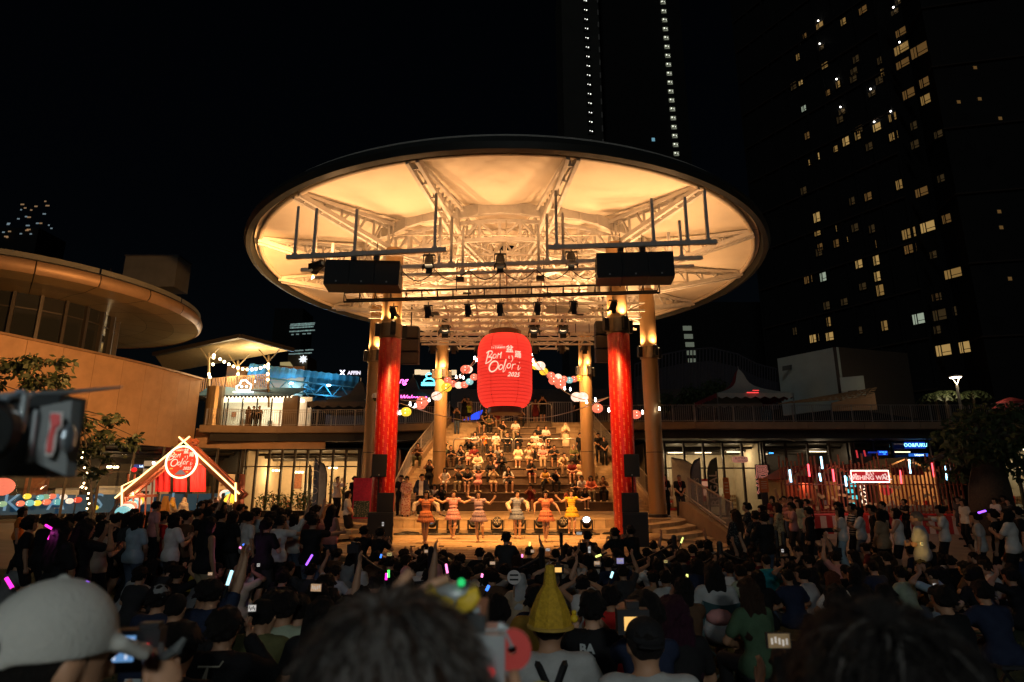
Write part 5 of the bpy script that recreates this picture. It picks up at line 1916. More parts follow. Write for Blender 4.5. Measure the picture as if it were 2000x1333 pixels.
def make_body(p,h=.017):
 f=Field(p.lo,p.hi,h)
 torso(f,p,0)
 f.cone(p.neck-p.up*.03,p.head-(p.head-p.neck)*.25,.056,.05,.025)
 for S,E,W_ in((p.shl,p.el,p.wl),(p.shr,p.er,p.wr)):
  f.cone(S,E,.050,.038,.03)
  f.cone(E,E+(W_-E)*.35,.038,.040,.015)
  f.cone(E+(W_-E)*.35,W_,.040,.026,.015)
 for H,K,A,T in((p.hl,p.kl,p.al,p.fl),(p.hr,p.kr,p.ar,p.fr)):
  f.cone(H,K,.082,.054,.04)
  f.cone(K,K+(A-K)*.3,.052,.056,.02)
  f.cone(K+(A-K)*.3,A,.056,.034,.02)
  f.cone(A+V3(0,0,-.03),T,.036,.03,.025)
 hands=[]
 for W_,hd,sd,th in((p.wl,p.hdl,1,p.tl),(p.wr,p.hdr,-1,p.trr)):
  pa,pb,nrm,mb=hand_geo(W_,hd,sd,th)
  f.cone(pa,pb,.032,.036,.02,flat=nrm,fs=.45)
  hands.append(mb)
 head_sdf(f,p.head,p.hM)
 V,F=f.surface()
 parts=[(V,F,0)]
 for mb in hands:parts.append((mb.v,mb.f,0))
 fp=face_parts(p.hM)
 for m in(1,2):
  parts.append((fp.v,[q for q,mi in zip(fp.f,fp.mi)if mi==m],m))
 return parts
def make_top(p,kind,h=.018):
 f=Field(p.lo,p.hi,h)
 g=.012
 torso(f,p,g,.045)
 if kind in('tee','long','hoodie','loose'):
  q=.62 if kind=='tee' else(.8 if kind=='loose' else 1.0)
  r=.014+(.012 if kind=='loose' else.004)
  for S,E,W_ in((p.shl,p.el,p.wl),(p.shr,p.er,p.wr)):
   f.cone(S,S+(E-S)*q,.051+r,.046+r,.03)
   if q==1.0:
    f.cone(E,E+(W_-E)*.93,.046+r,.034+r,.02)
 if kind=='hoodie':
  f.cone(p.neck-p.fw*.075-p.rt*.05-p.up*.01,p.neck-p.fw*.075+p.rt*.05-p.up*.01,.05,.05,.04)
 f.cone(p.pel+p.rt*.065+p.up*.02,p.pel-p.rt*.065+p.up*.02,.128+g,.128+g,.03,flat=p.fw,fs=.9)
 for H,K in((p.hl,p.kl),(p.hr,p.kr)):
  f.cone(H+(H-p.pel)*.1,H+(K-H)*.22,.108,.104,.05)
 hz=p.pel-p.up*.105
 f.carve(lambda X,Y,Z:-((X-hz[0])*p.up[0]+(Y-hz[1])*p.up[1]+(Z-hz[2])*p.up[2]))
 f.add(lambda X,Y,Z:.004*np.sin(X*34+Z*21)*np.sin(Z*27-Y*19))
 n=p.neck+p.fw*.03+p.up*.035
 f.carve(lambda X,Y,Z:.066-np.sqrt((X-n[0])**2+(Y-n[1])**2+(Z-n[2])**2))
 V,F=f.surface()
 return[(V,F,0)]
def make_bottom(p,kind,h=.018):
 f=Field(p.lo,p.hi,h)
 g=.012
 f.cone(p.pel+p.rt*.045,p.pel-p.rt*.045,.120+g,.120+g,.04,flat=p.fw,fs=.86)
 f.cone(p.pel,p.pel+p.up*.08,.132+g*.6,.126+g*.6,.03,flat=p.fw,fs=.8)
 if kind in('pants','shorts','wide'):
  w=.02 if kind=='wide' else.004
  for H,K,A in((p.hl,p.kl,p.al),(p.hr,p.kr,p.ar)):
   if kind=='shorts':
    f.cone(H,H+(K-H)*.84,.086+g,.072+g,.03)
   else:
    f.cone(H,K,.086+g,.058+g+w,.03)
    f.cone(K,K+(A-K)*.93,.058+g+w,.044+g+w*1.8,.02)
 elif kind=='skirt':
  for t in np.linspace(0,1,5):
   a,b=p.hl+(p.kl-p.hl)*t*.9,p.hr+(p.kr-p.hr)*t*.9
   f.cone(a,b,.10+g+.02*t,.10+g+.02*t,.05)
 elif kind=='robe':
  for t in np.linspace(0,1,9):
   a=p.hl+(p.kl-p.hl)*min(1,2*t)if t<.5 else p.kl+(p.al-p.kl)*(2*t-1)*.95
   b=p.hr+(p.kr-p.hr)*min(1,2*t)if t<.5 else p.kr+(p.ar-p.kr)*(2*t-1)*.95
   f.cone(a,b,.10+g,.10+g,.06)
 f.add(lambda X,Y,Z:.004*np.sin(X*30+Z*13)*np.sin(Z*17-Y*24))
 V,F=f.surface()
 return[(V,F,0)]
def make_shoes(p):
 f=Field(np.minimum(p.lo,p.lo),p.hi,.016)
 for A,T in((p.al,p.fl),(p.ar,p.fr)):
  f.cone(A+V3(0,.02,-.035),T,.042,.037,.02)
  f.cone(A+V3(0,.02,.0),A+V3(0,.02,-.03),.042,.042,.02)
 V,F=f.surface()
 return[(V,F,0)]
def make_hair(style):
 """in head coordinates, front -y"""
 f=Field((-.26,-.3,-.62),(.26,.34,.24),.013)
 if style in('short','cropped','bun','pony','quiff','bob','long','wavy','curly'):
  t={'cropped':.006,'curly':.035}.get(style,.015)
  f.ell((0,.016,.034),(.079+t,.097+t,.095+t),.02)
  if style in('short','quiff','pony','bun','bob','long','wavy','curly'):
   f.ell((0,-.04,.088),(.066,.055,.042),.03)
  if style!='cropped':
   rr=random.Random(len(style)*5)
   for k in range(46):
    a,b=rr.uniform(0,6.28),rr.uniform(-.55,1)
    c_=math.sqrt(1-b*b)
    x,y,z=(.078+t)*c_*math.cos(a),.016+(.096+t)*c_*math.sin(a),.034+(.094+t)*b
    d_=V3(.022*c_*math.cos(a)+rr.uniform(-.012,.012),.022*c_*math.sin(a)+.004,-.014-.008*rr.random())
    f.cone((x,y,z),V3(x,y,z)+d_,.018,.008,.012)
  if style=='quiff':f.ell((0,-.055,.115),(.055,.05,.035),.02)
  cut=.02 if style!='cropped' else.0
  f.carve(lambda X,Y,Z:np.minimum(np.minimum(-(Y+.030),-(Z-.052))*1.0,1)*1.0)
  low={'short':-.055,'cropped':-.05,'quiff':-.055,'bun':-.06,'pony':-.06}.get(style,-.09)
  f.carve(lambda X,Y,Z:low-Z)
  if style=='bob':
   for sx in(-1,1):f.cone((sx*.072,.01,.04),(sx*.082,.0,-.10),.034,.036,.03)
   f.cone((0,.07,.03),(0,.075,-.10),.07,.085,.03,flat=(0,1,0),fs=.5)
  if style in('long','wavy'):
   for sx in(-1,1):f.cone((sx*.072,.012,.04),(sx*.085,.03,-.22),.034,.034,.03)
   e=-.36 if style=='long' else-.42
   f.cone((0,.065,.03),(0,.125,e),.08,.085,.03,flat=(0,1,0),fs=.5)
   for sx in(-1,1):f.cone((sx*.06,.07,-.02),(sx*(.085 if style=='long' else.12),.11,e+.06),.045,.045,.03)
  if style=='curly':
   for k in range(40):
    a,b=rnd.uniform(0,6.28),rnd.uniform(-.3,1)
    c_=math.sqrt(1-b*b)
    x,y,z=.11*c_*math.cos(a),.02+.12*c_*math.sin(a),.04+.12*b
    if y<-.05 and z<.07:continue
    f.ell((x,y,z),(.035,.035,.035),.02)
  if style=='bun':f.ell((0,.11,.085),(.042,.042,.04),.012)
  if style=='pony':
   f.ell((0,.115,.05),(.03,.03,.03),.012)
   f.cone((0,.125,.05),(0,.15,-.16),.03,.02,.02)
  a_=.0065 if style in('wavy','curly')else.0035
  f.add(lambda X,Y,Z:a_*np.sin(X*75+np.sin(Z*30))*np.cos(Y*60+Z*22))
 elif style=='hijab':
  f.ell((0,.012,.02),(.092,.112,.118),.02)
  f.cone((0,.0,-.09),(0,.0,-.14),.10,.12,.05)
  f.cone((0,.0,-.13),(0,.01,-.26),.12,.19,.06,flat=(0,1,0),fs=.7)
  f.cone((0,.09,-.1),(0,.13,-.34),.08,.10,.05,flat=(0,1,0),fs=.5)
  f.carve(lambda X,Y,Z:(1-np.sqrt((X/.06)**2+((Z+.01)/.082)**2+(np.minimum(Y+.05,0)*0+np.maximum(Y+.06,0)/.02)**2))*.05)
  f.add(lambda X,Y,Z:.004*np.sin(Z*60+X*25))
 elif style in('cap','capback'):
  f.ell((0,.012,.045),(.088,.104,.094),.02)
  f.carve(lambda X,Y,Z:.035-Z)
  sg=-1 if style=='cap' else 1
  z0=.042
  for k in range(7):
   x=(k-3)*.02
   L=.165 if sg<0 else.17
   f.cone((x,sg*.08,z0+.004),(x*.8,sg*(L-abs(k-3)*.007),z0-.012),.012,.010,.012,flat=(0,0,1),fs=.6)
  f.ell((0,.012,.138),(.011,.011,.009),.004)
 elif style=='beanie':
  f.ell((0,.014,.05),(.092,.108,.10),.02)
  f.carve(lambda X,Y,Z:.012-Z)
  f.add(lambda X,Y,Z:.004*np.sin(np.arctan2(Y,X)*26))
 elif style=='bucket':
  f.ell((0,.012,.05),(.09,.105,.085),.02)
  f.carve(lambda X,Y,Z:.03-Z)
  f.cone((0,.01,.04),(0,.01,.0),.105,.15,.02)
  f.carve(lambda X,Y,Z:-.01-Z)
 V,F=f.surface()
 return[(V,F,0)]
# skin, hair and cloth colours
SK=[mat('skin_%d'%i,c,.55,var=.08,scale=9,spec=.35)for i,c in enumerate(((.52,.30,.19),(.44,.24,.14),(.34,.18,.10),(.26,.13,.075),(.58,.36,.25)))]
def hairmat(n,c):return mat('hair_'+n,c,.68,var=.6,scale=30,stretch=(6,6,.6),spec=.25,bump=.9,bscale=55)
HM={'black':hairmat('black',(.010,.008,.007)),'brown':hairmat('brown',(.035,.017,.009)),'auburn':hairmat('auburn',(.10,.03,.012)),'purple':hairmat('purple',(.035,.008,.02)),'grey':hairmat('grey',(.16,.15,.14))}
CC={'black':(.012,.012,.013),'charcoal':(.035,.036,.038),'white':(.66,.64,.60),'cream':(.60,.50,.36),'grey':(.22,.23,.23),'light grey':(.40,.41,.40),'navy':(.018,.026,.055),'red':(.52,.022,.018),'maroon':(.14,.018,.018),'coral':(.60,.16,.09),'olive':(.10,.10,.04),'green':(.06,.11,.06),'pale green':(.34,.40,.29),'teal':(.02,.22,.25),'yellow':(.55,.36,.04),'mustard':(.48,.28,.05),'beige':(.46,.35,.22),'pink':(.56,.26,.24),'tan':(.32,.21,.12),'light blue':(.30,.40,.46),'blue':(.04,.08,.20),'denim':(.07,.10,.15),'khaki':(.30,.24,.15),'brown':(.10,.055,.03),'purple':(.14,.07,.16),'lime':(.36,.46,.04),'orange':(.60,.18,.03),'lavender':(.38,.32,.48)}
def cloth(c):
 return mat('cloth_'+c.replace(' ','_'),CC[c],.85,var=.16,scale=7,bump=.25,bscale=60,spec=.2)
def print_cloth(name,base,spot,scale=14,thr=.55):
 """floral / plaid style print"""
 if name in MATS:return MATS[name]
 m=bpy.data.materials.new(name)
 m.use_nodes=True
 t=m.node_tree
 b=t.nodes['Principled BSDF']
 b.inputs['Roughness'].default_value=.85
 tc=t.nodes.new('ShaderNodeTexCoord')
 n=t.nodes.new('ShaderNodeTexVoronoi')
 n.inputs['Scale'].default_value=scale
 n2=t.nodes.new('ShaderNodeTexNoise')
 n2.inputs['Scale'].default_value=scale*.9
 t.links.new(tc.outputs['Object'],n.inputs['Vector'])
 t.links.new(tc.outputs['Object'],n2.inputs['Vector'])
 mx=t.nodes.new('ShaderNodeMath')
 mx.operation='MULTIPLY'
 t.links.new(n.outputs['Distance'],mx.inputs[0])
 t.links.new(n2.outputs['Fac'],mx.inputs[1])
 r=t.nodes.new('ShaderNodeValToRGB')
 r.color_ramp.interpolation='CONSTANT'
 r.color_ramp.elements[0].color=tuple(spot)+(1,)
 r.color_ramp.elements[1].position=.16
 r.color_ramp.elements[1].color=tuple(base)+(1,)
 t.links.new(mx.outputs[0],r.inputs[0])
 t.links.new(r.outputs[0],b.inputs['Base Color'])
 MATS[name]=m
 return m
def stripe_cloth(name,c0,c1,scale=9,axis=2):
 if name in MATS:return MATS[name]
 m=bpy.data.materials.new(name)
 m.use_nodes=True
 t=m.node_tree
 b=t.nodes['Principled BSDF']
 b.inputs['Roughness'].default_value=.85
 tc=t.nodes.new('ShaderNodeTexCoord')
 w=t.nodes.new('ShaderNodeTexWave')
 w.bands_direction='XYZ'[axis]
 w.inputs['Scale'].default_value=scale
 w.inputs['Distortion'].default_value=1.0
 t.links.new(tc.outputs['Object'],w.inputs['Vector'])
 r=t.nodes.new('ShaderNodeValToRGB')
 r.color_ramp.interpolation='CONSTANT'
 r.color_ramp.elements[0].color=tuple(c0)+(1,)
 r.color_ramp.elements[1].position=.5
 r.color_ramp.elements[1].color=tuple(c1)+(1,)
 t.links.new(w.outputs['Fac'],r.inputs[0])
 t.links.new(r.outputs[0],b.inputs['Base Color'])
 MATS[name]=m
 return m
PRN={'floral':print_cloth('cloth_floral',(.60,.40,.32),(.35,.03,.03),16),'beige floral':print_cloth('cloth_beige_floral',(.50,.38,.20),(.24,.13,.05),18),'green print':print_cloth('cloth_green_print',(.05,.09,.05),(.4,.38,.28),22),'dark floral':print_cloth('cloth_dark_floral',(.012,.012,.014),(.12,.12,.10),30),'striped':stripe_cloth('cloth_striped',(.5,.48,.45),(.02,.02,.02),5),'plaid':stripe_cloth('cloth_plaid',(.12,.12,.12),(.03,.03,.035),9),'zebra':stripe_cloth('cloth_zebra',(.5,.5,.46),(.02,.02,.02),14)}
def cm(c):return PRN[c]if c in PRN else cloth(c)
# pose library
POSES={'st_down':Pose(hy=0),'st_down2':Pose(wl=(.27,-.1,.86),wr=(-.22,-.12,.9),hy=14,ya=6,al=(.13,-.08,.075)),'st_fold':Pose(wl=(-.10,-.19,1.13),wr=(.10,-.22,1.10),el=(1,.3,-.5),er=(-1,.3,-.5),hdl=(-1,.1,.1),hdr=(1,.1,.1)),'st_clasp':Pose(wl=(.05,-.20,.94),wr=(-.05,-.20,.94),el=(1,.4,-.2),er=(-1,.4,-.2),hdl=(-.5,-.3,-.5),hdr=(.5,-.3,-.5)),'st_phone':Pose(wl=(.07,-.30,1.50),wr=(-.07,-.30,1.50),el=(.7,-.2,-1),er=(-.7,-.2,-1),hdl=(-.3,-.1,1),hdr=(.3,-.1,1),hp=4),'st_look':Pose(wl=(.04,-.30,1.22),wr=(-.08,-.28,1.18),el=(.8,.2,-1),er=(-.8,.2,-1),hdl=(-.3,-.5,.5),hdr=(.3,-.5,.5),hp=-16),'st_raise':Pose(wr=(-.25,-.18,1.88),er=(-1,-.2,0),wl=(.24,-.1,.88),hdr=(0,0,1)),'st_hip':Pose(wl=(.20,-.02,.98),el=(1,.3,0),hdl=(-.6,-.4,-.4),wr=(-.1,-.24,1.05),er=(-1,.2,-.4)),'st_point':Pose(wr=(-.30,-.52,1.36),er=(-.4,.2,-1),wl=(.08,-.28,1.2),el=(.8,.2,-1)),'st_lean':Pose(side=7,al=(.2,-.12,.075),ar=(-.06,.02,.075),wl=(.3,.05,.9),wr=(-.22,-.05,.84)),'se_knee':Pose(pel=.535,lean=16,wl=(.17,-.40,.62),wr=(-.17,-.40,.62),al=(.13,-.44,.075),ar=(-.13,-.44,.075),el=(1,.3,.1),er=(-1,.3,.1),kl=(.15,-1,1),kr=(-.15,-1,1),hp=6),'se_lap':Pose(pel=.535,lean=10,wl=(.05,-.30,.66),wr=(-.05,-.30,.66),al=(.10,-.40,.075),ar=(-.10,-.46,.075),el=(1,.3,-.1),er=(-1,.3,-.1),kl=(.1,-1,1),kr=(-.1,-1,1),hdl=(-.8,-.4,-.2),hdr=(.8,-.4,-.2)),'se_phone':Pose(pel=.535,lean=6,wl=(.07,-.32,1.06),wr=(-.07,-.32,1.06),al=(.12,-.42,.075),ar=(-.12,-.42,.075),el=(.8,0,-1),er=(-.8,0,-1),kl=(.15,-1,1),kr=(-.15,-1,1),hdl=(-.3,-.1,1),hdr=(.3,-.1,1)),'se_look':Pose(pel=.535,lean=18,wl=(.05,-.38,.78),wr=(-.06,-.38,.76),al=(.15,-.42,.075),ar=(-.15,-.42,.075),el=(.8,.1,-.6),er=(-.8,.1,-.6),kl=(.2,-1,1),kr=(-.2,-1,1),hp=-24,hdl=(-.4,-.6,.3),hdr=(.4,-.6,.3)),'se_chin':Pose(pel=.535,lean=22,wl=(.03,-.33,1.02),wr=(-.16,-.42,.62),al=(.14,-.44,.075),ar=(-.14,-.40,.075),el=(.6,-.5,-1),er=(-1,.3,0),kl=(.2,-1,1),kr=(-.2,-1,1),hdl=(-.1,.1,1)),'se_cross':Pose(pel=.535,lean=8,wl=(.10,-.34,.68),wr=(-.02,-.34,.70),al=(-.12,-.50,.26),ar=(-.08,-.40,.075),el=(1,.3,0),er=(-1,.3,0),kl=(.1,-1,1.2),kr=(-.1,-1,1)),'se_behind':Pose(pel=.535,lean=2,wl=(.11,.07,1.22),wr=(-.11,.07,1.22),al=(.08,-.40,.075),ar=(-.08,-.40,.075),el=(1,-.2,.4),er=(-1,-.2,.4),kl=(.1,-1,1),kr=(-.1,-1,1),hdl=(-1,.2,.1),hdr=(1,.2,.1)),'gr_lap':Pose(pel=.13,lean=14,wl=(.16,-.32,.24),wr=(-.16,-.32,.24),al=(-.10,-.36,.07),ar=(.10,-.30,.07),kl=(1,-.6,.35),kr=(-1,-.6,.35),el=(1,.4,0),er=(-1,.4,0),hp=6),'gr_lap2':Pose(pel=.13,lean=20,ya=12,wl=(.10,-.36,.36),wr=(-.12,-.34,.30),al=(-.10,-.36,.07),ar=(.10,-.30,.07),kl=(1,-.6,.35),kr=(-1,-.6,.35),el=(1,.4,0),er=(-1,.4,0),hy=22,side=4),'gr_knees':Pose(pel=.13,lean=24,wl=(-.04,-.42,.36),wr=(.04,-.42,.34),al=(.12,-.46,.07),ar=(-.12,-.46,.07),kl=(.2,-.5,1),kr=(-.2,-.5,1),el=(1,0,.2),er=(-1,0,.2),hp=8),'gr_phone':Pose(pel=.13,lean=8,wl=(.09,-.24,.80),wr=(-.09,-.24,.80),al=(-.10,-.36,.07),ar=(.10,-.30,.07),kl=(1,-.6,.35),kr=(-1,-.6,.35),el=(1,-.1,-.6),er=(-1,-.1,-.6),hdl=(-.3,-.1,1),hdr=(.3,-.1,1),hp=10),'gr_high':Pose(pel=.13,lean=4,wl=(.12,-.22,.96),wr=(-.12,-.22,.96),al=(-.10,-.36,.07),ar=(.10,-.30,.07),kl=(1,-.6,.35),kr=(-1,-.6,.35),el=(1,-.1,-.2),er=(-1,-.1,-.2),hdl=(-.3,-.1,1),hdr=(.3,-.1,1),hp=14),'gr_raiseR':Pose(pel=.13,lean=6,wr=(-.24,-.12,1.04),wl=(.16,-.32,.24),al=(-.10,-.36,.07),ar=(.10,-.30,.07),kl=(1,-.6,.35),kr=(-1,-.6,.35),el=(1,.4,0),er=(-1,-.2,.1),hdr=(.1,-.1,1),hp=10),'gr_raiseL':Pose(pel=.13,lean=6,wl=(.24,-.14,1.02),wr=(-.16,-.32,.24),al=(-.10,-.36,.07),ar=(.10,-.30,.07),kl=(1,-.6,.35),kr=(-1,-.6,.35),el=(1,-.2,.1),er=(-1,.4,0),hdl=(-.1,-.1,1),hp=8,hy=-12),'gr_turn':Pose(pel=.13,lean=12,ya=-14,wl=(.16,-.32,.24),wr=(-.2,-.28,.26),al=(-.10,-.36,.07),ar=(.10,-.30,.07),kl=(1,-.6,.35),kr=(-1,-.6,.35),el=(1,.4,0),er=(-1,.4,0),hy=-38,side=-5),'se_raiseR':Pose(pel=.535,lean=6,wr=(-.26,-.16,1.50),wl=(.17,-.38,.64),al=(.13,-.42,.075),ar=(-.13,-.42,.075),el=(1,.3,.1),er=(-1,-.1,.1),kl=(.15,-1,1),kr=(-.15,-1,1),hdr=(.05,-.1,1),hp=8),'se_raiseL':Pose(pel=.535,lean=8,wl=(.20,-.20,1.44),wr=(-.17,-.38,.64),al=(.13,-.42,.075),ar=(-.13,-.42,.075),el=(1,-.1,.1),er=(-1,.3,.1),kl=(.15,-1,1),kr=(-.15,-1,1),hdl=(-.1,-.1,1),hp=8),'se_turn':Pose(pel=.535,lean=12,ya=-16,wl=(.15,-.36,.66),wr=(-.2,-.34,.66),al=(.13,-.42,.075),ar=(-.13,-.42,.075),el=(1,.3,.1),er=(-1,.3,.1),kl=(.15,-1,1),kr=(-.15,-1,1),hy=-36),'cr_cam':Pose(pel=.52,lean=14,wl=(.08,-.34,.96),wr=(-.08,-.36,.96),al=(.12,-.36,.075),ar=(-.12,.28,.075),kl=(.1,-1,.6),kr=(-.1,-1,-.4),el=(.8,-.1,-1),er=(-.8,-.1,-1),hdl=(-.3,-.6,.6),hdr=(.3,-.6,.6)),}
CACHE={}
BASEM=mat('cloth_white',CC['white'],.85,var=.16,scale=7,bump=.25,bscale=60,spec=.2)
def part_mesh(pose,what,kind=None):
 k=(pose,what,kind)
 if k not in CACHE:
  p=POSES.get(pose)
  if what=='body':parts,ms=make_body(p),[SK[0],M_eye,M_lip]
  elif what=='top':parts,ms=make_top(p,kind),[BASEM]
  elif what=='bottom':parts,ms=make_bottom(p,kind),[BASEM]
  elif what=='shoes':parts,ms=make_shoes(p),[BASEM]
  elif what=='hair':parts,ms=make_hair(kind),[HM['black']]
  CACHE[k]=sdf_mesh(what,parts,ms)
 return CACHE[k]
def obm(o,m):
 o.material_slots[0].link='OBJECT'
 o.material_slots[0].material=m
PEOPLE=[]
HAIRW={'short':'short {} hair','cropped':'cropped {} hair','bun':'{} hair in a bun','pony':'{} ponytail','quiff':'swept {} hair','bob':'{} bob','long':'long {} hair','wavy':'long wavy {} hair','curly':'curly {} hair'}
TOPW={'tee':'t-shirt','long':'long-sleeved top','hoodie':'hoodie','tank':'sleeveless top','loose':'loose shirt'}
POSW={'st_fold':'arms folded','st_phone':'filming with a phone','st_raise':'one arm raised','st_look':'looking at a phone','st_hip':'hand on hip','st_point':'arm held out','st_clasp':'hands clasped','se_phone':'filming with a phone','se_chin':'chin in hand','se_look':'looking down','se_cross':'legs crossed','se_behind':'hands behind head','se_lap':'hands in lap','se_knee':'hands on knees','gr_phone':'filming with both hands','gr_high':'phone held high','gr_raiseR':'right arm raised','gr_raiseL':'left arm raised','gr_turn':'head turned','gr_knees':'hugging knees','cr_cam':'kneeling with a camera','se_raiseR':'right arm raised','se_raiseL':'left arm raised','se_turn':'head turned'}
def person(pose,loc,rz,top=('tee','black'),bottom=('pants','black'),hair=('short','black'),skin=1,sc=1.0,zone='crowd',group=None,label=None,px=0,hat=None,shoes='black',extra=None):
 o=link('person',part_mesh(pose,'body'),None,loc,rz)
 obm(o,SK[skin])
 o.scale=(sc*rnd.uniform(.95,1.06),sc*rnd.uniform(.97,1.05),sc)
 if top:
  t=link('top',part_mesh(pose,'top',top[0]),o)
  obm(t,cm(top[1]))
 if bottom:
  t=link('skirt' if bottom[0]in('skirt','robe')else('shorts' if bottom[0]=='shorts' else 'trousers'),part_mesh(pose,'bottom',bottom[0]),o)
  obm(t,cm(bottom[1]))
 if shoes:
  t=link('shoes',part_mesh(pose,'shoes'),o)
  obm(t,cm(shoes))
 hm=POSES[pose].hM
 if hair:
  t=link('headscarf' if hair[0]=='hijab' else 'hair',part_mesh('','hair',hair[0]),o)
  t.matrix_local=hm
  obm(t,cm(hair[1])if hair[0]=='hijab' else HM[hair[1]])
 if hat:
  t=link({'cap':'cap','capback':'cap','beanie':'beanie','bucket':'bucket_hat'}[hat[0]],part_mesh('','hair',hat[0]),o)
  t.matrix_local=hm
  obm(t,cm(hat[1]))
 d=['person in']
 d.append((top[1]+' '+TOPW[top[0]])if top else 'dress')
 h=None
 if hat:h=hat[1]+' '+{'cap':'cap','capback':'backwards cap','beanie':'beanie','bucket':'bucket hat'}[hat[0]]
 elif hair:h=HAIRW[hair[0]].format(hair[1])if hair[0]!='hijab' else hair[1]+' headscarf'
 o['category']='person'
 if group:o['group']=group
 PEOPLE.append(dict(o=o,top=d[1],hair=h,pose=POSW.get(pose),zone=zone,px=px,label=label,extra=extra))
 return o
ORDW=['first','second','third','fourth','fifth','sixth','seventh','eighth','ninth','tenth','eleventh','twelfth']
def label_people():
 used=set()
 def words(s):return len(s.split())
 groups={}
 for q in PEOPLE:
  if q['label']:
   q['o']['label']=q['label']
   continue
  q['d0']='person in '+q['top']
  groups.setdefault(q['zone'],[]).append(q)
 for z,L in groups.items():
  L.sort(key=lambda q:q['px'])
  def keyf(q,lev):
   s=q['d0']
   if lev>=1 and q['hair']:s+=' with '+q['hair']
   if lev>=2 and q['pose']:s+=', '+q['pose']
   return s
  todo=L
  for lev in(1,2):
   cnt={}
   for q in todo:cnt.setdefault(keyf(q,lev),[]).append(q)
   nxt=[]
   for k,v in cnt.items():
    if len(v)==1 and words(k+' '+z)<=16:
     v[0]['o']['label']=k+' '+z
    else:nxt+=v
   todo=nxt
  cnt={}
  for q in todo:
   k=keyf(q,2)
   if words(k+' '+z)>11:k=keyf(q,1)
   if words(k+' '+z)>11:k=keyf(q,0)
   cnt.setdefault(k,[]).append(q)
  for k,v in cnt.items():
   v.sort(key=lambda q:q['px'])
   for i,q in enumerate(v):
    n='leftmost of these' if i==0 else('rightmost of these' if i==len(v)-1 and i>0 else((ORDW[i]if i<12 else str(i+1)+'th')+' of these from left'))
    if len(v)==1:n='among them'
    q['o']['label']=k+' '+z+', '+n
# the audience on the stepped seating
def tier_of(py,hz):
 """tier whose seated head height shows nearest to pixel row py"""
 best=None
 for i in range(0,TIER_N):
  y=Y0T+RUN*i+.12
  z=ZP+RISE*i+hz
  v=at(1000,py,y).z-z
  if best is None or abs(v)<best[0]:best=(abs(v),i)
 return best[1]
ZS='on the stepped seating'
GS='people on the stepped seating'
HEADTOP={}
def headtop(pose):
 if pose not in HEADTOP:HEADTOP[pose]=float(POSES[pose].head[2]+.135)
 return HEADTOP[pose]
def seat_person(px,py,pose,top,bottom,hair,skin=1,sc=1.0,hat=None,rz=0,label=None,shoes='black',tier=None):
 i=tier_of(py,headtop(pose)*sc)if tier is None else tier
 yp=Y0T+RUN*i+.17
 x=at(px,py,yp).x
 z=ZP+RISE*i+(.44-.44*sc)
 return person(pose,(x,yp,z),R(rz),top,bottom,hair,skin,sc,ZS,GS,px=px,hat=hat,label=label,shoes=shoes)
T,Lg,Tk,Ho,Lo='tee','long','tank','hoodie','loose'
P_,S_,Wd,Sk,Rb='pants','shorts','wide','skirt','robe'
sh,bl=('short','black'),'black'
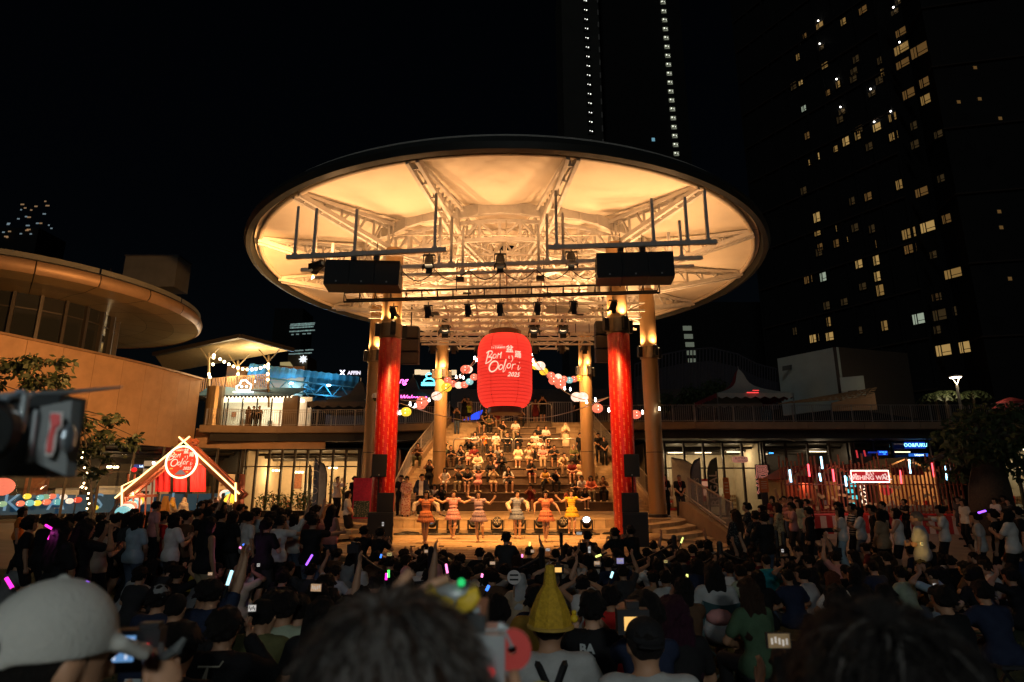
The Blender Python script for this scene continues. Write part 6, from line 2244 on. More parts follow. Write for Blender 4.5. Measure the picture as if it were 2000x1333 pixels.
SEAT=[(949,793,'se_look',(T,'black'),(P_,'black'),sh),(955,806,'se_lap',(Tk,'olive'),(P_,'black'),('bob',bl)),(972,803,'se_knee',(T,'maroon'),(S_,'tan'),sh),(1017,803,'se_phone',(T,'brown'),(P_,'black'),sh),(943,815,'se_chin',(T,'black'),(S_,'cream'),sh),(981,822,'se_chin',(T,'black'),(P_,'khaki'),sh),(1007,822,'se_lap',(T,'white'),(P_,'khaki'),('cropped',bl)),(929,843,'se_lap',(T,'grey'),(P_,'brown'),('bob',bl)),(946,841,'se_phone',(T,'orange'),(P_,'black'),sh),(968,842,'se_lap',(T,'white'),(S_,'beige'),sh),(991,842,'se_knee',(Lg,'black'),(P_,'black'),sh),(1013,843,'se_lap',(Lg,'black'),(Rb,'black'),('hijab','black')),(901,863,'se_phone',(T,'black'),(P_,'black'),sh),(917,861,'se_phone',(Lg,'black'),(P_,'olive'),sh),(927,873,'se_lap',(Lo,'maroon'),(P_,'brown'),('cropped',bl)),(957,864,'se_look',(T,'black'),(P_,'brown'),sh),(976,866,'se_chin',(T,'grey'),(P_,'black'),('long','brown')),(860,877,'se_lap',(T,'coral'),(P_,'black'),sh,3),(880,877,'se_look',(T,'black'),(P_,'brown'),sh),(899,881,'se_lap',(T,'grey'),(S_,'cream'),sh,0,.72),(917,884,'se_lap',(Lo,'floral'),(Sk,'floral'),('bun',bl),0,.75),(934,889,'se_lap',(Lg,'cream'),(P_,'grey'),sh,0),(959,891,'se_lap',(Lg,'black'),(P_,'black'),('long',bl)),(971,897,'se_lap',(Tk,'pink'),(Sk,'pink'),('bob',bl),0,.72),(980,882,'se_look',(Ho,'black'),(P_,'black'),('long',bl)),(1012,876,'se_lap',(Lo,'cream'),(Sk,'cream'),('bun','brown')),(1032,866,'se_phone',(T,'cream'),(S_,'tan'),sh,2),(1044,842,'se_lap',(T,'white'),(S_,'black'),('pony',bl)),(1051,834,'se_lap',(T,'black'),(P_,'black'),('bun',bl)),(1065,834,'se_lap',(T,'white'),(Sk,'black'),('long',bl)),(1037,855,'se_look',(T,'cream'),(P_,'black'),('bob',bl)),(1056,850,'se_cross',(T,'white'),(P_,'black'),sh,2),(1071,862,'se_cross',(T,'black'),(S_,'maroon'),('long',bl),1,.75),(1060,875,'se_lap',(T,'pink'),(P_,'beige'),('long','auburn'),4),(1082,877,'se_look',(T,'black'),(S_,'black'),sh,2),(1100,880,'se_chin',(Lg,'beige'),(P_,'tan'),sh),(1119,876,'se_cross',(Lo,'olive'),(P_,'black'),('cropped','grey'),2),(1036,903,'se_look',(T,'black'),(S_,'maroon'),('long',bl)),(1065,912,'se_cross',(Tk,'mustard'),(P_,'black'),('long',bl),1),(1085,911,'se_chin',(T,'black'),(P_,'black'),sh,0),(1117,900,'se_lap',(T,'maroon'),(S_,'brown'),('curly',bl),0),(1134,903,'se_lap',(T,'beige floral'),(Sk,'cream'),('long',bl),0),(871,915,'se_knee',(Tk,'white'),(S_,'white'),('bob',bl),0),(899,903,'se_lap',(T,'charcoal'),(S_,'black'),sh,0),(897,918,'se_phone',(T,'charcoal'),(P_,'khaki'),sh),(914,915,'se_lap',(T,'black'),(S_,'black'),sh,0),(935,921,'se_behind',(Tk,'pink'),(Sk,'pink'),('bob',bl),0,.9),(963,917,'se_phone',(Lg,'beige'),(S_,'beige'),('long',bl),0),(991,917,'se_look',(T,'light grey'),(S_,'black'),('long',bl),0,1.08),(838,945,'se_lap',(T,'charcoal'),(P_,'black'),sh),(849,946,'se_lap',(T,'white'),(P_,'brown'),('long',bl),0),(863,945,'se_chin',(Lg,'black'),(P_,'black'),('long',bl),0),(1037,945,'se_phone',(Lo,'maroon'),(S_,'maroon'),sh),(1124,940,'se_look',(T,'dark floral'),(P_,'brown'),('long',bl),0,.8),(1135,929,'se_lap',(T,'white'),(P_,'brown'),('bun',bl),0),(1153,928,'se_lap',(Lg,'coral'),(P_,'khaki'),('bob',bl),0),(1177,930,'se_look',(T,'brown'),(P_,'black'),sh),(1109,953,'se_lap',(T,'coral'),(S_,'coral'),sh,0,.72),(1141,953,'se_lap',(T,'black'),(S_,'black'),sh,0,.78),]
for e in SEAT:
 px,py,pose,top,bottom,hair=e[:6]
 if hair is bl:hair=sh
 sk_=e[6]if len(e)>6 else rnd.choice((0,0,1,1,2))
 sc_=e[7]if len(e)>7 else 1.0
 seat_person(px,py,pose,top,bottom,hair,sk_,sc_,rz=rnd.uniform(-14,14),shoes=rnd.choice(('black','white','black','cream','brown')))
def stand(px,py_feet,Y,pose,top,bottom,hair,label=None,rz=0,skin=1,sc=1.0,zone=ZS,group=GS,z=None,hat=None,shoes='black'):
 p=at(px,py_feet,Y)
 return person(pose,(p.x,Y,p.z if z is None else z),R(rz),top,bottom,hair,skin,sc,zone,group,label=label,px=px,hat=hat,shoes=shoes)
def stair_z(Y):return ZP+RISE/3*(math.floor((Y-Y0T)/(RUN/3))+1)
for a in((891,38.3,'st_phone',(Tk,'black'),(P_,'denim'),sh,'person in black vest and jeans filming on the upper left stairs',1.0),(866,34.6,'st_phone',(Lo,'green print'),(P_,'black'),sh,'person in green patterned shirt filming beside the upper left column',1.02),(839,32.2,'st_phone',(T,'black'),(P_,'black'),sh,'tall person in black t-shirt photographing from the lower left stairs',1.08),(1106,36.4,'st_look',(Lo,'cream'),(Rb,'cream'),('hijab','cream'),'person in cream robe and headscarf standing on the right stairs',1.0),(1134,35.2,'st_down',(T,'black'),(P_,'black'),sh,'person in black polo and face mask standing by the upper right column',1.02),(1146,35.2,'st_clasp',(T,'black'),(P_,'plaid'),sh,'person in black t-shirt and plaid trousers by the upper right column',1.03),(1170,35.0,'st_hip',(T,'black'),(P_,'black'),sh,'person in black leaning behind the right red column, left of two',1.0),(1181,34.8,'st_clasp',(T,'black'),(P_,'black'),('cropped',bl),'person in black leaning forward behind the right red column, right of two',.96)):
 px,Y,pose,top,bottom,hair,lab,sc_=a
 stand(px,900,Y,pose,top,bottom,hair,lab,sc=sc_,z=stair_z(Y))
for a in((907,'st_phone',(Tk,'black'),(Sk,'black'),('bob',bl),'person in black dress filming on the top landing, left of the red lantern',1.0),(914,'st_down',(T,'beige'),(P_,'charcoal'),('cropped',bl),'person in beige t-shirt standing behind a child on the top landing',1.06),(915,'st_down2',(T,'lime'),(S_,'black'),sh,'child in lime green t-shirt on the top landing',.78),(1046,'st_down',(Tk,'maroon'),(Sk,'maroon'),('long',bl),'person in dark red standing at the top rail right of the red lantern',.95),(1060,'st_phone',(T,'black'),(S_,'black'),('cropped',bl),'person in black t-shirt and shorts filming at the top right rail',1.05),(1128,'st_lean',(T,'black'),(P_,'black'),sh,'dark figure at the top of the seating beside the upper right column',1.0)):
 px,pose,top,bottom,hair,lab,sc_=a
 Y=40.6 if 'behind a child' in lab else 40.0
 stand(px,822,Y,pose,top,bottom,hair,lab,sc=sc_,z=ZT)
stand(792,1003,26.2,'st_clasp',(Lg,'floral'),(Rb,'floral'),('bun',bl),'person in pink floral kimono standing right of the left red column',z=ZP,skin=0,sc=.97)
stand(781,1003,26.9,'st_down',(T,'black'),(P_,'black'),sh,'person in black half hidden behind the pink kimono',z=ZP,skin=0)
hp_=stand(822,1003,26.4,'st_down2',(T,'white'),(P_,'black'),sh,'smiling person in open dark happi coat over white shirt on the platform',z=ZP,skin=0,sc=1.02,shoes='white')
f=Field(POSES['st_down2'].lo,POSES['st_down2'].hi,.018)
p=POSES['st_down2']
torso(f,p,.03,.05)
for S,E,Wr in((p.shl,p.el,p.wl),(p.shr,p.er,p.wr)):
 f.cone(S,E,.085,.09,.04)
 f.cone(E,E+(Wr-E)*.5,.09,.10,.03)
f.cone(p.pel+p.rt*.06,p.pel-p.rt*.06,.16,.16,.03)
f.carve(lambda X,Y,Z:np.maximum(.085-np.abs(X+.01*Z),Y*0-1)*(Y<-.02)-1e-4)
f.carve(lambda X,Y,Z:.80-Z)
V,F=f.surface()
c_=link('happi_coat',sdf_mesh('happi_coat',[(V,F,0)],[cloth('navy')]),hp_)
stand(816,905,31.9,'se_look',(T,'brown'),(P_,'olive'),sh,'person in brown shirt and olive trousers sitting high on the left flank wall',z=at(816,866,31.9).z-headtop('se_look'),shoes='tan')
st1=stand(1301,996,25.9,'st_down',(T,'black'),(P_,'black'),sh,'staff person in black with red lanyard, nearer the right bronze column',z=ZP,skin=0,sc=1.02,shoes='white')
st2=stand(1330,996,25.4,'st_clasp',(T,'black'),(P_,'charcoal'),('cropped','grey'),'staff person in black with red lanyard leaning on the right flank wall',z=ZP,skin=1,sc=1.0,shoes='tan')
for o in(st1,st2):
 mb=MB()
 mb.tube([(-.06,-.02,1.47),(-.045,-.13,1.35),(0,-.15,1.18)],.008,5).tube([(.06,-.02,1.47),(.045,-.13,1.35),(0,-.15,1.18)],.008,5)
 mb.build('lanyard',cloth('red'),o)
 MB().box((0,-.16,1.12),(.075,.008,.11)).build('badge',mat('badge_white',(.7,.6,.5),.5),o)
# six dancers in frilled dresses
def frill_mesh(prof,n,amp,waves,sk=0.0,seed=0):
 """lathe with a wavy hem; prof: (rx, ry, z, waviness 0..1)"""
 r_=random.Random(seed)
 ph=r_.random()*6
 mb=MB()
 vs=[]
 for(rx,ry,z,w)in prof:
  for k in range(n):
   a=2*PI*k/n
   q=1+amp*w*math.sin(waves*a+ph+1.2*math.sin(3*a+ph))
   vs.append((rx*q*math.cos(a),ry*q*math.sin(a),z+amp*.25*w*math.sin(waves*a*1.0+1+ph)))
 fs=[(i*n+k,i*n+(k+1)%n,(i+1)*n+(k+1)%n,(i+1)*n+k)for i in range(len(prof)-1)for k in range(n)]
 mb.add(vs,fs)
 return mb
DP=[Pose(wl=(.46,-.10,1.00),wr=(-.44,-.08,1.02),el=(.4,.4,.5),er=(-.4,.4,.5),al=(.03,-.03,.095),ar=(-.03,.02,.095),hy=-12,hdl=(.7,-.2,-.5)),Pose(wl=(.66,-.02,1.36),wr=(-.66,-.02,1.38),el=(0,.2,-1),er=(0,.2,-1),al=(.03,-.12,.095),ar=(-.03,.10,.13),hy=8,kr=(-.3,-1,0)),Pose(wl=(.56,-.12,1.44),wr=(-.42,-.02,1.76),el=(.3,.2,-1),er=(-1,.2,0),al=(.14,.10,.22),ar=(-.03,-.02,.095),hy=10,side=-3),Pose(wl=(.44,-.12,1.02),wr=(-.30,-.18,1.02),el=(.6,.5,.3),er=(-.7,.5,.1),al=(.09,-.12,.095),ar=(-.02,.12,.11),hy=16,side=3),Pose(wl=(.50,-.14,1.00),wr=(-.42,-.10,1.02),el=(.5,.3,.4),er=(-.5,.3,.4),al=(.0,-.10,.095),ar=(-.03,.06,.11),hy=-6),Pose(wl=(.66,-.08,1.36),wr=(-.62,-.06,1.42),el=(.1,.2,-1),er=(-.1,.2,-1),al=(.05,-.05,.095),ar=(-.12,.10,.13),hy=4,side=-2),]
DSP=[(830,1062,(.62,.22,.10),'orange','leftmost dancer in frilled orange dress with cream sleeves',('bob','black'),True,2),(884,1054,(.58,.30,.32),'pale pink','dancer in frilled pale pink dress with both arms stretched sideways',('pony','brown'),False,0),(935,1060,(.40,.30,.38),'lavender','dancer in frilled lavender dress with one arm flung high',('long','brown'),False,0),(1009,1053,(.22,.28,.42),'blue','dancer in frilled blue grey dress with cream sleeves',('short','black'),True,0),(1067,1059,(.66,.24,.15),'coral','dancer in frilled coral dress with lowered spread arms',('bob','black'),False,0),(1118,1046,(.72,.48,.04),'yellow','rightmost dancer in frilled yellow dress with wide arms',('long','brown'),False,0)]
M_cr=mat('cream_sleeve',(.62,.52,.40),.8,var=.1,scale=20)
for i,(px,pyf,c,cn,lab,hair,sleeve,sk)in enumerate(DSP):
 g=atz(px,pyf,ZF)
 POSES['dance%d'%i]=DP[i]
 p=DP[i]
 sc_=.955
 o=link('person',sdf_mesh('person',make_body(p,.013),[SK[4]if i!=0 else SK[0],M_eye,M_lip]),None,(g.x,g.y,ZF),R((2,6,-4,10,-3,4)[i]))
 o.scale=(sc_*.93,sc_*.93,sc_)
 tag(o,lab,'person','dancers on the stage')
 M=mat('dress_'+cn.replace(' ','_'),c,.8,var=.14,scale=18,bump=.3,bscale=50)
 f=Field(p.lo,p.hi,.014)
 torso(f,p,.008,.04)
 f.carve(lambda X,Y,Z:(p.pel[2]+.02)-Z)
 n_=p.neck+p.fw*.03+p.up*.03
 f.carve(lambda X,Y,Z:.075-np.sqrt((X-n_[0])**2+(Y-n_[1])**2+(Z-n_[2])**2))
 f.add(lambda X,Y,Z:.006*np.sin(Z*85)*(np.abs(Z-1.05)<.3))
 V,F=f.surface()
 link('bodice',sdf_mesh('bodice',[(V,F,0)],[M]),o)
 w=p.waist
 zh=w[2]-.02
 sk_=frill_mesh([(.125,.10,zh+.05,0),(.145,.118,zh-.02,.2),(.20,.17,zh-.10,.5),(.27,.23,zh-.20,1.0),(.25,.22,zh-.21,.9)],72,.05,17,seed=i)
 s_=sk_.build('skirt',M,o,smooth=True)
 MB_=frill_mesh([(.21,.18,zh-.12,.3),(.27,.235,zh-.26,.7),(.315,.28,zh-.37,1.2),(.30,.27,zh-.38,1.0)],84,.05,21,seed=i+9)
 MB_.build('frill_tier',M,s_,smooth=True)
 frill_mesh([(.17,.14,zh-.02,.3),(.21,.18,zh-.08,1.3)],72,.05,19,seed=i+19).build('frill_tier',M,s_,smooth=True)
 if i in(1,2):frill_mesh([(.13,.105,zh+.12,.3),(.165,.135,zh+.06,1.2)],64,.05,17,seed=i+29).build('peplum',M,s_,smooth=True)
 for S,E,Wr in((p.shl,p.el,p.wl),(p.shr,p.er,p.wr)):
  f=Field(p.lo,p.hi,.014)
  if sleeve:
   f.cone(S+(E-S)*.25,E,.06,.075,.03)
   f.cone(E,E+(Wr-E)*.85,.08,.07,.03)
   f.cone(E+(Wr-E)*.85,E+(Wr-E)*.97,.05,.035,.02)
   f.add(lambda X,Y,Z:.006*np.sin(X*70)*np.sin(Z*60))
   V,F=f.surface()
   link('sleeve',sdf_mesh('sleeve',[(V,F,0)],[M_cr]),o)
   f=Field(p.lo,p.hi,.014)
  f.ell(S+(E-S)*.18+V3(0,0,.015),(.085,.075,.075),.02)
  f.add(lambda X,Y,Z:.009*np.sin(X*95+Y*50)*np.sin(Z*70))
  V,F=f.surface()
  link('puff_sleeve',sdf_mesh('puff_sleeve',[(V,F,0)],[M]),o)
 cb=MB()
 q=p.neck+p.fw*.085-p.up*.05
 for sx in(-1,1):cb.ball(q+V3(sx*.035,0,0),.03,8,0,(1.2,.5,.8))
 cb.ball(q,.014,8)
 cb.build('collar_bow',M_cr if i in(0,3,4)else mat('bow_brown',(.2,.09,.06),.7),o,smooth=True)
 h_=link('hair',part_mesh('','hair',hair[0]),o)
 h_.matrix_local=p.hM
 obm(h_,HM[hair[1]])
 rb_=MB().ball((.075,-.02,.105),.028,8,0,(1.3,.8,.9)).ball((.02,-.03,.125),.02,8,0,(1.3,.8,.8))
 rb_.xf(p.hM).build('hair_ribbon',M_cr,o,smooth=True)
 sh_=MB()
 for A,T_ in((p.al,p.fl),(p.ar,p.fr)):
  sh_.tube([A+V3(0,.03,-.05),A+V3(0,.045,-.095)],[.016,.011],6)
  d_=T_-A
  sh_.tube([A+V3(0,.01,-.04),A+d_*.5+V3(0,0,-.028),T_+V3(0,0,-.012)],[.036,.036,.03],8)
  sh_.tube([A+V3(.035*math.cos(t),.03*math.sin(t),.03)for t in np.linspace(0,6.28,12)],.008,5)
 sh_.build('heeled_shoes',mat('shoe_beige',(.5,.36,.26),.5),o,smooth=True)
 if i==0:
  tip=p.wl+p.hdl*.06
  t_=thing('microphone','black microphone held by the dancer in orange','microphone',o.matrix_world@Vector((0,0,0)))
  t_.location=Vector((g.x,g.y,ZF))+Matrix.Rotation(R(2),3,'Z')@(Vector(tip)*sc_)
  MB().tube([(-.05,0,-.02),(.12,-.03,-.07)],[.014,.018],8).build('handle',M_black,t_)
  MB().ball((.14,-.035,-.075),.028,8).build('head',mat('mic_mesh',(.2,.2,.2),.4,metal=.8),t_)
# standing crowd, left and right
def face_to(x,y,tx,ty,jit=12):
 d=Vector((tx-x,ty-y))
 return math.atan2(d.x,-d.y)+R(rnd.uniform(-jit,jit))
TAKEN=[]
def place(x,y,r=.36):
 for _ in range(12):
  ok=True
  for(a,b)in TAKEN:
   d=math.hypot(x-a,y-b)
   if d<r:
    s=(r-d)*.7
    ux,uy=((x-a)/d,(y-b)/d)if d>1e-3 else(0,1)
    x,y=x+ux*s,y+uy*s
    ok=False
  if ok:break
 TAKEN.append((x,y))
 return x,y
def stander(px,py,pose,top,bottom,hair,zone,group,label=None,skin=None,sc=None,hat=None,Y=None,z=0.0,face=(0,21),shoes='black'):
 sc=sc or rnd.uniform(.91,.99)
 H=headtop(pose)*sc
 if Y is None:
  p=atz(px,max(py,952),z+H)
  Y=min(p.y,26.0)if p.y>0 else 26.0
 p=at(px,py,Y)
 x,y=place(p.x,Y)
 if y>15.2 and abs(x-CX)<11 and math.hypot(x-CX,y-CYC)<11.5 and z==0:
  v=Vector((x-CX,y-CYC)).normalized()*11.6
  x,y=CX+v.x,CYC+v.y
 return person(pose,(x,y,z),face_to(x,y,*face),top,bottom,hair,rnd.choice((0,1,1,2))if skin is None else skin,sc,zone,group,label,px,hat,shoes)
ZL,GL='standing left of the stage','standing crowd left of the stage'
dk=lambda:rnd.choice(('black','black','charcoal','navy','black','grey','maroon','brown','white','light grey'))
hr=lambda:rnd.choice((sh,sh,('cropped',bl),('quiff',bl),('bob',bl),('long',bl),('pony',bl),('bun',bl)))
pz_=lambda:rnd.choice(('st_down','st_down2','st_fold','st_phone','st_clasp','st_look','st_hip','st_raise'))
LEFT=[(45,992,'st_down',(T,'orange'),None),(60,1012,'st_down',(T,'black'),('curly',bl)),(95,1004,'st_down2',(T,'black'),None),(115,1012,'st_look',(T,'black'),None),(139,1006,'st_down',(T,'black'),None),(124,1020,'st_clasp',(Lo,'black'),('wavy',bl)),(160,1000,'st_down',(T,'charcoal'),None),(169,1015,'st_phone',(T,'black'),('long',bl)),(198,1004,'st_raise',(T,'black'),None),(203,1018,'st_look',(T,'cream'),('long',bl)),(230,1003,'st_down',(T,'black'),None),(246,1001,'st_down2',(T,'charcoal'),None),(262,994,'st_down',(T,'black'),None),(271,1004,'st_clasp',(T,'light blue'),None),(318,999,'st_down',(T,'red'),sh),(343,1002,'st_look',(T,'white'),('long',bl)),(356,996,'st_down',(T,'black'),None),(367,998,'st_down',(T,'brown'),('cropped',bl)),(383,994,'st_down2',(T,'black'),None),(408,1011,'st_down',(Tk,'black'),('long',bl)),(394,979,'st_down',(T,'brown'),None),(405,978,'st_down',(T,'black'),None),(409,991,'st_raise',(T,'charcoal'),None),(434,996,'st_fold',(T,'black'),None),(455,998,'st_clasp',(T,'black'),None),(470,985,'st_down',(T,'charcoal'),None),(443,981,'st_down',(T,'black'),('bob',bl)),(430,977,'st_down',(T,'charcoal'),None),(474,1001,'st_down',(T,'white'),('bun',bl)),(501,992,'st_point',(T,'light blue'),sh),(484,968,'st_down',(T,'black'),None),(497,962,'st_raise',(T,'beige'),None),(515,967,'st_down',(T,'grey'),('cropped',bl)),(537,972,'st_down',(T,'black'),None),(548,980,'st_down2',(T,'black'),None),(559,974,'st_down',(T,'maroon'),None),(566,981,'st_clasp',(T,'black'),None),(578,977,'st_down',(T,'black'),None),(588,970,'st_down',(T,'white'),('cropped',bl)),(592,985,'st_phone',(T,'black'),None),(521,1012,'st_look',(T,'black'),('pony',bl)),(546,993,'st_down',(T,'charcoal'),None),(548,1008,'st_point',(T,'white'),sh),(561,995,'st_down',(T,'light grey'),None),(575,1003,'st_raise',(T,'white'),('bob',bl)),(593,996,'st_phone',(Lo,'pink'),None),(612,1006,'st_point',(T,'black'),None),(617,991,'st_down',(T,'maroon'),('curly',bl)),(634,988,'st_clasp',(Tk,'pink'),('long',bl)),(650,983,'st_look',(T,'black'),('bob',bl)),(665,974,'st_clasp',(T,'black'),('bob',bl)),(300,1000,'st_down',(T,'green print'),None),(485,999,'st_fold',(T,'white'),None),(530,1000,'st_phone',(T,'charcoal'),None),(603,1001,'st_raise',(T,'maroon'),None)]
for px,py,pose,top,hair in LEFT:
 hair=hair or hr()
 stander(px,py,pose,top,(rnd.choice((P_,P_,Wd,S_)),rnd.choice(('black','black','denim','charcoal','khaki'))),hair,ZL,GL,hat=('cap','black')if(px,py)==(318,999)else None)
stander(680,962,'st_clasp',(T,'white'),(Sk,'black'),('long',bl),ZL,GL,'person with long hair in white top and black dress at the left steps',Y=21.2,z=.3,skin=0)
stander(660,924,'st_phone',(Lo,'white'),(P_,'black'),('cropped',bl),ZL,GL,'person in black and white shirt photographing from the left platform',Y=25.2,z=ZP,skin=1)
stander(693,931,'st_down',(T,'black'),(P_,'black'),sh,ZL,GL,'person in black standing behind the woman in white, left of the columns',Y=25.9,z=ZP,skin=0)
stander(703,933,'st_hip',(T,'white'),(P_,'black'),('long',bl),ZL,GL,'person with long hair in white top and black trousers left of the columns',Y=25.0,z=ZP,skin=0)
stander(728,921,'st_hip',(T,'black'),(S_,'brown'),sh,ZL,GL,'person in black beside the red poster at the left bronze column',Y=24.9,z=ZP,skin=1)
stander(289,978,'st_down',(T,'pink'),(P_,'black'),sh,ZL,GL,'child raised above the crowd in front of the festival gate',Y=11.5,z=.62,sc=.72,skin=2)
for px,lab,c in((338,'left of two people in headscarves under the red gate curtain','beige'),(361,'right of two people in headscarves under the red gate curtain','cream')):
 stander(px,968,'st_clasp' if px<350 else 'st_down',(Lg,c),(Rb,c),('hijab','mustard' if px<350 else 'cream'),ZL,GL,lab,Y=27.5,z=at(px,966,27.5).z-1.68)
stander(275,945,'st_down',(Lg,'white'),(P_,'black'),sh,ZL,GL,'small figure in white and black standing in the passage left of the gate',Y=36,z=.3)
for k,(px,c)in enumerate(((486,'brown'),(496,'black'),(507,'black'))):
 stander(px,797,'st_look' if k!=1 else 'st_down',(T if k else Lg,c),((Rb,'brown')if k==0 else(P_,'black')),('hijab','brown')if k==0 else sh,'','people in front of the cafe',('person in brown headscarf','middle person in dark clothes','right person with short hair')[k]+' in front of the lit cafe window',Y=44.0,z=ZT,sc=.95)
ZR,GR='standing right of the stage','standing crowd right of the stage'
RIGHT=[(1407,974,'st_down',(T,'pale green'),('bob',bl)),(1424,967,'st_raise',(T,'light grey'),('cropped',bl)),(1433,966,'st_down',(T,'black'),('cropped',bl)),(1447,963,'st_down',(T,'black'),None),(1441,981,'st_look',(T,'dark floral'),sh),(1451,970,'st_phone',(T,'pink'),sh),(1470,965,'st_down',(T,'beige'),sh),(1475,973,'st_clasp',(T,'pink'),sh),(1478,987,'st_down',(T,'dark floral'),('bun',bl)),(1436,996,'st_clasp',(Lg,'dark floral'),('long','brown')),(1486,958,'st_phone',(T,'beige'),None),(1492,961,'st_down',(T,'black'),None),(1493,968,'st_raise',(T,'charcoal'),('long',bl)),(1505,961,'st_down',(T,'maroon'),None),(1512,971,'st_down',(T,'brown'),('bun',bl)),(1525,966,'st_down',(T,'charcoal'),None),(1527,971,'st_down',(T,'mustard'),None),(1508,981,'st_point',(T,'pink'),sh),(1518,983,'st_clasp',(Lg,'beige floral'),('bob','brown')),(1535,975,'st_clasp',(T,'plaid'),sh),(1565,976,'st_fold',(T,'red'),('quiff',bl)),(1578,991,'st_down',(Ho,'black'),('pony',bl)),(1475,998,'st_look',(T,'dark floral'),('bun',bl)),(1491,1000,'st_look',(Lg,'black'),('bun',bl)),(1637,981,'st_down',(Lg,'cream'),('bun',bl)),(1640,991,'st_fold',(T,'white'),('bob',bl)),(1653,983,'st_look',(T,'striped'),sh),(1676,991,'st_look',(Lo,'white'),('long',bl)),(1703,987,'st_down',(T,'black'),('quiff',bl)),(1718,995,'st_clasp',(T,'tan'),('bob',bl)),(1723,979,'st_down',(T,'black'),('cropped',bl)),(1748,993,'st_look',(Tk,'white'),('bob',bl)),(1790,999,'st_fold',(T,'light grey'),('cropped','grey')),(1836,988,'st_point',(T,'white'),('bun',bl)),(1905,1000,'st_down',(T,'light grey'),sh),(1919,995,'st_down',(T,'black'),sh),(1940,966,'st_down2',(T,'white'),sh),(1957,961,'st_down',(T,'brown'),None),(1968,974,'st_down',(T,'charcoal'),None),(1966,995,'st_look',(T,'white'),('bob',bl)),(1985,990,'st_down',(T,'black'),None),(1765,975,'st_look',(T,'black'),sh),(1870,970,'st_down',(T,'charcoal'),None),(1880,975,'st_down',(T,'white'),('long',bl))]
for px,py,pose,top,hair in RIGHT:
 hair=hair or hr()
 b=(rnd.choice((P_,P_,Wd,S_)),rnd.choice(('black','black','denim','charcoal')))
 if top[1]=='beige floral':b=(Rb,'beige floral')
 if px==1640:b=(Wd,'light blue')
 if px==1535:b=(S_,'red')
 if px==1436:b=(Rb,'dark floral')
 o=stander(px,py,pose,top,b,hair,ZR,GR,face=(1.0,20.5))
# people sitting on the lawn, seen from behind
ZG_,GG='seated on the lawn','people seated on the lawn'
gp=lambda:rnd.choice(('gr_lap','gr_lap','gr_lap2','gr_knees','gr_phone','gr_turn','gr_lap'))
STOOLS=[]
def sitter(px,py,pose=None,top=None,hair=None,hat=None,label=None,skin=None,sc=None,bottom=None,z=0.0):
 pose=pose or gp()
 stool=py>1127
 if stool:
  pose={'gr_phone':'se_phone','gr_high':'se_phone','gr_raiseR':'se_raiseR','gr_raiseL':'se_raiseL','gr_turn':'se_turn','gr_lap2':'se_knee','gr_knees':'se_knee','gr_lap':rnd.choice(('se_lap','se_knee'))}.get(pose,pose)
 sc=sc or rnd.uniform(.91,1.0)
 H=headtop(pose)*sc
 p=atz(px,py,H+z)
 x,y=place(p.x,p.y,.42)
 y=min(y,15.0)
 if stool:STOOLS.append((x,y,z))
 top=top or(T,dk())
 return person(pose,(x,y,z),face_to(x,y,.2*x,21.0,14),top,bottom or(rnd.choice((P_,P_,S_)),rnd.choice(('black','black','denim','charcoal'))),hair or hr(),rnd.choice((0,1,1,2))if skin is None else skin,sc,ZG_,GG,label,px,hat)
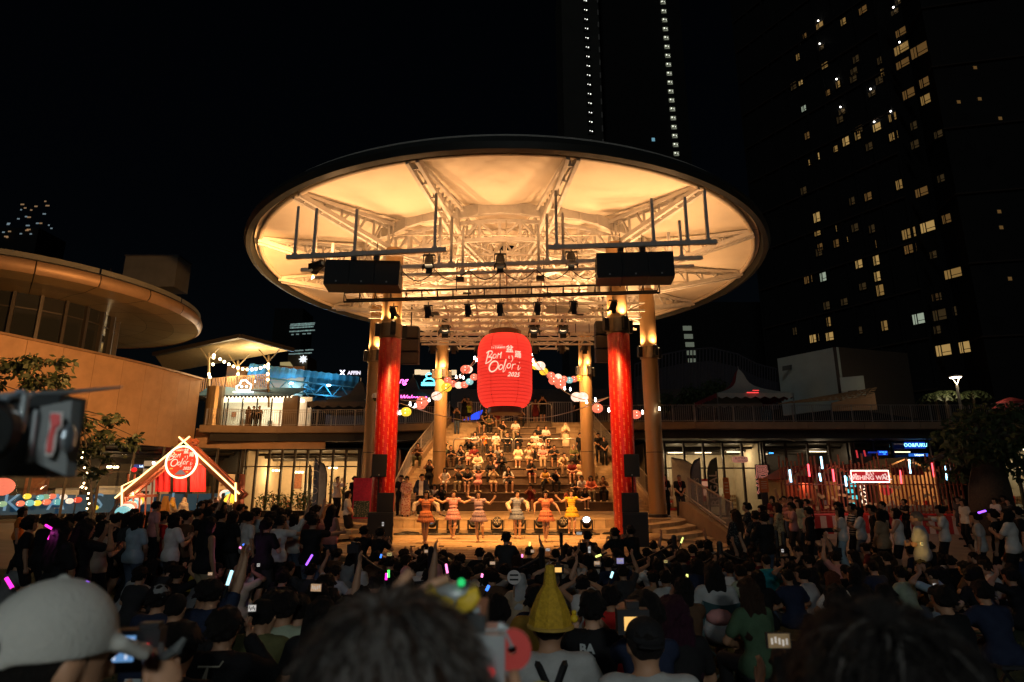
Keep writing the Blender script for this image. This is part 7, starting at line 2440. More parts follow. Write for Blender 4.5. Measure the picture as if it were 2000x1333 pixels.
SITL=[(245,1110,'gr_knees',(T,'light grey')),(280,1096),(305,1100,None,(T,'charcoal')),(345,1094,'gr_raiseR',(T,'yellow'),('long',bl)),(410,1137,'gr_raiseR',(T,'navy'),sh,('cap','cream')),(300,1148,'gr_lap',(Lg,'navy'),sh,('beanie','grey')),(335,1163,'gr_lap',(Lg,'black')),(432,1192,'gr_phone',(Ho,'black'),('short',bl)),(385,1098),(405,1101),(470,1084),(447,1066,'gr_lap',(Lg,'black')),(482,1100,'gr_high',(T,'white')),(492,1106,'gr_phone',(T,'cream')),(525,1110),(522,1160,'gr_lap',(T,'black')),(500,1172,'gr_phone',(T,'olive'),('cropped',bl)),(545,1163,'gr_lap',(T,'pale green'),('short',bl)),(600,1104),(585,1098,'gr_lap',(Lo,'charcoal')),(550,1066,'gr_lap',(T,'grey'),sh),(625,1128,'gr_lap',(T,'black')),(637,1106,'gr_raiseL',(T,'light grey'),sh,('bucket','zebra')if False else None),(620,1176,'gr_lap',(T,'black'),('long',bl)),(655,1193,'gr_knees',(T,'black'),sh,('beanie','black')),(585,1158,'gr_high',(T,'teal'),('bob',bl)),(692,1152,'gr_lap',(Lg,'black')),(700,1118,'gr_lap',(Lg,'beige'),('hijab','light grey')),(725,1126),(737,1121,'gr_lap',(T,'light grey')),(765,1128,'gr_raiseR',(T,'black'),('cropped',bl)),(757,1088,'gr_lap',(T,'black'),sh,('cap','black')),(785,1074,'gr_phone',(T,'black')),(787,1086),(815,1075,'gr_phone',(T,'maroon')),(822,1084),(850,1086),(865,1076,'gr_phone',(Lg,'brown')),(893,1084),(935,1072,'gr_lap',(T,'black')),(787,1108,'gr_lap',(Lg,'pink'),('hijab','pink')),(808,1101),(822,1110,'gr_lap',(Lo,'dark floral'),('hijab','charcoal')),(840,1106,'gr_lap',(Lg,'pink'),('hijab','pink')),(882,1100,'gr_lap',(T,'pink')),(905,1110),(922,1104,None,(T,'light grey')),(938,1110,'gr_phone',(T,'light grey'),('bob',bl)),(957,1113),(966,1176,'gr_lap',(T,'black'),('curly',bl)),(975,1106,None,(T,'charcoal')),(975,1096),(985,1107),(1012,1086,'gr_lap',(T,'black'),('long','brown')),(1015,1109),(1034,1068,'gr_raiseR',(T,'black')),(1055,1091),(1078,1101,'gr_phone',(T,'black')),(1060,1104),(1090,1073,'gr_lap',(T,'white')),(1120,1091,'gr_phone',(T,'light grey')),(1134,1080,'gr_phone',(T,'cream'),('long',bl)),(1150,1083,'gr_high',(T,'white')),(1160,1115,'gr_raiseL',(T,'white')),(1015,1122,'gr_lap',(Lg,'beige'),('hijab','light grey')),(1080,1121,'gr_lap',(T,'light grey'),('cropped','grey')),(1023,1150,'gr_lap',(T,'mustard'),('short',bl)),(1050,1150,'gr_lap',(T,'navy'),('short',bl)),(1139,1127,'gr_phone',(Tk,'white'),('bun',bl)),(1195,1146,'gr_phone',(T,'red'),('short',bl)),(1220,1106,'gr_raiseR',(T,'charcoal'),('short',bl)),(1275,1057),(1272,1090,'gr_lap',(T,'white')),(1290,1095,'gr_phone',(T,'white'),('bob',bl)),(1315,1055,'gr_raiseL',(T,'black'),('bun',bl)),(1345,1049,'gr_raiseR',(T,'black'),('quiff',bl)),(1337,1079,None,(T,'charcoal'),('curly','brown')),(1358,1066),(1370,1079,None,(T,'black'),sh),(1392,1056,'gr_lap',(T,'grey')),(1283,1117,'gr_lap',(T,'tan')),(1307,1117,'gr_lap',(Ho,'light grey'),('short',bl)),(1325,1100,'gr_lap',(T,'black'),('long',bl)),(1338,1131),(1363,1093,'gr_lap',(T,'navy'),('bob',bl)),(1385,1076,None,(T,'black'),('wavy','brown')),(1320,1173,'gr_lap',(T,'black'),('wavy','purple')),(1420,1091),(1425,1076,'gr_raiseR',(T,'black')),(1415,1086),(1427,1100,None,(T,'white'),sh),(1440,1068,'gr_raiseR',(T,'black'),('bob',bl)),(1447,1104,'gr_lap',(T,'pale green'),('short',bl)),(1480,1066,'gr_lap',(T,'black'),('long',bl)),(1493,1080),(1474,1098,'gr_lap',(T,'brown')),(1505,1085,'gr_lap',(T,'teal'),('cropped',bl)),(1555,1098,'gr_phone',(T,'charcoal'),('short',bl)),(1475,1135,'gr_lap',(T,'green'),('wavy','brown')),(1487,1118,'gr_lap',(T,'black'),('bob',bl)),(1570,1067,'gr_lap',(T,'black'),('cropped',bl)),(1612,1068,'gr_raiseR',(T,'charcoal')),(1637,1078,'gr_raiseL',(T,'pink')),(1592,1110),(1640,1120,'gr_lap',(T,'white'),('bob','auburn')),(1655,1150,'gr_turn',(T,'light grey'),('bun',bl)),(1743,1146,'gr_turn',(T,'black'),('short',bl),None,'person with glasses in black t-shirt looking left, behind the right foreground head'),(1772,1108,'gr_lap',(T,'pale green'),('short',bl)),(1702,1062,'gr_lap',(T,'maroon')),(1722,1060,'gr_lap',(T,'cream')),(1742,1063,None,(T,'brown'),('bob',bl)),(1680,1076),(1715,1096,'gr_turn',(T,'navy')),(1690,1106),(1790,1066),(1803,1056,'gr_look' if False else 'gr_lap',(T,'black'),sh),(1815,1076,'gr_lap',(T,'black')),(1847,1080,'gr_turn',(T,'white'),('bob',bl)),(1832,1110,'gr_phone',(T,'light blue')),(1852,1110,'gr_lap',(T,'black'),('bob',bl)),(1897,1054,'gr_lap',(T,'white'),sh),(1900,1112,'gr_turn',(T,'black'),sh),(1932,1086,'gr_turn',(T,'light grey'),('long',bl)),(1950,1096),(1960,1070),(1982,1066,'gr_turn',(T,'white')),(1985,1112),(1940,1140,'gr_lap',(T,'navy')),(1875,1150,'gr_lap',(T,'black'))]
for e in SITL:
 e=list(e)+[None]*6
 sitter(e[0],e[1],e[2],e[3],e[4],e[5],e[6])
nfill=0
tries=0
while nfill<42 and tries<1500:
 tries+=1
 px,py=rnd.uniform(20,1990),rnd.uniform(1064,1120)
 if py>1118:continue
 p=atz(px,py,.87)
 if any(math.hypot(p.x-a,p.y-b)<.52 for a,b in TAKEN):continue
 if math.hypot(p.x-CX,p.y-CYC)<11.4:continue
 sitter(px,py,gp(),(T,rnd.choice(('black','black','charcoal','navy','black','brown','grey'))))
 nfill+=1
# speakers, moving heads and cables on the ground
def stack(px,side):
 Yb=20.0 if side<0 else 19.3
 b=atz(px,1064,0.0)
 x=at(px,1030,Yb).x
 lab='left' if side<0 else 'right'
 z=ZF if abs(x-CX)<5.4 else 0.16
 H=at(px,1001,Yb).z-z
 w=(at(px+24,1030,Yb).x-at(px-24,1030,Yb).x)
 t=thing('subwoofer','large black bass speaker box standing in front of the '+lab+' red column','loudspeaker',(x,Yb,z),R(-10*side))
 MB().box((0,0,H/2),(w,.8,H)).build('cabinet',M_blackp,t)
 MB().box((0,-.41,H/2),(w-.08,.02,H-.1)).build('grille',M_grille,t)
 for sx in(-1,1):MB().box((sx*w/2,-.1,H*.6),(.03,.2,.08)).build('handle',M_black,t)
 zt_=z+H
 h2=at(px,963,Yb).z-zt_
 t2=thing('speaker','small black speaker standing on the '+lab+' bass box','loudspeaker',(x+side*-.1,Yb+.05,zt_),R(-14*side))
 mb=MB()
 pr=[(-.26,-.24),(.26,-.24),(.2,.24),(-.2,.24)]
 mb.prism(pr,0,h2)
 mb.build('cabinet',M_blackp,t2)
 MB().box((0,-.25,h2/2),(.46,.02,h2-.06)).build('grille',M_grille,t2)
 pxs=740 if side<0 else 1235
 ps=at(pxs,932,Yb+.2)
 h3=at(pxs,888,Yb+.2).z-ps.z
 t3=thing('pole_speaker','black speaker raised on a pole above the '+lab+' bass box','loudspeaker',(ps.x,Yb+.2,zt_),R(-12*side))
 MB().tube([(0,0,0),(0,0,ps.z-zt_)],.02,8).build('pole',M_black,t3)
 MB().prism([(-.24,-.2),(.24,-.2),(.18,.2),(-.18,.2)],ps.z-zt_,ps.z-zt_+h3).build('cabinet',M_blackp,t3)
 MB().box((0,-.21,ps.z-zt_+h3/2),(.42,.02,h3-.06)).build('grille',M_grille,t3)
 MB().box((0,-.225,ps.z-zt_+.06),(.04,.01,.04)).build('badge',mat('badge_grey',(.3,.3,.3),.4),t3)
stack(743,-1)
stack(1241,1)
E_mh=em('moving_head_lens',(.75,.9,1.0),9)
for k,(px,pyb,lit)in enumerate(((843,1033,0),(885,1032,0),(925,1030,0),(971,1028,0),(1015,1028,0),(1055,1028,0),(1100,1030,0),(1146,1032,1))):
 g=at(px,pyb,23.6)
 t=thing('moving_light',('lit' if lit else 'dark')+' black moving head lamp on the floor, '+(ORDW[k]+' from left behind the dancers' if not lit else 'rightmost behind the dancers'),'stage lamp',(g.x,23.6,ZF),R(rnd.uniform(-8,8)),'moving head lamps behind the dancers')
 MB().box((0,0,.06),(.42,.34,.12)).box((0,0,.14),(.3,.26,.05)).build('base',M_black,t)
 mb=MB()
 for sx in(-1,1):mb.box((sx*.21,0,.33),(.06,.18,.36))
 mb.box((0,0,.17),(.46,.2,.06))
 mb.build('yoke',M_black,t)
 Q=Matrix.Translation((0,0,.42))@Matrix.Rotation(R(68 if not lit else 50),4,'X')
 MB().lathe([(.08,-.2),(.16,-.14),(.18,.0),(.175,.16),(.15,.17)],18).xf(Q).build('head',M_blackp,t,smooth=False)
 mb=MB()
 if px in(843,885,925,1015,1055):mb.lathe([(.001,.18),(.12,.176)],14,cap=False)
 elif lit:mb.lathe([(.001,.18),(.13,.175)],14,cap=False)
 else:
  for q in range(12):
   a=q*PI/6
   r_=.11 if q%2 else.06
   mb.ball((r_*math.cos(a),r_*math.sin(a),.175),.022,6)
 mb.xf(Q).build('lens',E_mh if lit else M_dglass if px in(843,885,925,1015,1055)else mat('led_lens',(.6,.55,.45),.2),t)
for k in range(3):
 pts=[]
 for i in range(40):
  f_=i/39
  px=770+400*f_
  q=at(px,1032+2.5*math.sin(i*1.3+k),23.4-k*.12)
  pts.append((q.x,23.35-.1*k+.12*math.sin(i*.9+k*2),ZF+.03))
 tag(MB().tube(pts,.022+.012*(k==0),6).build('stage_cable',M_black),('thick','middle','front')[k]+' black cable lying along the floor between the moving heads','cable')
mb=MB()
for i in range(26):
 q=rnd.uniform(-4.2,3.9)
 mb.ball((q,23.62+rnd.uniform(-.1,.12),ZF+.02),rnd.uniform(.08,.2),8,sz=(1.6,.7,.45))
tag(mb.build('cable_cover',mat('black_cloth',(.012,.012,.012),.9,bump=.4)),'crumpled black cloth covering the cables at the platform step','cloth')
for k,px in enumerate((806,862,917,973,1087,1143)):
 g=atz(px,1068,ZF)
 tag(MB().box((0,0,.012),(.16,.07,.02),R(10)).build('floor_marker',M_black,None,(g.x,g.y,ZF)),'small black floor marker on the stage paving, '+ORDW[k]+' from left','floor marker','floor markers on the stage')
def rope_post(px,py,Y,lab,z=0.0,h=1.05):
 Y=min(Y,(CAMZ-h)*1236/(py-945))
 x=at(px,py,Y).x
 t=thing('rope_post',lab,'rope post',(x,Y,z),group='rope posts round the stage')
 MB().tube([(0,0,0),(0,0,h)],.055,8).build('post',M_black,t)
 MB().lathe([(.17,0),(.16,.03),(.05,.06)],14).build('base',M_black,t)
 MB().ball((0,0,h),.06,8).build('cap',M_black,t)
 return Vector((x,Y,z+h-.12))
PL_=[rope_post(842,1070,14.6,'black rope post at the stage edge, left of the standing photographer'),rope_post(1058,1071,14.6,'black rope post at the stage edge, right of the standing photographer'),rope_post(700,1062,15.4,'black rope post near the left bass box'),rope_post(1316,1048,15.6,'black rope post in front of the right round steps'),rope_post(1405,1060,15.8,'pale rope post beside the right flank wall'),rope_post(1514,1030,14.8,'tall rope post in front of the beige kimono'),rope_post(1528,1032,14.4,'dark rope post right of the beige kimono')]
for(a,b,lab)in((2,0,'left of the stage front'),(0,1,'across the middle of the stage front'),(1,3,'right of the stage front'),(3,4,'in front of the right steps'),(4,5,'in front of the right standing crowd')):
 A,B=PL_[a],PL_[b]
 tag(MB().tube([A.lerp(B,t_)-Vector((0,0,.32*math.sin(PI*t_)))for t_ in np.linspace(0,1,18)],.022,6).build('barrier_rope',M_black),'black rope sagging between posts '+lab,'rope')
g=at(1096,1040,12.6)
t=thing('microphone_stand','tall thin microphone stand rising from the seated crowd before the coral dancer','microphone stand',(g.x,12.6,0))
MB().tube([(0,0,0),(0,0,g.z-.1)],.014,8).build('pole',M_black,t)
MB().tube([(0,0,g.z-.28),(0,0,g.z)],[.03,.04],8).build('microphone',M_black,t)
for k in range(3):MB().tube([(0,0,.35),(.35*math.cos(k*2.1),.35*math.sin(k*2.1),0)],.012,6).build('leg',M_black,t)
# coloured lanterns and bulbs on strings
gS='lantern strings beside the giant lantern'
def catenary(a,b,sag,n=20):return[a.lerp(b,t_)-Vector((0,0,sag*4*t_*(1-t_)))for t_ in np.linspace(0,1,n)]
STR=[('upper left',at(958,655,25.0),at(782,781,21.0),.9),('left',at(948,690,25),at(868,745,33),.2),('right',at(1018,657,25),at(1190,776,20.5),1.0),('upper right',at(1030,690,25),at(1132,735,32.8),.5),('low left',at(782,788,21),at(1010,812,39),.5),('low right',at(1190,776,20.6),at(1000,812,39),.4)]
for nm,a,b,sg in STR:
 tag(MB().tube(catenary(a,b,sg),.016,5).build('lantern_wire',M_rail),'thin pale wire of the '+nm+' lantern string','wire')
LL=[(909,722,.21,'coral',25),(914,722,.2,'white',25.3),(874,743,.19,'coral',30),(884,750,.2,'coral',29),(872,757,.24,'yellow',27.0),(896,753,.19,'white',28.5),(907,752,.18,'coral',28),(917,746,.18,'blue',27.5),(926,737,.18,'coral',27),(853,774,.23,'white',25.5),(825,785,.24,'coral',23.5),(822,792,.2,'coral',24.5),(793,805,.20,'yellow',22.5),(1047,715,.2,'yellow',25.2),(1055,715,.22,'white',25),(1062,726,.19,'yellow',26),(1076,734,.19,'coral',26.5),(1081,744,.21,'coral',25.5),(1090,737,.18,'white',27.5),(1094,750,.24,'coral',25),(1101,741,.18,'coral',28),(1112,743,.18,'blue',28.5),(1121,741,.18,'coral',29),(1131,739,.18,'yellow',29.5),(1126,776,.22,'white',23.5),(1138,776,.22,'white',23.2),(1167,798,.2,'coral',22.0),(1242,810,.2,'coral',23.0)]
WH={k:em('l_'+k,v,s)for k,v,s in(('coral',(1,.22,.13),.9),('white',(1,.74,.58),1.15),('yellow',(1,.70,.05),.95),('blue',(.28,.66,.68),.85))}
DUP={}
for k,(px,py,r,c,Y)in enumerate(LL):
 side='left' if px<986 else 'right'
 key=(c,side)
 DUP[key]=DUP.get(key,0)+1
 tot=sum(1 for q in LL if q[3]==c and(q[0]<986)==(px<986))
 same=sorted(q[0]for q in LL if q[3]==c and(q[0]<986)==(px<986))
 i=same.index(px)
 lab='glowing '+{'coral':'coral','white':'pale pink','yellow':'yellow','blue':'teal'}[c]+' paper lantern '+side+' of the giant lantern'+(', '+ORDW[i]+' from left' if tot>1 else '')
 paper_lantern(at(px,py,Y),r,WH[c],lab,gS,sq=.86)
E_bulb=em('cool_bulb',(1,.95,.85),22)
for k,(px,py,Y)in enumerate(((927,701,25),(931,705,25),(891,738,27),(899,737,27),(905,739,27),(838,783,23),(801,791,22),(811,794,22.3),(781,808,21),(1039,695,25),(1041,706,25),(1043,713,25),(1103,760,25),(1114,762,25),(1146,787,23),(1163,783,22),(1189,803,21),(1255,807,23.2),(1288,800,25))):
 tag(MB().ball((0,0,0),.04,8).lathe([(.02,.05),(.02,.1)],6).build('string_bulb',E_bulb,None,at(px,py,Y)),'bare white bulb '+('left' if px<986 else 'right')+' of the giant lantern, '+ORDW[min(11,k if px<986 else k-9)]+' from left','light bulb','bare bulbs on the lantern strings')
p=at(733,778,24.9)
t=thing('dome_camera','white dome security camera on the left bronze column','security camera',p)
MB().lathe([(.13,.0),(.15,.08),(.12,.18),(.03,.22)],14).build('housing',M_white,t)
MB().ball((0,0,-.02),.12,10).build('dome',M_dglass,t)
MB().bar((0,0,.2),(-.0,.35,.26),.05).build('arm',M_white,t)
# festival gate at the left
M_beam=mat('gate_beam',(.26,.075,.035),.55,var=.15,scale=3)
E_gold=em('neon_gold',(1.0,.74,.30),2.6,sampled=True)
YG=24.2
GT=thing('festival_gate','tall A-frame festival gate with golden neon lines and round red sign','gate',at(350,1050,YG))
o=GT.location
B3=lambda px,py,Y=YG:at(px,py,Y)-o
for(a,b)in(((225,973),(371,853)),((350,854),(468,965))):
 for yy,w in((.16,.26),(.62,.2)):
  MB().bar(B3(*a)+Vector((0,yy,-.1)),B3(*b)+Vector((0,yy,-.1)),.16,w).build('beam',M_beam,GT)
 MB().tube([B3(*a)+Vector((0,-.02,0)),B3(*b)+Vector((0,-.02,0))],.032,6).build('neon_tube',E_gold,GT)
MB().bar(B3(366,862),B3(366,862)+Vector((0,.7,0)),.2).build('ridge_beam',M_beam,GT)
for(px,y0,y1)in((238,950,1050),(460,943,1050)):
 MB().bar(B3(px,y0)+Vector((0,.12,0)),B3(px,y1)+Vector((0,.12,0)),.16).build('post',M_beam,GT)
 MB().tube([B3(px,y0),B3(px,1003 if px<300 else 980)],.032,6).build('neon_tube',E_gold,GT)
 MB().bar(B3(px,972)+Vector((0,.1,0)),B3(px,972)+Vector((.5 if px<300 else-.3,1.5,.05)),.1).build('side_rail',M_beam,GT)
 for q in range(5):
  MB().bar(B3(px,972)+Vector(((.08 if px<300 else-.08)*q,.2+.28*q,.9)),B3(px,1040)+Vector(((.08 if px<300 else-.08)*q,.2+.28*q,0)),.05).build('slat',M_beam,GT)
MB().tube([B3(238,950),B3(272,933)],.02,6).build('neon_tube',E_gold,GT)
MB().bar(B3(255,955),B3(275,943),.05).build('cross_bar',M_beam,GT)
sc_=B3(358,903)
rs=(B3(388,903).x-B3(328,903).x)/2
mb=MB().slab([sc_+Vector((rs*math.cos(a),-.12,rs*math.sin(a)))for a in np.linspace(0,2*PI,49)[:-1]],(0,.14,0))
sg_=mb.build('round_sign',em('sign_red',(.85,.055,.02),.75),GT)
MB().tube([sc_+Vector((rs*math.cos(a),-.13,rs*math.sin(a)))for a in np.linspace(0,2*PI,49)[:-1]],.035,6,closed=True).build('neon_ring',em('neon_ring',(1,.80,.42),3.2,sampled=True),sg_)
k_=rs/335.0
MB().add([(sc_.x+(x-20)*k_,sc_.y-.135,sc_.z+(y+30)*k_)for x,y,z in av],af).build('lettering',em('sign_cream',(1,.80,.62),.9),sg_)
MB().add([sc_+Vector(v)for v in((-.36*rs,-.13,-.80*rs),(.40*rs,-.13,-.80*rs),(.10*rs,-.13,-.50*rs),(-.06*rs,-.13,-.50*rs))],[(0,1,2,3)]).build('mountain',em('mount_grey',(.35,.3,.3),.5),sg_)
for(x,z,w)in((-.3,.72,.3),(-.52,.5,.2),(.55,.5,.16),(-.62,-.42,.2),(.42,-.62,.14)):
 MB().box(sc_+Vector((x*rs,-.125,z*rs)),(w*rs,.006,.07*rs)).build('cloud_print',em('cloud_gold',(1,.5,.08),.8),sg_)
M_noren=mat('red_curtain',(.55,.012,.01),.75,var=.1,scale=5)
for k,(a,b)in enumerate(((303,334),(337,366),(370,402))):
 mb=MB()
 vs=[]
 for i in range(13):
  for(py,s_)in((910,1.0),(961,1.04)):
   q=B3(a+(b-a)*i/12,py,YG+1.2)
   vs.append((q.x,q.y+.05*math.sin(i*1.4+k),q.z))
 mb.add(vs,[(2*i,2*i+1,2*i+3,2*i+2)for i in range(12)])
 mb.build('curtain',M_noren,GT,smooth=True)
MB().bar(B3(298,909,YG+1.2),B3(407,907,YG+1.2),.07).build('curtain_rod',M_beam,GT)
for(px,py)in((258,956),(266,952),(452,950),(300,905),(345,912),(372,912)):
 MB().ball(B3(px,py,YG+.6),.05,8).build('bulb',E_bulb,GT)
for(px,py)in((262,952),(346,908),(374,908),(452,948)):
 lamp('POINT',at(px,py,YG+.5)+Vector((0,-.1,-.25)),85,(1,.62,.34),.15,name='gate_bulb')
LR=['blue','white','coral','blue','white','yellow','coral']
for k in range(7):
 p=at(241,1001,22.6).lerp(at(272,974,27.5),k/6)
 paper_lantern(p,.27,WH[LR[k]],LR[k].replace('blue','teal').replace('white','pale pink')+' lantern in the row left of the festival gate, '+ORDW[k]+' from the front','lantern row left of the festival gate',core=False)
for k in range(3):
 p=at(450,975,26).lerp(at(441,966,28),k/2)
 paper_lantern(p,.26,WH[('yellow','blue','white')[k]],('yellow','teal','pale pink')[k]+' lantern in the short row right of the festival gate','lantern row right of the festival gate',core=False)
t=thing('floor_sign','yellow orange folding floor sign under the gate curtain','floor sign',at(320,1000,26.5))
t.location.z=at(320,1000,26.5).z
for s_ in(-1,1):MB().slab([(-.15,.2*s_,0),(.15,.2*s_,0),(.1,0,.65),(-.1,0,.65)],(0,.02,0)).build('panel',mat('sign_orange',(.55,.24,.03),.6),t)
t=thing('notice_board','beige notice board on legs right of the festival gate','notice board',at(437,1000,30))
H=at(437,927,30).z-t.location.z
w=at(452,927,30).x-at(423,927,30).x
MB().box((0,0,H-.6),(w,.06,1.2)).build('board',M_cream,t)
for k in range(12):MB().box((-w*.3+(k%3)*w*.3,-.04,H-.25-.26*(k//3)),(w*.16,.01,.1)).build('notice',M_wood,t)
for s_ in(-1,1):MB().box((s_*w*.4,.05,(H-1.2)/2),(.06,.06,H-1.2)).build('leg',M_wood,t)
t=thing('lightbox','pale tall lightbox board in the passage left of the gate','lightbox',at(283,995,38))
MB().box((0,0,1.6),(.8,.15,2.6)).build('panel',em('lightbox',(.7,.68,.55),.16),t)
for k in range(5):MB().box((-.1,-.09,1.0+.5*k),(.5,.01,.16)).build('print_block',M_dglass,t)
tag(MB().ball((0,0,0),.15,12,sz=(1,1,.9)).build('red_globe',em('red_globe',(1,.02,.02),1.0),None,at(262,918,36)),'small red globe lamp in the dark passage left of the gate','lamp')
def leaf_clump(mb,c,r,n,size,rr,squash=1.0,m=0,droop=.3):
 for _ in range(n):
  u=rr.uniform(-1,1)
  a=rr.uniform(0,2*PI)
  q=r*rr.random()**.45
  s_=math.sqrt(1-u*u)
  p=Vector((c[0]+q*s_*math.cos(a),c[1]+q*s_*math.sin(a),c[2]+q*u*squash))
  d=Vector((rr.uniform(-1,1),rr.uniform(-1,1),rr.uniform(-1,.6)-droop)).normalized()
  x=d.cross(Vector((rr.uniform(-1,1),rr.uniform(-1,1),rr.uniform(-1,1)))).normalized()
  L=size*rr.uniform(.6,1.3)
  w_=L*.22
  mb.add([p,p+d*L*.5+x*w_,p+d*L,p+d*L*.5-x*w_],[(0,1,2,3)],m)
def plant(name,label,p,h,r,n,size,group=None,pot=True):
 t=thing(name,label,'plant',p,group=group)
 rr=random.Random(hash(label)%1000 if False else len(label)*7+int(abs(p.x)*10))
 if pot:MB().lathe([(r*.45,0),(r*.6,.42),(r*.52,.42)],14).build('pot',M_black,t)
 mb=MB()
 leaf_clump(mb,(0,0,.4+h*.55),max(r,h*.5),n,size,rr)
 mb.build('foliage',M_plant,t)
 mb=MB()
 for k in range(5):mb.tube([(0,0,.35),(rr.uniform(-.3,.3)*r,rr.uniform(-.3,.3)*r,.4+h*.8)],.014,5)
 mb.build('stem',M_wood,t)
for k,px in enumerate((515,534,556,582,597,618,652)):
 p=at(px,985,41.6)
 p.z=0.0
 plant('potted_plant','dark leafy plant before the restaurant glass, '+ORDW[k]+' from left',p,(1.2,1.4,1.1,1.5,1.3,1.2,2.6)[k],.55,130,.22,'potted plants before the restaurant glass')
def feather(px0,px1,pyt,pyb,Y,m_,label,txt=None,tm=None,flip=False,size=.5):
 p=at(px0,1020,Y)
 p.z=0
 t=thing('feather_flag',label,'flag',p)
 zt_=at(px0,pyt,Y).z
 w=at(px1,950,Y).x-p.x
 zb_=at(px0,pyb,Y).z
 mb=MB()
 vs=[]
 N=16
 for i in range(N+1):
  f_=i/N
  z=zb_+(zt_-zb_)*f_
  ww=w*(1 if f_<.62 else math.sqrt(max(0,1-((f_-.62)/.38)**2))*.97+.03)
  for j in range(5):
   u=j/4
   xx=ww*u
   if flip:xx=w-xx
   vs.append((xx,.05*math.sin(f_*6+u*3),z))
 mb.add(vs,[(i*5+j,i*5+j+1,i*5+j+6,i*5+j+5)for i in range(N)for j in range(4)])
 mb.build('banner',m_,t,smooth=True)
 edge=[(w if not flip else 0,0,0)]+[((w*(1 if f_<.62 else math.sqrt(max(0,1-((f_-.62)/.38)**2))))if not flip else(w-w*(1 if f_<.62 else math.sqrt(max(0,1-((f_-.62)/.38)**2)))),0,zb_+(zt_-zb_)*f_)for f_ in np.linspace(0,1,22)]
 MB().tube(edge,.03,6).build('pole',M_black,t)
 MB().box((w/2,0,.04),(.6,.5,.08)).build('base',M_black,t)
 if txt:
  text_on('lettering',txt,size,(w*.5,-.09,zb_+(zt_-zb_)*.36),tm,t,spin=PI/2,bold=.01)
M_fl=[mat('flag_olive',(.10,.11,.04),.7),mat('flag_slate',(.10,.12,.17),.7),mat('flag_grey',(.33,.34,.31),.7),mat('flag_cream',(.45,.43,.36),.7),mat('flag_dgreen',(.03,.045,.035),.7)]
feather(596,607,908,1000,27.0,M_fl[0],'narrow olive feather flag, leftmost of three beside the restaurant')
feather(606,622,895,1000,26.6,M_fl[1],'slate blue feather flag with pale script, middle of three by the restaurant')
feather(617,637,903,1000,26.2,M_fl[2],'pale grey feather flag, rightmost of three beside the restaurant')
mb=MB()
p0=at(613,960,26.4)
for k in range(7):
 z=p0.z+1.1-k*.36
 mb.tube([(p0.x+.16*math.cos(a)*(1 if k%2 else.7),p0.y,z+.13*math.sin(a))for a in np.linspace(.5*k,.5*k+(6.2 if k in(3,6)else 4),10)],.018,4)
tag(mb.build('flag_script',mat('script_grey',(.5,.48,.45),.7)),'pale looping script printed down the slate blue flag','print')
feather(1318,1365,894,990,36.0,M_fl[3],'wide cream feather flag behind the two staff people')
feather(1355,1371,895,990,35.0,M_fl[1],'dark blue feather flag right of the cream one','PARKS',M_fl[2],flip=True,size=.42)
feather(1389,1404,894,990,33.0,M_fl[4],'dark green feather flag with vertical pale letters behind the right handrail','REGAL',M_fl[3],flip=True,size=.6)
for(px0,px1,py0,py1,Y,lab)in((1415,1426,933,975,36,'tall orange poster stand left of the izakaya doors'),(1484,1502,934,962,34,'orange menu board below the vertical kanji sign')):
 a=at(px0,py1,Y)
 t=thing('poster_stand',lab,'poster',a)
 w,h=at(px1,py1,Y).x-a.x,at(px0,py0,Y).z-a.z
 MB().box((w/2,0,h/2),(w,.06,h)).build('panel',mat('poster_orange',(.55,.17,.05),.7,var=.2),t)
 for k in range(4):MB().box((w/2,-.035,h*(.3+.15*k)),(w*.6,.01,h*.05)).build('print_block',M_cream,t)
 MB().box((w/2,0,-.35),(w*.7,.05,.7)).build('stand',M_black,t)
p=at(698,958,23.6)
t=thing('poster_board','red patterned poster board with a wave picture beside the left columns','poster',(p.x,23.6,ZP))
MB().box((.2,0,.8),(.7,.06,1.5)).build('panel',mat('poster_red',(.55,.03,.08),.7,var=.25,scale=14),t)
MB().box((.2,-.035,.4),(.6,.012,.6)).build('picture',PRN['green print'],t)
for k,(px,py,Y,c,lab)in enumerate(((1380,965,38,'red','small red capsule machine behind the right handrail, left one'),(1388,972,38,'cream','cream box sign with red label behind the right handrail'),(1374,950,39,'red','small red lit stand left of the green feather flag'))):
 p=at(px,py,Y)
 t=thing('vending_box',lab,'vending box',p)
 MB().box((0,0,0),(.7,.5,.9)).build('body',mat('vend_'+c,CC[c],.5),t)
 MB().box((0,-.27,.1),(.5,.02,.4)).build('window',em('vend_window'+str(k),(1,.5,.3),.3),t)
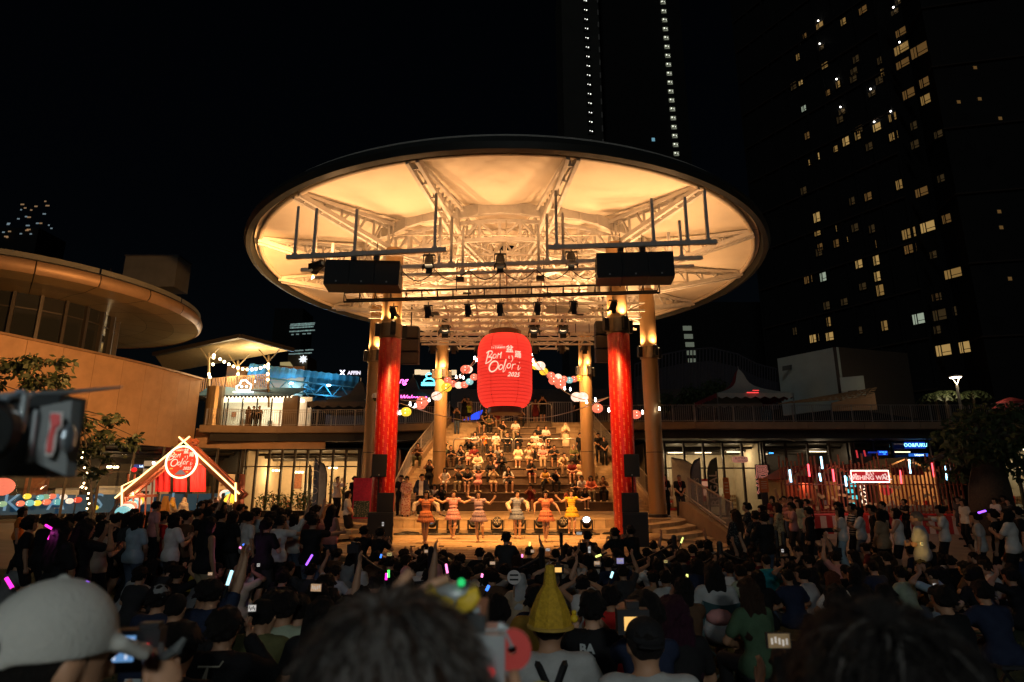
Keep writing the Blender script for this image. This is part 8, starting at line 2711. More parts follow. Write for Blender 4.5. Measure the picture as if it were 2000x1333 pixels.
# wishing wall and booths on the right
WW=thing('wishing_wall','long wishing wall of upright bars with neon tubes over a red and white base','wishing wall',at(1530,1040,27.6))
o=WW.location
o.z=0
WW.location=o
wpt=lambda px,py:at(px,py,27.6+.9*math.sin((px-1530)/360*PI))-o
NBAR=46
tops=random.Random(3)
E_ledr,E_ledb=em('led_red',(1,.06,.08),5,sampled=True),em('led_blue',(.35,.75,1.0),6,sampled=True)
for k in range(NBAR):
 px=1532+356*k/(NBAR-1)
 a,b=wpt(px,1006),wpt(px-2,tops.uniform(884,912))
 a.z=.8
 MB().bar(a,Vector((a.x,a.y,b.z)),.055).build('bar',M_beam,WW)
for py in(947,1000):
 MB().tube([wpt(1532+356*k/20,py)for k in range(21)],.03,6).build('cross_rail',M_beam,WW)
for(px,y0,y1,m_)in((1541,918,942,E_ledb),(1577,907,931,E_ledr),(1602,892,916,E_ledb),(1625,917,941,E_ledr),(1599,925,940,E_ledb),(1649,930,950,E_ledb),(1756,919,945,E_ledr),(1774,898,925,E_ledb),(1818,905,932,E_ledr),(1845,911,938,E_ledb),(1671,880,895,em('led_dim',(.8,.05,.06),.5)),(1686,880,892,MATS['led_dim'])):
 a,b=wpt(px,y0)+Vector((0,-.06,0)),wpt(px+3,y1)+Vector((0,-.06,0))
 MB().tube([a,b],.035,6).build('neon_tube',m_,WW)
tg=MB()
for k in range(90):
 px,py=tops.uniform(1540,1880),tops.uniform(950,1000)
 q=wpt(px,py)+Vector((0,-.05,0))
 tg.box(q,(.12,.01,tops.uniform(.08,.16)))
tag(tg.build('wish_tags',mat('wish_paper',(.62,.45,.22),.8),WW),kind='stuff')
N_=30
for k in range(N_):
 a,b=wpt(1532+356*k/N_,1006),wpt(1532+356*(k+.98)/N_,1006)
 ang_=math.atan2(b.y-a.y,b.x-a.x)
 MB().box(((a.x+b.x)/2,(a.y+b.y)/2-.1,.38),((b-a).length,.5,.76),ang_).build('base_panel',(mat('base_red',(.30,.02,.018),.6),mat('base_white',(.5,.42,.36),.6))[k%2],WW)
MB().tube([wpt(1532+356*k/20,1006)*Vector((1,1,0))+Vector((0,-.1,.82))if False else Vector((wpt(1532+356*k/20,1006).x,wpt(1532+356*k/20,1006).y-.1,.8))for k in range(21)],.07,6).build('base_cap',mat('cap_red',(.5,.03,.02),.5),WW)
a,b=wpt(1654,920),wpt(1727,942)
w,h=b.x-a.x,a.z-b.z
sb=MB().box(((a.x+b.x)/2,a.y-.25,(a.z+b.z)/2),(w,.12,h)).build('sign_board',em('sign_wish',(.55,.02,.03),.45),WW)
cx_,cz_=(a.x+b.x)/2,(a.z+b.z)/2
MB().tube([(cx_-w/2,a.y-.32,cz_-h/2),(cx_+w/2,a.y-.32,cz_-h/2),(cx_+w/2,a.y-.32,cz_+h/2),(cx_-w/2,a.y-.32,cz_+h/2)],.028,6,closed=True).build('neon_frame',em('neon_white',(1,.78,.60),4,sampled=True),sb)
text_on('lettering','WISHING WALL',.27,(cx_,a.y-.325,cz_-h*.14),em('wish_text',(1,.72,.66),.8),sb,bold=.006)
text_on('lettering','\u9858\u3044',.2,(cx_,a.y-.325,cz_+h*.24),MATS['wish_text'],sb,bold=.006)
for s_ in(-1,1):
 mb=MB()
 for q in range(5):mb.ball((cx_+s_*w*.39+.09*math.cos(q*1.257),a.y-.325,cz_+.09*math.sin(q*1.257)),.045,8,sz=(1,.2,1))
 mb.build('blossom_print',MATS['wish_text'],sb)
lamp('POINT',at(1690,950,27.0),40,(1,.45,.35),.3,name='sign_glow')
M_booth=mat('booth_canvas',(.52,.36,.18),.8,var=.12,scale=2)
M_boothr=mat('booth_red',(.28,.02,.02),.8,var=.1)
for k,(px,py0,w,Y,m_,lab,lampw)in enumerate(((1567,912,2.3,36,M_boothr,'leftmost peaked booth with red roof behind the wishing wall',30),(1623,908,2.2,35.5,M_boothr,'middle peaked booth with red name board behind the wishing wall',45),(1682,908,2.2,36.5,M_boothr,'peaked red booth behind the wishing wall sign',40),(1760,896,3.3,35,M_booth,'large tan canvas booth behind the right end of the wishing wall',90))):
 p=at(px,py0,Y)
 zt_=p.z
 t=thing('market_booth',lab,'booth',(p.x,Y,0))
 ze=zt_-.75
 for s_ in(-1,1):
  MB().slab([(0,-.4,zt_),(0,2.6,zt_),(s_*(w/2+.3),2.6,ze),(s_*(w/2+.3),-.4,ze)],(0,0,.06)).build('roof_panel',m_,t)
  MB().box((s_*w/2,1.1,ze/2),(.08,2.6,ze)).build('side_wall',M_booth,t)
 MB().slab([(-w/2,-.3,ze),(w/2,-.3,ze),(0,-.3,zt_-.1)],(0,.04,0)).build('gable',M_booth,t)
 MB().box((0,-.42,ze+.02),(w*.55,.06,.42)).build('name_board',mat('board_red',(.30,.02,.025),.6),t)
 MB().box((0,2.4,ze/2),(w,.06,ze)).build('back_wall',M_booth,t)
 MB().box((0,-.2,.5),(w-.1,.5,1.0)).build('counter',mat('base_red',(.30,.02,.018),.6)if k<3 else M_cream,t)
 for q in range(4):MB().box((-w*.3+q*w*.2,-.1,1.12),(.22,.22,.24)).build('goods',(M_white,M_brick,M_wood,M_red)[q],t)
 lamp('POINT',(p.x,Y+.7,ze-.15),lampw,(1,.55,.28)if k!=0 else(1,.15,.1),.15,name='booth_lamp')
t=thing('neon_kiosk','dark kiosk with cyan and white neon figures under the wishing wall sign','kiosk',at(1676,965,33))
MB().box((0,.3,.2),(1.6,.5,1.9)).build('body',M_black,t)
for k in range(5):MB().box((-.35+.1*(k%2),0,-.5+.32*k),(.36,.04,.2)).build('neon_panel',em('kiosk_cyan',(.06,.55,.6),1.4),t)
for k in range(3):MB().tube([(.3+.13*math.cos(a_),0,-.4+.38*k+.13*math.sin(a_))for a_ in np.linspace(0,5.6,12)],.03,5).build('neon_ring',em('kiosk_white',(1,.7,.5),1.6),t)
tag(MB().ball((0,0,.3),.3,10,sz=(1,.8,.9)).ball((0,0,.75),.24,10).build('red_figure',em('red_plush',(.9,.06,.05),.45),None,at(1733,970,31)),'round red lit mascot-free plush shape behind the wishing wall' if False else 'round red lit plush shape behind the wishing wall bars','decoration')
t=thing('stroller','black baby stroller standing right of the red t-shirt','stroller',(at(1612,1010,16.0).x,16.0,0),R(20))
mb=MB()
vs=[]
for i in range(7):
 a_=PI*(.08+.62*i/6)
 for j in(-1,1):vs.append((j*.24,.42*math.cos(a_)*1.0,.62+.45*math.sin(a_)))
mb.add(vs,[(2*i,2*i+1,2*i+3,2*i+2)for i in range(6)])
mb.build('hood',cloth('black'),t)
MB().box((0,.0,.5),(.46,.6,.22)).build('seat',cloth('charcoal'),t)
for sx in(-1,1):
 MB().bar((sx*.26,.45,1.0),(sx*.26,-.35,.12),.03).bar((sx*.26,.35,.12),(sx*.26,-.1,.6),.03).build('frame',M_rail,t)
 for sy in(-.36,.36):MB().lathe([(.12,-.02),(.12,.02)],14).xf(Matrix.Translation((sx*.28,sy,.12))@Matrix.Rotation(PI/2,4,'Y')).build('wheel',M_black,t)
MB().bar((-.26,.45,1.0),(.26,.45,1.0),.035).build('handle',M_black,t)
# trees
M_leaf=mat('tree_leaf',(.035,.05,.018),.6,var=.45,scale=14)
M_leaf2=mat('tree_leaf_dark',(.045,.07,.022),.6,var=.4,scale=14)
M_bark=mat('bark',(.06,.045,.03),.9,var=.3,scale=10,bump=.4)
def tree(label,base,trunk,clumps,n,size,lm,cat='tree',r0=.12,name='tree'):
 t=thing(name,label,cat,base)
 rr=random.Random(len(label))
 MB().tube(trunk,[r0*(1-.6*i/(len(trunk)-1))for i in range(len(trunk))],9).build('trunk',M_bark,t,smooth=True)
 mb=MB()
 for c,r in clumps:
  mb.tube([trunk[-1]if rr.random()<.6 else trunk[-2],Vector(trunk[-1]).lerp(Vector(c),.5)+Vector((0,0,.1)),c],[r0*.35,r0*.2,r0*.08],5)
 mb.build('limb',M_bark,t)
 mb=MB()
 for c,r in clumps:
  leaf_clump(mb,c,r,int(n*r*r),size,rr,.6)
 mb.build('crown',lm,t)
YT1=23.0
bp=at(178,1050,YT1)
bp.z=0
W2=lambda px,py,Y=YT1:at(px,py,Y)-bp
cl=[(W2(px,py)+Vector((0,rnd.uniform(-1,1),0)),r)for px,py,r in((20,715,.55),(50,700,.5),(75,722,.6),(95,700,.45),(110,735,.5),(40,740,.55),(5,750,.5),(125,752,.35),(140,768,.3),(70,752,.4),(170,830,.6),(205,815,.45),(190,850,.55),(225,860,.42),(160,870,.5),(210,880,.45),(235,850,.3),(175,900,.45),(150,910,.4),(240,895,.3),(200,925,.4),(130,840,.4))]
tree('slim tree with sparse feathery leaves in front of the left building',bp,[Vector((0,0,0)),W2(176,980),W2(172,900),W2(120,800)],cl,330,.30,M_leaf)
for k in range(14):tag(MB().ball((0,0,0),.035,6).build('fairy_light',E_warm,None,at((163,160,158,165,170,172,164,168,173,171,174,170,167,166)[k],884+k*10,YT1-.3)),'tiny warm fairy light on the left tree trunk, '+(ORDW[k]if k<12 else('thirteenth','fourteenth')[k-12])+' from top','fairy light','fairy lights on the left tree')
YT2=27.0
bp2=at(1932,985,YT2)
bp2.z=0
W3=lambda px,py,Y=YT2:at(px,py,Y)-bp2
cl=[(W3(px,py)+Vector((0,rnd.uniform(-1.5,1.5),0)),r)for px,py,r in((1880,850,1.0),(1910,820,1.1),(1950,810,1.2),(1985,830,1.1),(1860,890,.9),(1900,880,1.1),(1940,860,1.2),(1980,880,1.1),(2020,850,1.2),(1845,860,.7),(1865,925,.6),(1990,920,.8),(1960,905,.8),(1835,905,.4),(2010,800,.9))]
tree('wide dark tree at the right with a flared trunk',bp2,[Vector((0,0,0)),W3(1932,950),W3(1930,905),W3(1935,860)],cl,170,.34,M_leaf2,r0=.95)
for k,(px,py,r,lab)in enumerate(((1350,770,1.6,'dark round shrub on the right terrace left of the tent'),(1395,757,1.7,'taller dark shrub behind the red and white tent'),(1300,782,1.3,'low dark shrub on the right terrace beside the bronze column'))):
 b=at(px,795,54)
 tree(lab,b,[Vector((0,0,-1)),Vector((0,0,.5)),at(px,py,54)-b],[(at(px+dx,py+dy,54)-b,r*.6)for dx,dy in((-14,4),(0,-6),(14,2),(4,10),(-8,14))],160,.35,M_leaf2,'shrub',name='shrub')
for k,(px,py)in enumerate(((1850,765),(1905,765),(1830,770))):
 b=at(px,800,46)
 t=thing('palm',('palm left of the lamp post','palm right of the lamp post','second palm further left of the lamp post')[k]+' on the right terrace','palm',b)
 H=at(px,py,46).z-b.z
 MB().tube([(0,0,-1),(0,0,H)],[.12,.08],8).build('trunk',M_bark,t)
 mb=MB()
 for q in range(13):
  a_=q*2.4
  L=1.3
  pts=[Vector((math.cos(a_)*L*f_,math.sin(a_)*L*f_,H+.5*f_-1.1*f_*f_))for f_ in np.linspace(0,1,7)]
  for i in range(6):
   d_=(pts[i+1]-pts[i])
   s_=d_.cross(Vector((0,0,1))).normalized()*.3
   mb.add([pts[i],pts[i]+s_+d_-Vector((0,0,.15)),pts[i+1]],[(0,1,2)]).add([pts[i],pts[i]-s_+d_-Vector((0,0,.15)),pts[i+1]],[(0,1,2)])
 mb.build('fronds',M_leaf,t)
t=thing('red_umbrella','dark red umbrella top above the far right railing','umbrella',at(1975,790,43))
MB().lathe([(1.2,-.3),(.9,.15),(.4,.4),(.02,.5)],12,cap=False).build('canopy',M_tred,t)
MB().tube([(0,0,-1.5),(0,0,.5)],.03,6).build('pole',M_black,t)
# stools, camp chairs
def camp_chair(px,py,Y,w,cm_,fm,label,rz=0.0):
 p=at(px,py,Y)
 t=thing('camp_chair',label,'chair',(p.x,Y,0),rz)
 H=p.z
 mb=MB()
 vs=[]
 for i in range(9):
  f_=i/8
  x=-w/2+w*f_
  sag=-.06*math.sin(PI*f_)
  for z in(H-.30,H):vs.append((x,-.05+.05*math.sin(PI*f_),z+sag))
 mb.add(vs,[(2*i,2*i+1,2*i+3,2*i+2)for i in range(8)])
 mb.build('backrest',cm_,t,smooth=True)
 mb=MB()
 vs=[]
 for i in range(7):
  for j in range(7):
   u,v=i/6,j/6
   vs.append((-w/2+w*u,.48*v,.42-.08*math.sin(PI*u)*math.sin(PI*v)))
 mb.add(vs,[(i*7+j,i*7+j+1,(i+1)*7+j+1,(i+1)*7+j)for i in range(6)for j in range(6)])
 mb.build('seat',cm_,t,smooth=True)
 for sx in(-1,1):
  MB().tube([(sx*w/2,-.05,H-.02),(sx*w*.5,0,.42),(sx*w*.42,.02,0)],.014,8).build('back_post',fm,t)
  MB().tube([(sx*w/2,0,.42),(-sx*w*.42,.02,0)],.013,8).build('leg',fm,t)
  MB().tube([(sx*w/2,.0,.42),(sx*w*.45,.5,0)],.013,8).build('leg',fm,t)
  MB().tube([(sx*w/2,.5,.42),(sx*w*.45,.0,0)],.013,8).build('leg',fm,t)
  MB().box((sx*w/2,.22,.62),(.06,.5,.03)).build('armrest',M_black,t)
 return t
M_teal=mat('chair_teal',(.02,.06,.065),.7,var=.15)
M_tealm=mat('chair_frame',(.16,.26,.27),.4,metal=.4,var=.1)
cc_=camp_chair(1411,1172,7.3,.47,M_teal,M_tealm,'dark teal folding camp chair with pale crossed legs at the lower right',R(-6))
camp_chair(811,1127,9.0,.60,cloth('black'),M_black,'black folding camp chair right of the green glow stick')
person('se_lap',(at(1400,1106,7.45).x,7.5,-.05),PI,(Lo,'light grey'),(S_,'denim'),('wavy','black'),1,1.0,ZG_,GG,'person with long wavy hair in pale top sitting in the teal camp chair')
t=thing('clothes_bundle','pink and white bundle hanging under the teal camp chair','bag',at(1412,1230,7.2))
MB().ball((0,.1,0),.2,12,sz=(1,.7,.9)).build('bag',cloth('light grey'),t,smooth=True)
MB().ball((-.02,.02,.12),.13,10,sz=(1.2,.7,.7)).build('cloth',cloth('pink'),t,smooth=True)
stm={}
def stool(x,y,z,lab):
 t=thing('folding_stool',lab,'stool',(x,y,z),group='folding stools on the lawn')
 if not stm:
  stm['s']=MB().box((0,0,.425),(.36,.32,.03)).mesh('seat',cloth('charcoal'))
  stm['l']=MB().bar((-.16,-.14,0),(.16,-.14,.41),.025).bar((.16,-.14,0),(-.16,-.14,.41),.025).mesh('leg',M_black)
  stm['m']=MB().bar((-.16,.14,0),(.16,.14,.41),.025).bar((.16,.14,0),(-.16,.14,.41),.025).mesh('leg',M_black)
 link('seat',stm['s'],t)
 link('leg',stm['l'],t)
 link('leg',stm['m'],t)
 return t
# named people near the camera
def near(px,py,Y,pose,top,bottom,hair,label,skin=1,sc=1.0,hat=None,turn=0,shoes='black'):
 """seated on a stool; head top shows at (px,py)"""
 p=at(px,py,Y)
 z=p.z-headtop(pose)*sc
 TAKEN.append((p.x,Y))
 o=person(pose,(p.x,Y,z),PI+R(turn),top,bottom,hair,skin,sc,ZG_,GG,label,px,hat,shoes)
 STOOLS.append((p.x,Y,z))
 return o,p
def back_text(o,pose,txt,size,dx,dz,m,spin=0.0):
 """print on the back of a top"""
 p=POSES[pose]
 q=p.chest-p.fw*.145+p.rt*dx+p.up*dz
 vs,fs=text_geo(txt,size,0,.004)
 X,Yv=Vector(-p.rt),Vector(p.up)
 M=Matrix.Rotation(spin,4,'Z')
 out=[]
 for v in vs:
  w_=M@Vector(v)
  b=Vector(q)+X*w_.x+Yv*w_.y
  b=b+Vector(p.fw)*(w_.x**2*.9-.012)
  out.append(b)
 return MB().add(out,fs).build('print',m,o)
o_,p_=near(1075,1192,4.1,'se_lap',(Lo,'light grey'),(P_,'black'),('cropped','black'),'broad person in grey print t-shirt with crossed straps and yellow banana hat',1,1.05)
o_.scale=(1.25,1.18,1.05)
P0=POSES['se_lap']
for s_ in(-1,1):
 a=P0.shl if s_>0 else P0.shr
 pts=[a+P0.up*.05-P0.rt*s_*.07,a-P0.fw*.10-P0.rt*s_*.10,P0.chest-P0.fw*.155-P0.up*.03,P0.waist-P0.fw*.135-P0.rt*s_*.13,P0.pel-P0.fw*.06-P0.rt*s_*.19]
 MB().tube([Vector(q)for q in pts],.02,6).build('strap',M_black,o_)
MB().ball(Vector(P0.chest-P0.fw*.135+P0.rt*.06-P0.up*.02),.075,14,sz=(1,.25,1)).build('yellow_print',mat('print_yellow',(.5,.42,.16),.8),o_)
mb=MB()
for k in range(9):
 q=P0.waist-P0.fw*(.128)+P0.rt*(.09-.022*k)+P0.up*(-.02+.014*k)
 mb.bar(Vector(q-P0.up*.028),Vector(q+P0.up*.028+P0.rt*.012),.011,.006)
mb.bar(Vector(P0.waist-P0.fw*.13+P0.rt*.1-P0.up*.03),Vector(P0.waist-P0.fw*.14-P0.rt*.12+P0.up*.1),.02,.006)
mb.build('animal_print',M_black,o_)
hat_=thing('banana_hat','tall yellow woven banana hat with a tiny duck on its brim','hat',(p_.x,4.1,p_.z-.05),PI)
MB().lathe([(.135,-.05),(.14,-.03),(.125,.05),(.085,.14),(.045,.20),(.032,.30),(.026,.32),(.001,.325)],9).build('crown',mat('hat_yellow',(.55,.33,.02),.75,var=.25,scale=40,bump=.6,bscale=60),hat_)
MB().lathe([(.12,-.055),(.15,-.05),(.15,-.038),(.13,-.03)],20).build('brim',mat('hat_edge',(.5,.32,.06),.7),hat_)
MB().ball((-.15,0,-.0),.028,8,sz=(1,1,.9)).ball((-.15,0,.035),.018,8).build('duck',mat('duck_yellow',(.75,.5,.02),.5),hat_,smooth=True)
o_,p_=near(1158,1158,4.7,'se_phone',(T,'black'),(P_,'black'),('short','black'),'person in black t-shirt with white BASIC print, right of the banana hat',0)
M_prt=mat('print_white',(.42,.46,.46),.8,var=.15)
M_prd=mat('print_dim',(.16,.18,.18),.8)
back_text(o_,'se_phone','BA\nSIC',.085,.07,.03,M_prt)
back_text(o_,'se_phone','\u00ab \u00ab',.09,-.02,-.12,M_prt,spin=-PI/2)
back_text(o_,'se_phone','FORWARD',.075,-.02,-.30,M_prt,spin=-PI/2)
near(1268,1216,3.2,'se_lap',(Lo,'light grey'),(P_,'denim'),('cropped','black'),'broad person in pale grey t-shirt with black backwards cap, bottom right of centre',1,1.02,('capback','black'))[0].scale=(1.12,1.1,1.02)
near(1262,1172,4.5,'se_phone',(T,'navy'),(P_,'black'),('curly','black'),'person in navy with messy black hair behind a camera with lit screen',1)
near(1325,1172,4.7,'se_lap',(T,'black'),(P_,'black'),('wavy','purple'),'person in black with long dark purple hair left of the teal chair',1)
near(432,1192,4.1,'se_phone',(Ho,'black'),(P_,'black'),('short','black'),'person in black hooded jacket with a pale drawstring hanging down the back',1)
o_=PEOPLE[-1]['o']
P0=POSES['se_phone']
q=P0.neck-P0.fw*.15-P0.up*.03
MB().tube([Vector(q+P0.rt*.06),Vector(q),Vector(q-P0.up*.02),Vector(q-P0.up*.2+P0.rt*.01),Vector(q-P0.up*.45+P0.rt*.0-P0.fw*.01)],.007,5).tube([Vector(q),Vector(q-P0.rt*.07),Vector(q-P0.rt*.09+P0.up*.03)],.006,5).tube([Vector(q),Vector(q-P0.up*.1+P0.rt*.03),Vector(q-P0.up*.14)],.006,5).build('drawstring',mat('cord',(.4,.36,.28),.8),o_)
near(505,1172,4.9,'se_phone',(T,'olive'),(P_,'black'),('cropped','black'),'person in olive t-shirt filming with a phone at the lower left',1)
near(546,1160,5.0,'se_lap',(T,'pale green'),(P_,'denim'),('short','black'),'broad person in pale green t-shirt at the lower left',1)[0].scale=(1.1,1.05,1.0)
near(620,1174,4.7,'se_lap',(T,'black'),(P_,'black'),('long','black'),'person in black with long straight hair right of the pale green t-shirt',0)
near(654,1194,4.3,'se_knee',(T,'black'),(P_,'black'),('short','black'),'person in black with black beanie at the lower left of centre',1,1.0,('beanie','black'))
near(640,1152,6.0,'se_raiseR',(T,'white'),(P_,'black'),('short','black'),'person in white t-shirt raising a bent right arm behind the long straight hair',1)
o_,p_=near(400,1136,6.2,'se_raiseR',(T,'navy'),(P_,'black'),('short','black'),'person in cream cap and dark shirt numbered 67 holding up a long light stick',2,1.0,('cap','cream'))
back_text(o_,'se_raiseR','67',.2,.03,-.1,M_prt)
mb=MB()
P0=POSES['se_raiseR']
for k in range(7):
 q=P0.waist-P0.fw*.118+P0.rt*(.13-.025*k)+P0.up*(-.03+.05*math.sin(k*2.1))
 mb.bar(Vector(q-P0.up*.12),Vector(q+P0.up*.16+P0.rt*.03*math.sin(k)),.012,.005)
mb.build('shirt_print',M_prd,o_)
o_,p_=near(318,1232,3.2,'se_knee',(T,'black'),(P_,'black'),('short','black'),'dark person low at the lower left with pale REAL print, behind the held camera',1)
back_text(o_,'se_knee','THE\nREAL\nDEAL',.13,.03,.0,M_prt)
near(1562,1272,2.9,'se_phone',(T,'black'),(P_,'black'),('bun','black'),'person with dark tied hair holding a phone with both hands at the lower right',0)
for nm,L_ in(('nearest the camera',sorted([s for s in STOOLS if s[1]<4.9],key=lambda s:s[0]/s[1])),('in the second stool row',sorted([s for s in STOOLS if s[1]>=4.9],key=lambda s:s[0]/s[1]))):
 for k,(x,y,z)in enumerate(L_):stool(x,y,z,'dark folding stool under a seated person '+nm+', '+(ORDW[k]if k<12 else str(k+1)+'th')+' from left')
# people at the stage edge
stander(985,1062,'cr_cam',(T,'charcoal'),(P_,'black'),sh,'photographing at the stage front',GG,'person in dark grey t-shirt kneeling with a camera up at the stage front centre',Y=12.4)
stander(1160,1040,'cr_cam',(T,'black'),(P_,'black'),sh,'photographing at the stage front',GG,'person in black kneeling below the yellow dancer',Y=13.2)
stander(1208,1032,'cr_cam',(T,'black'),(P_,'black'),sh,'photographing at the stage front',GG,'person in black cap holding a camera gimbal beside the right bass box',hat=('cap','black'),Y=14.0)
stander(1240,1040,'cr_cam',(T,'black'),(P_,'black'),sh,'photographing at the stage front',GG,'person in black before the right bass box kneeling with a camera',Y=14.2)
stander(735,1028,'cr_cam',(T,'black'),(P_,'black'),sh,'photographing at the stage front',GG,'person in black kneeling beside the left bass box',Y=14.0)
stander(705,1022,'cr_cam',(T,'black'),(P_,'black'),sh,'photographing at the stage front',GG,'person in black crouching before the left bass box',Y=14.2)
# phones, cameras and glow sticks held in the crowd
M_scr=[em('phone_screen_%d'%k,c,s)for k,(c,s)in enumerate((((1,.62,.35),.32),((.9,.85,.8),.45),((.55,.5,1.0),.35),((1,.8,.3),.4),((.5,.33,.16),.12)))]
def phone(px,py,Y,wpx,hpx,k,label,tilt=0.0):
 p=at(px,py,Y)
 w,h=wpx*Y/FPX,hpx*Y/FPX
 t=thing('phone',label,'phone',p,group='phones held up in the crowd')
 t.rotation_euler=(0,R(tilt),R(rnd.uniform(-8,8)))
 MB().box((0,0,0),(w,.012,h)).build('body',M_black,t)
 MB().box((0,-.008,0),(w*.88,.004,h*.9)).build('screen',M_scr[k%5],t)
 mb=MB()
 for q in range(5):mb.box((w*(-.3+.15*q),-.0115,h*rnd.uniform(-.15,.15)),(w*.08,.002,h*.4))
 mb.build('filmed_stage',M_blackp if k%2 else em('screen_white',(1,.9,.8),.3),t)
PH=[(1151,1074,12,5,12,1,'upright phone with lit screen below the yellow dancer'),(1211,1096,9.5,15,11,2,'large violet lit phone left of the raised arm'),(1070,1074,11.5,9,5,1,'phone held level below the coral dancer'),(1040,1077,11.5,7,6,0,'small phone screen left of the rope post, under the coral dancer'),(835,1077,11.6,13,6,0,'phone held level left of the left middle rope post'),(761,1083,11.0,10,6,3,'yellow lit screen low before the left bass box'),(493,1188,4.5,15,12,1,'phone screen held by the olive t-shirt at the lower left'),(618,1148,5.4,22,14,0,'dark phone held level over the lower left rows'),(505,1104,9.2,6,6,1,'small bright phone left of the grey hair'),(411,1121,9.0,9,6,0,'small warm phone screen behind the cream cap'),(1520,1251,2.75,44,26,4,'phone held with both hands at the lower right edge'),(1300,1097,9.5,7,5,3,'small amber phone left of the yellow glow stick'),(1825,1147,6.2,7,14,1,'upright phone glowing in the dark right rows'),(1131,1042,12.9,11,5,1,'phone held level just below the yellow dancer'),(748,1024,14.4,4,8,1,'phone held out beside the left bass box'),(1166,1100,9.5,12,7,0,'phone held level right of the yellow-pink glow stick'),(962,1100,9.5,11,6,0,'phone held level in front of the stage centre'),(1528,1076,11.5,5,6,1,'small bright phone below the beige kimono'),(1800,1063,11,4,7,3,'bright phone lighting a face in the dark right rows')]
for a in PH:phone(*a)
lamp('POINT',at(1800,1062,10.95)-Vector((0,-.1,0)),3.0,(1,.55,.1),.05,name='phone_glow')
def camera_body(px,py,Y,s,label,lit=True):
 p=at(px,py,Y)
 t=thing('camera',label,'camera',p,group='cameras held in the crowd')
 MB().box((0,0,0),(.15*s,.07*s,.11*s)).box((0,0,.07*s),(.06*s,.05*s,.04*s)).build('body',M_blackp,t)
 MB().lathe([(.04*s,0),(.045*s,.12*s),(.05*s,.2*s)],14).xf(Matrix.Rotation(-PI/2,4,'X')).build('lens',M_black,t)
 if lit:MB().box((0,-.038*s,-.005*s),(.09*s,.004,.06*s)).build('screen',em('cam_screen',(1,.55,.15),1.0),t)
 return t
camera_body(1235,1213,4.15,1.35,'large camera with amber lit screen left of the messy black hair')
camera_body(1202,1052,14.3,1.5,'small camera on a gimbal beside the right bass box',False)
camera_body(1090,1112,9.4,1.1,'camera with amber screen held before the seated woman in white')
camera_body(690,1072,11.8,1.4,'long camera with pale lens before the left bass box',False)
GLOW={'magenta':(1,.03,.55),'violet':(.35,.10,1),'cyan':(.5,.9,1),'blue':(.05,.2,1),'pink':(1,.25,.6),'green':(.08,1,.12),'yellow':(.9,1,.25),'white':(.8,.85,1)}
def stick(px0,py0,px1,py1,Y,c,label,s=2.2):
 a,b=at(px0,py0,Y),at(px1,py1,Y)
 t=thing('glow_stick',label,'glow stick',b,group='glow sticks in the crowd')
 d=a-b
 u=d.normalized()
 MB().tube([(0,0,0),d],.016,8).build('tube',em('glow_'+c,GLOW[c],s),t)
 MB().tube([-u*.11,(0,0,0)],.013,8).build('handle',M_black,t)
for a in((89,1026,106,1036,8.5,'magenta','magenta glow stick held across at the far left, upper of two'),(103,1038,95,1054,8.5,'magenta','magenta glow stick held upright at the far left, lower of two'),(12,1129,24,1149,6.0,'magenta','magenta glow stick low at the left edge'),(168,1136,174,1139,7.5,'violet','small violet glow behind the foreground cream cap'),(453,1115,444,1143,5.9,'cyan','long pale cyan glow stick held by the cream cap wearer'),(468,1069,477,1075,10.5,'pink','pink glow stick left of a blue one in the left rows'),(475,1063,480,1073,10.5,'blue','blue glow stick right of a pink one in the left rows'),(610,1084,598,1104,9.5,'violet','violet lit plastic light in the left rows'),(745,1083,743,1090,11,'blue','small blue glow stick before the left bass box'),(759,1114,759,1128,8.8,'green','green glow stick beside a pink one, left of the black camp chair'),(755,1120,754,1133,8.8,'magenta','pink glow stick beside the green one, left of the black camp chair'),(840,1117,840,1126,8.8,'cyan','short pale blue glow stick above the black camp chair'),(871,1102,874,1120,8.8,'pink','tall pinkish white glow stick above the video camera'),(942,1121,941,1128,8.8,'pink','small pink glow stick left of the raised pale arm'),(955,1144,950,1154,7.0,'blue','blue white glow stick on a raised pink lit arm'),(854,1140,852,1150,7.5,'violet','violet glow stick just left of the bananas'),(1035,1059,1034,1067,11.5,'yellow','yellow glow stick left of the coral dancer feet'),(1020,1083,1020,1089,11,'pink','tiny pink glow stick left of the yellow one at the stage front'),(1163,1088,1174,1084,10.5,'yellow','yellow pink glow stick held flat right of the microphone stand'),(1197,1117,1193,1129,8.5,'cyan','pale cyan glow stick above the red t-shirt'),(1334,1050,1330,1061,12.5,'yellow','yellow glow stick before the right round steps'),(1342,1122,1342,1128,8.8,'yellow','short yellow glow stick left of the teal camp chair'),(1911,1002,1925,998,9.5,'violet','violet light band worn on a head at the far right')):
 stick(*a,s=1.5 if a[5]in('cyan','yellow','white')else 2.0)
for(px,py,Y,c,e)in((97,1042,8.2,(1,.1,.7),1.6),(1918,1004,9.3,(.35,.1,1),1.2),(605,1097,9.2,(.35,.1,1),1),(472,1072,10.2,(1,.3,.8),1)):
 lamp('POINT',at(px,py,Y),e,c,.05,name='glow_light')
t=thing('round_fan','round white paper fan with dark lettering in the middle rows','fan',at(1004,1128,8.9))
MB().lathe([(.001,-.004),(.095,-.004),(.095,.004),(.001,.004)],24).xf(Matrix.Rotation(PI/2,4,'X')).build('paper',em('fan_white_glow',(.5,.47,.45),.03,base=(.6,.58,.55)),t)  # faint glow put into the fan's paper, which is no lamp
for k in range(2):MB().box((0,-.008,.03-.06*k),(.12,.003,.022)).build('print',M_black,t)
MB().tube([(0,0,-.12),(0,0,-.26)],.012,6).build('handle',M_wood,t)
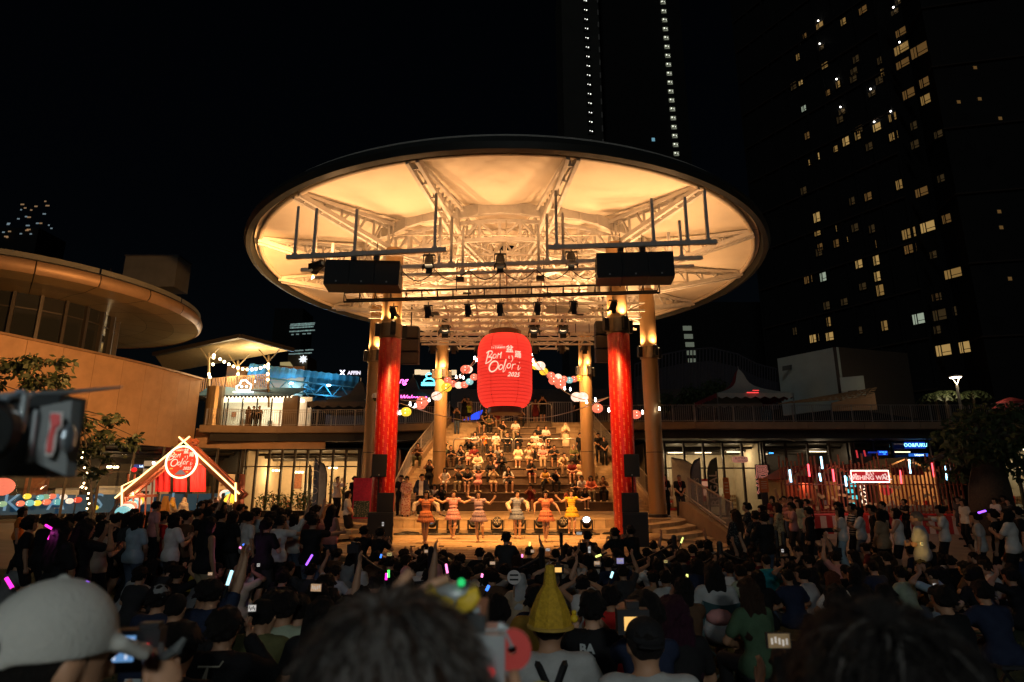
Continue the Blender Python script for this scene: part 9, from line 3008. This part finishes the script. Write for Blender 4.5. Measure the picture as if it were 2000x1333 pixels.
t=thing('picnic_mat','yellow brown picnic mat with white bags at the lower right','mat',atz(1585,1225,.02))
MB().box((0,0,0),(1.5,1.6,.015)).build('mat',mat('mat_ochre',(.20,.13,.04),.8,var=.3,scale=6),t)
for k,(x,y,r)in enumerate(((-.3,.3,.14),(.1,.35,.18),(.4,.3,.12))):tag(MB().ball((0,0,0),r,10,sz=(1.4,.8,.6)).build('plastic_bag',cloth('light grey'),None,t.location+Vector((x,y,.08)),smooth=True),('left','middle','right')[k]+' crumpled white bag on the picnic mat','bag')
p=t.location
tag(MB().lathe([(.035,0),(.035,.16),(.014,.2),(.014,.23)],10).build('water_bottle',glass('bottle',(.7,.8,.8)),None,p+Vector((.45,-.3,.01))),'clear water bottle standing on the picnic mat','bottle')
tag(MB().lathe([(.04,0),(.05,.13)],12).build('drink_cup',glass('cup',(.8,.6,.5)),None,p+Vector((-.15,-.15,.01))),'clear plastic cup standing on the picnic mat','cup')
t=thing('low_table','small wooden folding table with metal legs at the far lower right','table',atz(1875,1300,0))
MB().box((0,0,.42),(.5,.3,.025)).box((.05,-.1,.36),(.45,.06,.02)).build('top',M_wood,t)
for sx in(-.18,.18):MB().tube([(sx,-.1,.41),(sx*.7,-.1,.2),(sx*1.3,-.14,0)],.014,6).build('leg',M_tealm,t)
lp=thing('lamp_post','unseen plaza lamp post added behind the viewers','street lamp',(.9,-4.2,0))
MB().tube([(0,0,0),(0,0,4.4)],[.1,.07],10).build('pole',M_grey,lp)
MB().lathe([(.42,4.6),(.45,4.66),(.42,4.72)],20).build('ring_head',M_bar,lp)
for s_ in(-1,1):MB().tube([(0,0,4.3),(s_*.3,0,4.62)],.03,6).build('arm',M_bar,lp)
MB().lathe([(.36,4.57),(.36,4.585)],20).build('lens',MATS['lamp_lens'],lp)
lamp('POINT',(.9,-4.2,4.45),760,(.92,1.0,.98),.35,name='lamp_post_light')  # out of view; post and light added to light the foreground from behind
# the viewing kerb and the people right in front of the camera
tag(MB().box((0,.6,.13),(5.0,2.0,.26)).build('viewing_step',M_pave),kind='structure')
def strands(M,n,L,mt,parent,name='hair',lo=-.02,grey=None):
 """thin hair ribbons combed from the crown"""
 rr=random.Random(n)
 mb=MB()
 ax,ay,az=.090,.108,.112
 for _ in range(n):
  a=rr.uniform(0,2*PI)
  u=rr.random()**.8
  th=u*1.85
  p=Vector((ax*math.sin(th)*math.cos(a),.014+ay*math.sin(th)*math.sin(a),.028+az*math.cos(th)))
  if p.y<-.04 and p.z<.06:continue
  if p.z<-.075:continue
  nrm=Vector((p.x/ax**2,(p.y-.014)/ay**2,(p.z-.028)/az**2)).normalized()
  dn=(p-Vector((.01,.045,.15)))
  tn=(dn-nrm*dn.dot(nrm)).normalized()
  tn=(tn+Vector((rr.uniform(-.5,.5),rr.uniform(-.5,.5),rr.uniform(-.3,.3)))).normalized()
  l=L*rr.uniform(.6,1.3)
  s_=nrm.cross(tn).normalized()*rr.uniform(.0008,.0018)
  prev=p+nrm*.001
  vs=[]
  for k in range(4):
   f_=k/3
   q=p+tn*l*f_+nrm*(.012*math.sin(PI*f_*.8)+.004*rr.random())-nrm*(l*f_)**2*4.2
   w_=1-f_*.7
   vs+=[q-s_*w_,q+s_*w_]
  mi=1 if(grey and rr.random()<grey)else 0
  mb.add(vs,[(0,1,3,2),(2,3,5,4),(4,5,7,6)],mi)
 mb.xf(M)
 o=mb.build(name,[mt,HM['grey']],parent)
 return tag(o,kind='stuff')
def fg_person(px,py,Y,label,top,bottom,wl,wr,skin=1,rz=PI,sc=1.0,h=.012,**kw):
 p=at(px,py,Y)
 tmp=Pose(**{k:v for k,v in kw.items()if k in('lean','pel','side','ya')})
 ht=tmp.head[2]+.135
 org=Vector((p.x,Y,p.z-ht))
 Ri=Matrix.Rotation(-rz,3,'Z')
 loc=lambda w:tuple(Ri@(Vector(w)-org))
 if wl is not None:kw['wl']=loc(wl)
 if wr is not None:kw['wr']=loc(wr)
 for k in('hdl','hdr','tl','trr','el','er'):
  if k in kw:kw[k]=tuple(Ri@Vector(kw[k]))
 po=Pose(**kw)
 nm='fg'+str(len(POSES))
 POSES[nm]=po
 o=link('person',sdf_mesh('person',make_body(po,h),[SK[skin],M_eye,M_lip]),None,org,rz)
 tag(o,label,'person')
 t_=link('top',sdf_mesh('top',make_top(po,top[0],.015),[cm(top[1])]),o)
 t_=link('trousers',sdf_mesh('trousers',make_bottom(po,'pants',.018),[cm(bottom)]),o)
 t_=link('shoes',part_mesh(nm,'shoes'),o)
 obm(t_,cloth('black'))
 return o,po,org
cam_p=at(262,1268,1.46)
o_,po,org=fg_person(110,1146,1.18,'person in pale grey cap seen from behind at the lower left, holding a small camera',(T,'charcoal'),'black',cam_p+Vector((-.085,-.085,-.10)),cam_p+Vector((.125,-.075,-.105)),skin=1,hdl=(.25,.30,.75),hdr=(-.35,.35,.80),el=(-.6,-.2,-1),er=(.6,-.2,-1),hp=4,tl=(.7,-.5,.1),trr=(-.8,-.5,.2),hy=-28)
h_=link('hair',part_mesh('','hair','cropped'),o_)
h_.matrix_local=po.hM
obm(h_,HM['black'])
f=Field((-.2,-.3,-.1),(.2,.2,.25),.006)
f.ell((0,.014,.035),(.094,.112,.112),.02)
f.carve(lambda X,Y,Z:(.018-.10*np.clip(Y,0,.2)*0)-Z)
f.carve(lambda X,Y,Z:(1-np.sqrt((X/.047)**2+((Z-.02)/.052)**2))*.05*(Y>.04)-(Y<=.04)*1.0)
f.cone((-.05,.105,.022),(.05,.105,.022),.010,.010,.01)
for k in range(11):
 x=(k-5)*.0155
 f.cone((x,-.075,.030),(x*.95,-.165+abs(k-5)**2*.0016,.002),.012,.009,.014)
f.ell((0,.014,.147),(.010,.010,.007),.003)
f.add(lambda X,Y,Z:-.0012*np.exp(-(np.sin(3*np.arctan2(Y-.014,X))/.06)**2)*(Z>.03)*-1)
V,F=f.surface()
c_=link('cap',sdf_mesh('cap',[(V,F,0)],[mat('cap_canvas',(.42,.42,.385),.85,var=.08,scale=14,bump=.3,bscale=120)]),o_)
c_.matrix_local=po.hM
MB().box((.03,.118,.022),(.022,.006,.02)).build('strap_buckle',M_rail,c_)
ct=thing('compact_camera','small black camera with lit blue screen held by the capped person','camera',cam_p,R(8))
MB().box((0,0,0),(.115,.04,.085)).box((.03,0,.048),(.04,.03,.014)).build('body',M_blackp,ct)
MB().box((-.022,-.022,.006),(.062,.004,.052)).build('screen',em('cam_screen_blue',(.12,.28,.55),.9),ct)
mb=MB()
for k in range(7):mb.box((-.045+.008*k,-.0245,.006+.012*math.sin(k*2.3)),(.006,.001,.02))
mb.build('filmed_stage',em('screen_pale',(.6,.7,.9),.9),ct)
MB().ball((.034,-.022,.012),.0045,6).build('record_light',em('rec_red',(1,.03,.03),3),ct)
MB().lathe([(.03,.0),(.032,.05)],14).xf(Matrix.Rotation(-PI/2,4,'X')).build('lens',M_black,ct)
MB().tube([(.058,-.01,.01),(.08,-.05,-.01),(.11,-.06,.01),(.12,-.05,.03)],[.006,.010,.012,.006],6).build('wrist_strap',mat('strap_grey',(.08,.09,.09),.7),ct)
rig=at(900,1262,1.12)
o_,po,org=fg_person(768,1205,.66,'person with tousled greying dark hair seen from behind at the bottom centre',(T,'black'),'black',rig+Vector((-.12,-.06,.03)),rig+Vector((.10,-.10,-.12)),skin=1,hdl=(.5,.4,.3),hdr=(-.2,.6,.4),el=(-.7,-.1,-1),er=(.7,-.1,-1),hp=6)
h_=link('hair_cap',part_mesh('','hair','short'),o_)
h_.matrix_local=po.hM
obm(h_,HM['black'])
strands(po.hM,9000,.055,HM['brown'],o_,grey=.5)  # greying hair; extra grey strands also paint highlights into it
rg=thing('video_camera','blurred grey video camera rig with two yellow bananas on top, bottom centre','video camera',rig)
G3=lambda px,py,Y=1.12:at(px,py,Y)-rig
M_rig=mat('rig_grey',(.30,.33,.34),.45,metal=.3,var=.15)
M_rigd=mat('rig_dark',(.03,.034,.036),.5,var=.15)
MB().tube([G3(846,1163),G3(930,1163)],.021,14).build('microphone',M_rig,rg,smooth=True)
MB().ball(G3(908,1150),.018,12,sz=(1,1,.8)).build('mic_cover',M_rigd,rg,smooth=True)
MB().box((0,.05,-.02),(.085,.16,.15)).build('body',M_rigd,rg)
MB().box(G3(885,1222),(.055,.06,.045)).build('viewfinder',M_rigd,rg)
MB().box(G3(930,1238),(.10,.03,.022)).build('top_handle',M_rig,rg)
MB().box(G3(925,1215),(.022,.022,.05)).build('handle_post',M_rig,rg)
MB().box(G3(955,1290),(.055,.10,.10)).build('side_module',M_rig,rg)
for(px,py,r)in((935,1258,.010),(938,1275,.012),(950,1292,.009),(930,1310,.010)):MB().ball(G3(px,py,1.06),r,10).build('knob',M_rig,rg)
MB().ball(G3(958,1314,1.05),.008,10).build('red_button',em('btn_red',(1,.06,.06),.5),rg)
MB().ball(G3(881,1225,1.08),.008,10,sz=(1.3,.5,1)).build('status_light',em('btn_green',(.35,1,.25),.7),rg)
MB().ball(G3(901,1138,1.1),.007,10).build('top_light',em('btn_green2',(.02,.6,.15),.9),rg)
MB().tube([G3(972,1222),G3(985,1230),G3(994,1248),G3(1000,1262)],.009,8).build('focus_arm',M_rig,rg)
MB().lathe([(.008,-.008),(.033,-.008),(.033,.008),(.008,.008),(.008,-.008)],20,cap=False).xf(Matrix.Translation(G3(1000,1268))@Matrix.Rotation(PI/2,4,'X')).build('focus_wheel',mat('wheel_red',(.6,.07,.06),.4),rg)
MB().tube([G3(775,1185),G3(790,1172),G3(812,1168),G3(832,1178),G3(850,1186)],.008,8).build('cable',M_rig,rg)
for k,pts in enumerate((((838,1152),(836,1168),(845,1182),(862,1188),(886,1188)),((842,1150),(846,1166),(856,1175),(872,1178),(886,1178)),((926,1148),(928,1166),(918,1180),(904,1188),(890,1190)),((922,1152),(918,1168),(910,1176),(900,1178),(892,1178)))):
 b_=thing('banana',('lower left','upper left','lower right','upper right')[k]+' yellow banana hung round the grey microphone','banana',rig,group='bananas on the video camera')
 MB().tube([G3(x,y,1.085)for x,y in pts],[.006,.010,.0115,.010,.005],10).build('banana_body',mat('banana_yellow',(.62,.42,.03),.5,var=.2,scale=30),b_,smooth=True)
 MB().tube([G3(*pts[0],1.085),G3(*pts[0],1.085)+Vector((0,0,.008))],.004,6).build('stem',mat('banana_stem',(.2,.14,.04),.7),b_)
o_,po,org=fg_person(1722,1212,.80,'person with dark hair seen from behind at the lower right',(T,'black'),'black',None,None,skin=1)
h_=link('hair_cap',part_mesh('','hair','bob'),o_)
h_.matrix_local=po.hM
obm(h_,HM['black'])
strands(po.hM,7000,.07,HM['black'],o_,grey=.06)
cc=at(70,850,1.0)
t=thing('cinema_camera','blurred black cinema camera reaching in at the left edge','cinema camera',cc,R(-4))
Q=lambda px,py,Y=1.0:at(px,py,Y)-cc
MB().box((-.035,.03,0),(.13,.06,.135)).build('body',M_rigd,t)
MB().slab([Q(87,795,.95),Q(148,783,.97),Q(137,930,.97),Q(74,903,.95)],(0,.02,0)).build('side_monitor',mat('monitor_grey',(.12,.14,.145),.5,var=.12),t)
mb=MB()
mb.slab([Q(x,y,.945)for x,y in((107,806),(133,806),(131,836),(122,842),(117,878),(111,893),(98,890),(97,872),(104,846))],(0,.002,0))
mb.build('label',mat('label_white',(.62,.60,.58),.6),t)
mb=MB()
stroke(mb,[(0,0)],.01)if False else None
mb.tube([Q(113,812,.943),Q(116,832,.943),Q(109,855,.943),Q(106,884,.943)],.004,6)
mb.tube([Q(122,812,.943),Q(121,834,.943)],.004,6)
mb.tube([Q(112,812,.943),Q(124,812,.943),Q(124,832,.943)],.003,6)
mb.build('label_mark',mat('label_red',(.75,.10,.10),.6),t)
MB().ball(Q(144,858,.95),.014,12,sz=(.6,1,1.6)).build('latch',mat('latch_metal',(.35,.42,.48),.3,metal=.8),t)
MB().lathe([(.05,0),(.055,.02),(.055,.07),(.045,.09),(.04,.07)],24).xf(Matrix.Translation(Q(-12,845,.93))@Matrix.Rotation(PI/2,4,'X')).build('lens',M_black,t)
MB().lathe([(.001,0),(.038,-.004)],20,cap=False).xf(Matrix.Translation(Q(-12,845,.845))@Matrix.Rotation(PI/2,4,'X')).build('front_glass',M_dglass,t)
for(x0,y0,x1,y1,r)in((57,772,45,845,.006),(80,802,66,905,.004),(30,815,22,880,.004)):MB().tube([Q(x0,y0,.94),Q(x1,y1,.94)],r,8).build('rail_rod',mat('rod_metal',(.45,.5,.52),.3,metal=.8),t)
MB().tube([Q(-30,775,.97),Q(60,772,1.0),Q(150,765,1.05),Q(235,757,1.1)],[.006,.006,.004,.002],8).build('antenna',mat('rod_metal',(.45,.5,.52),.3,metal=.8),t)
for k,(x,y)in enumerate(((6,782),(16,780),(40,768),(34,772),(51,768))):MB().ball(Q(x,y,.95),.006,8).build('screw_knob',mat('latch_metal',(.35,.42,.48),.3,metal=.8),t)
MB().box((-.27,.03,-.02),(.36,.04,.05)).build('support_arm',M_rigd,t)
label_people()
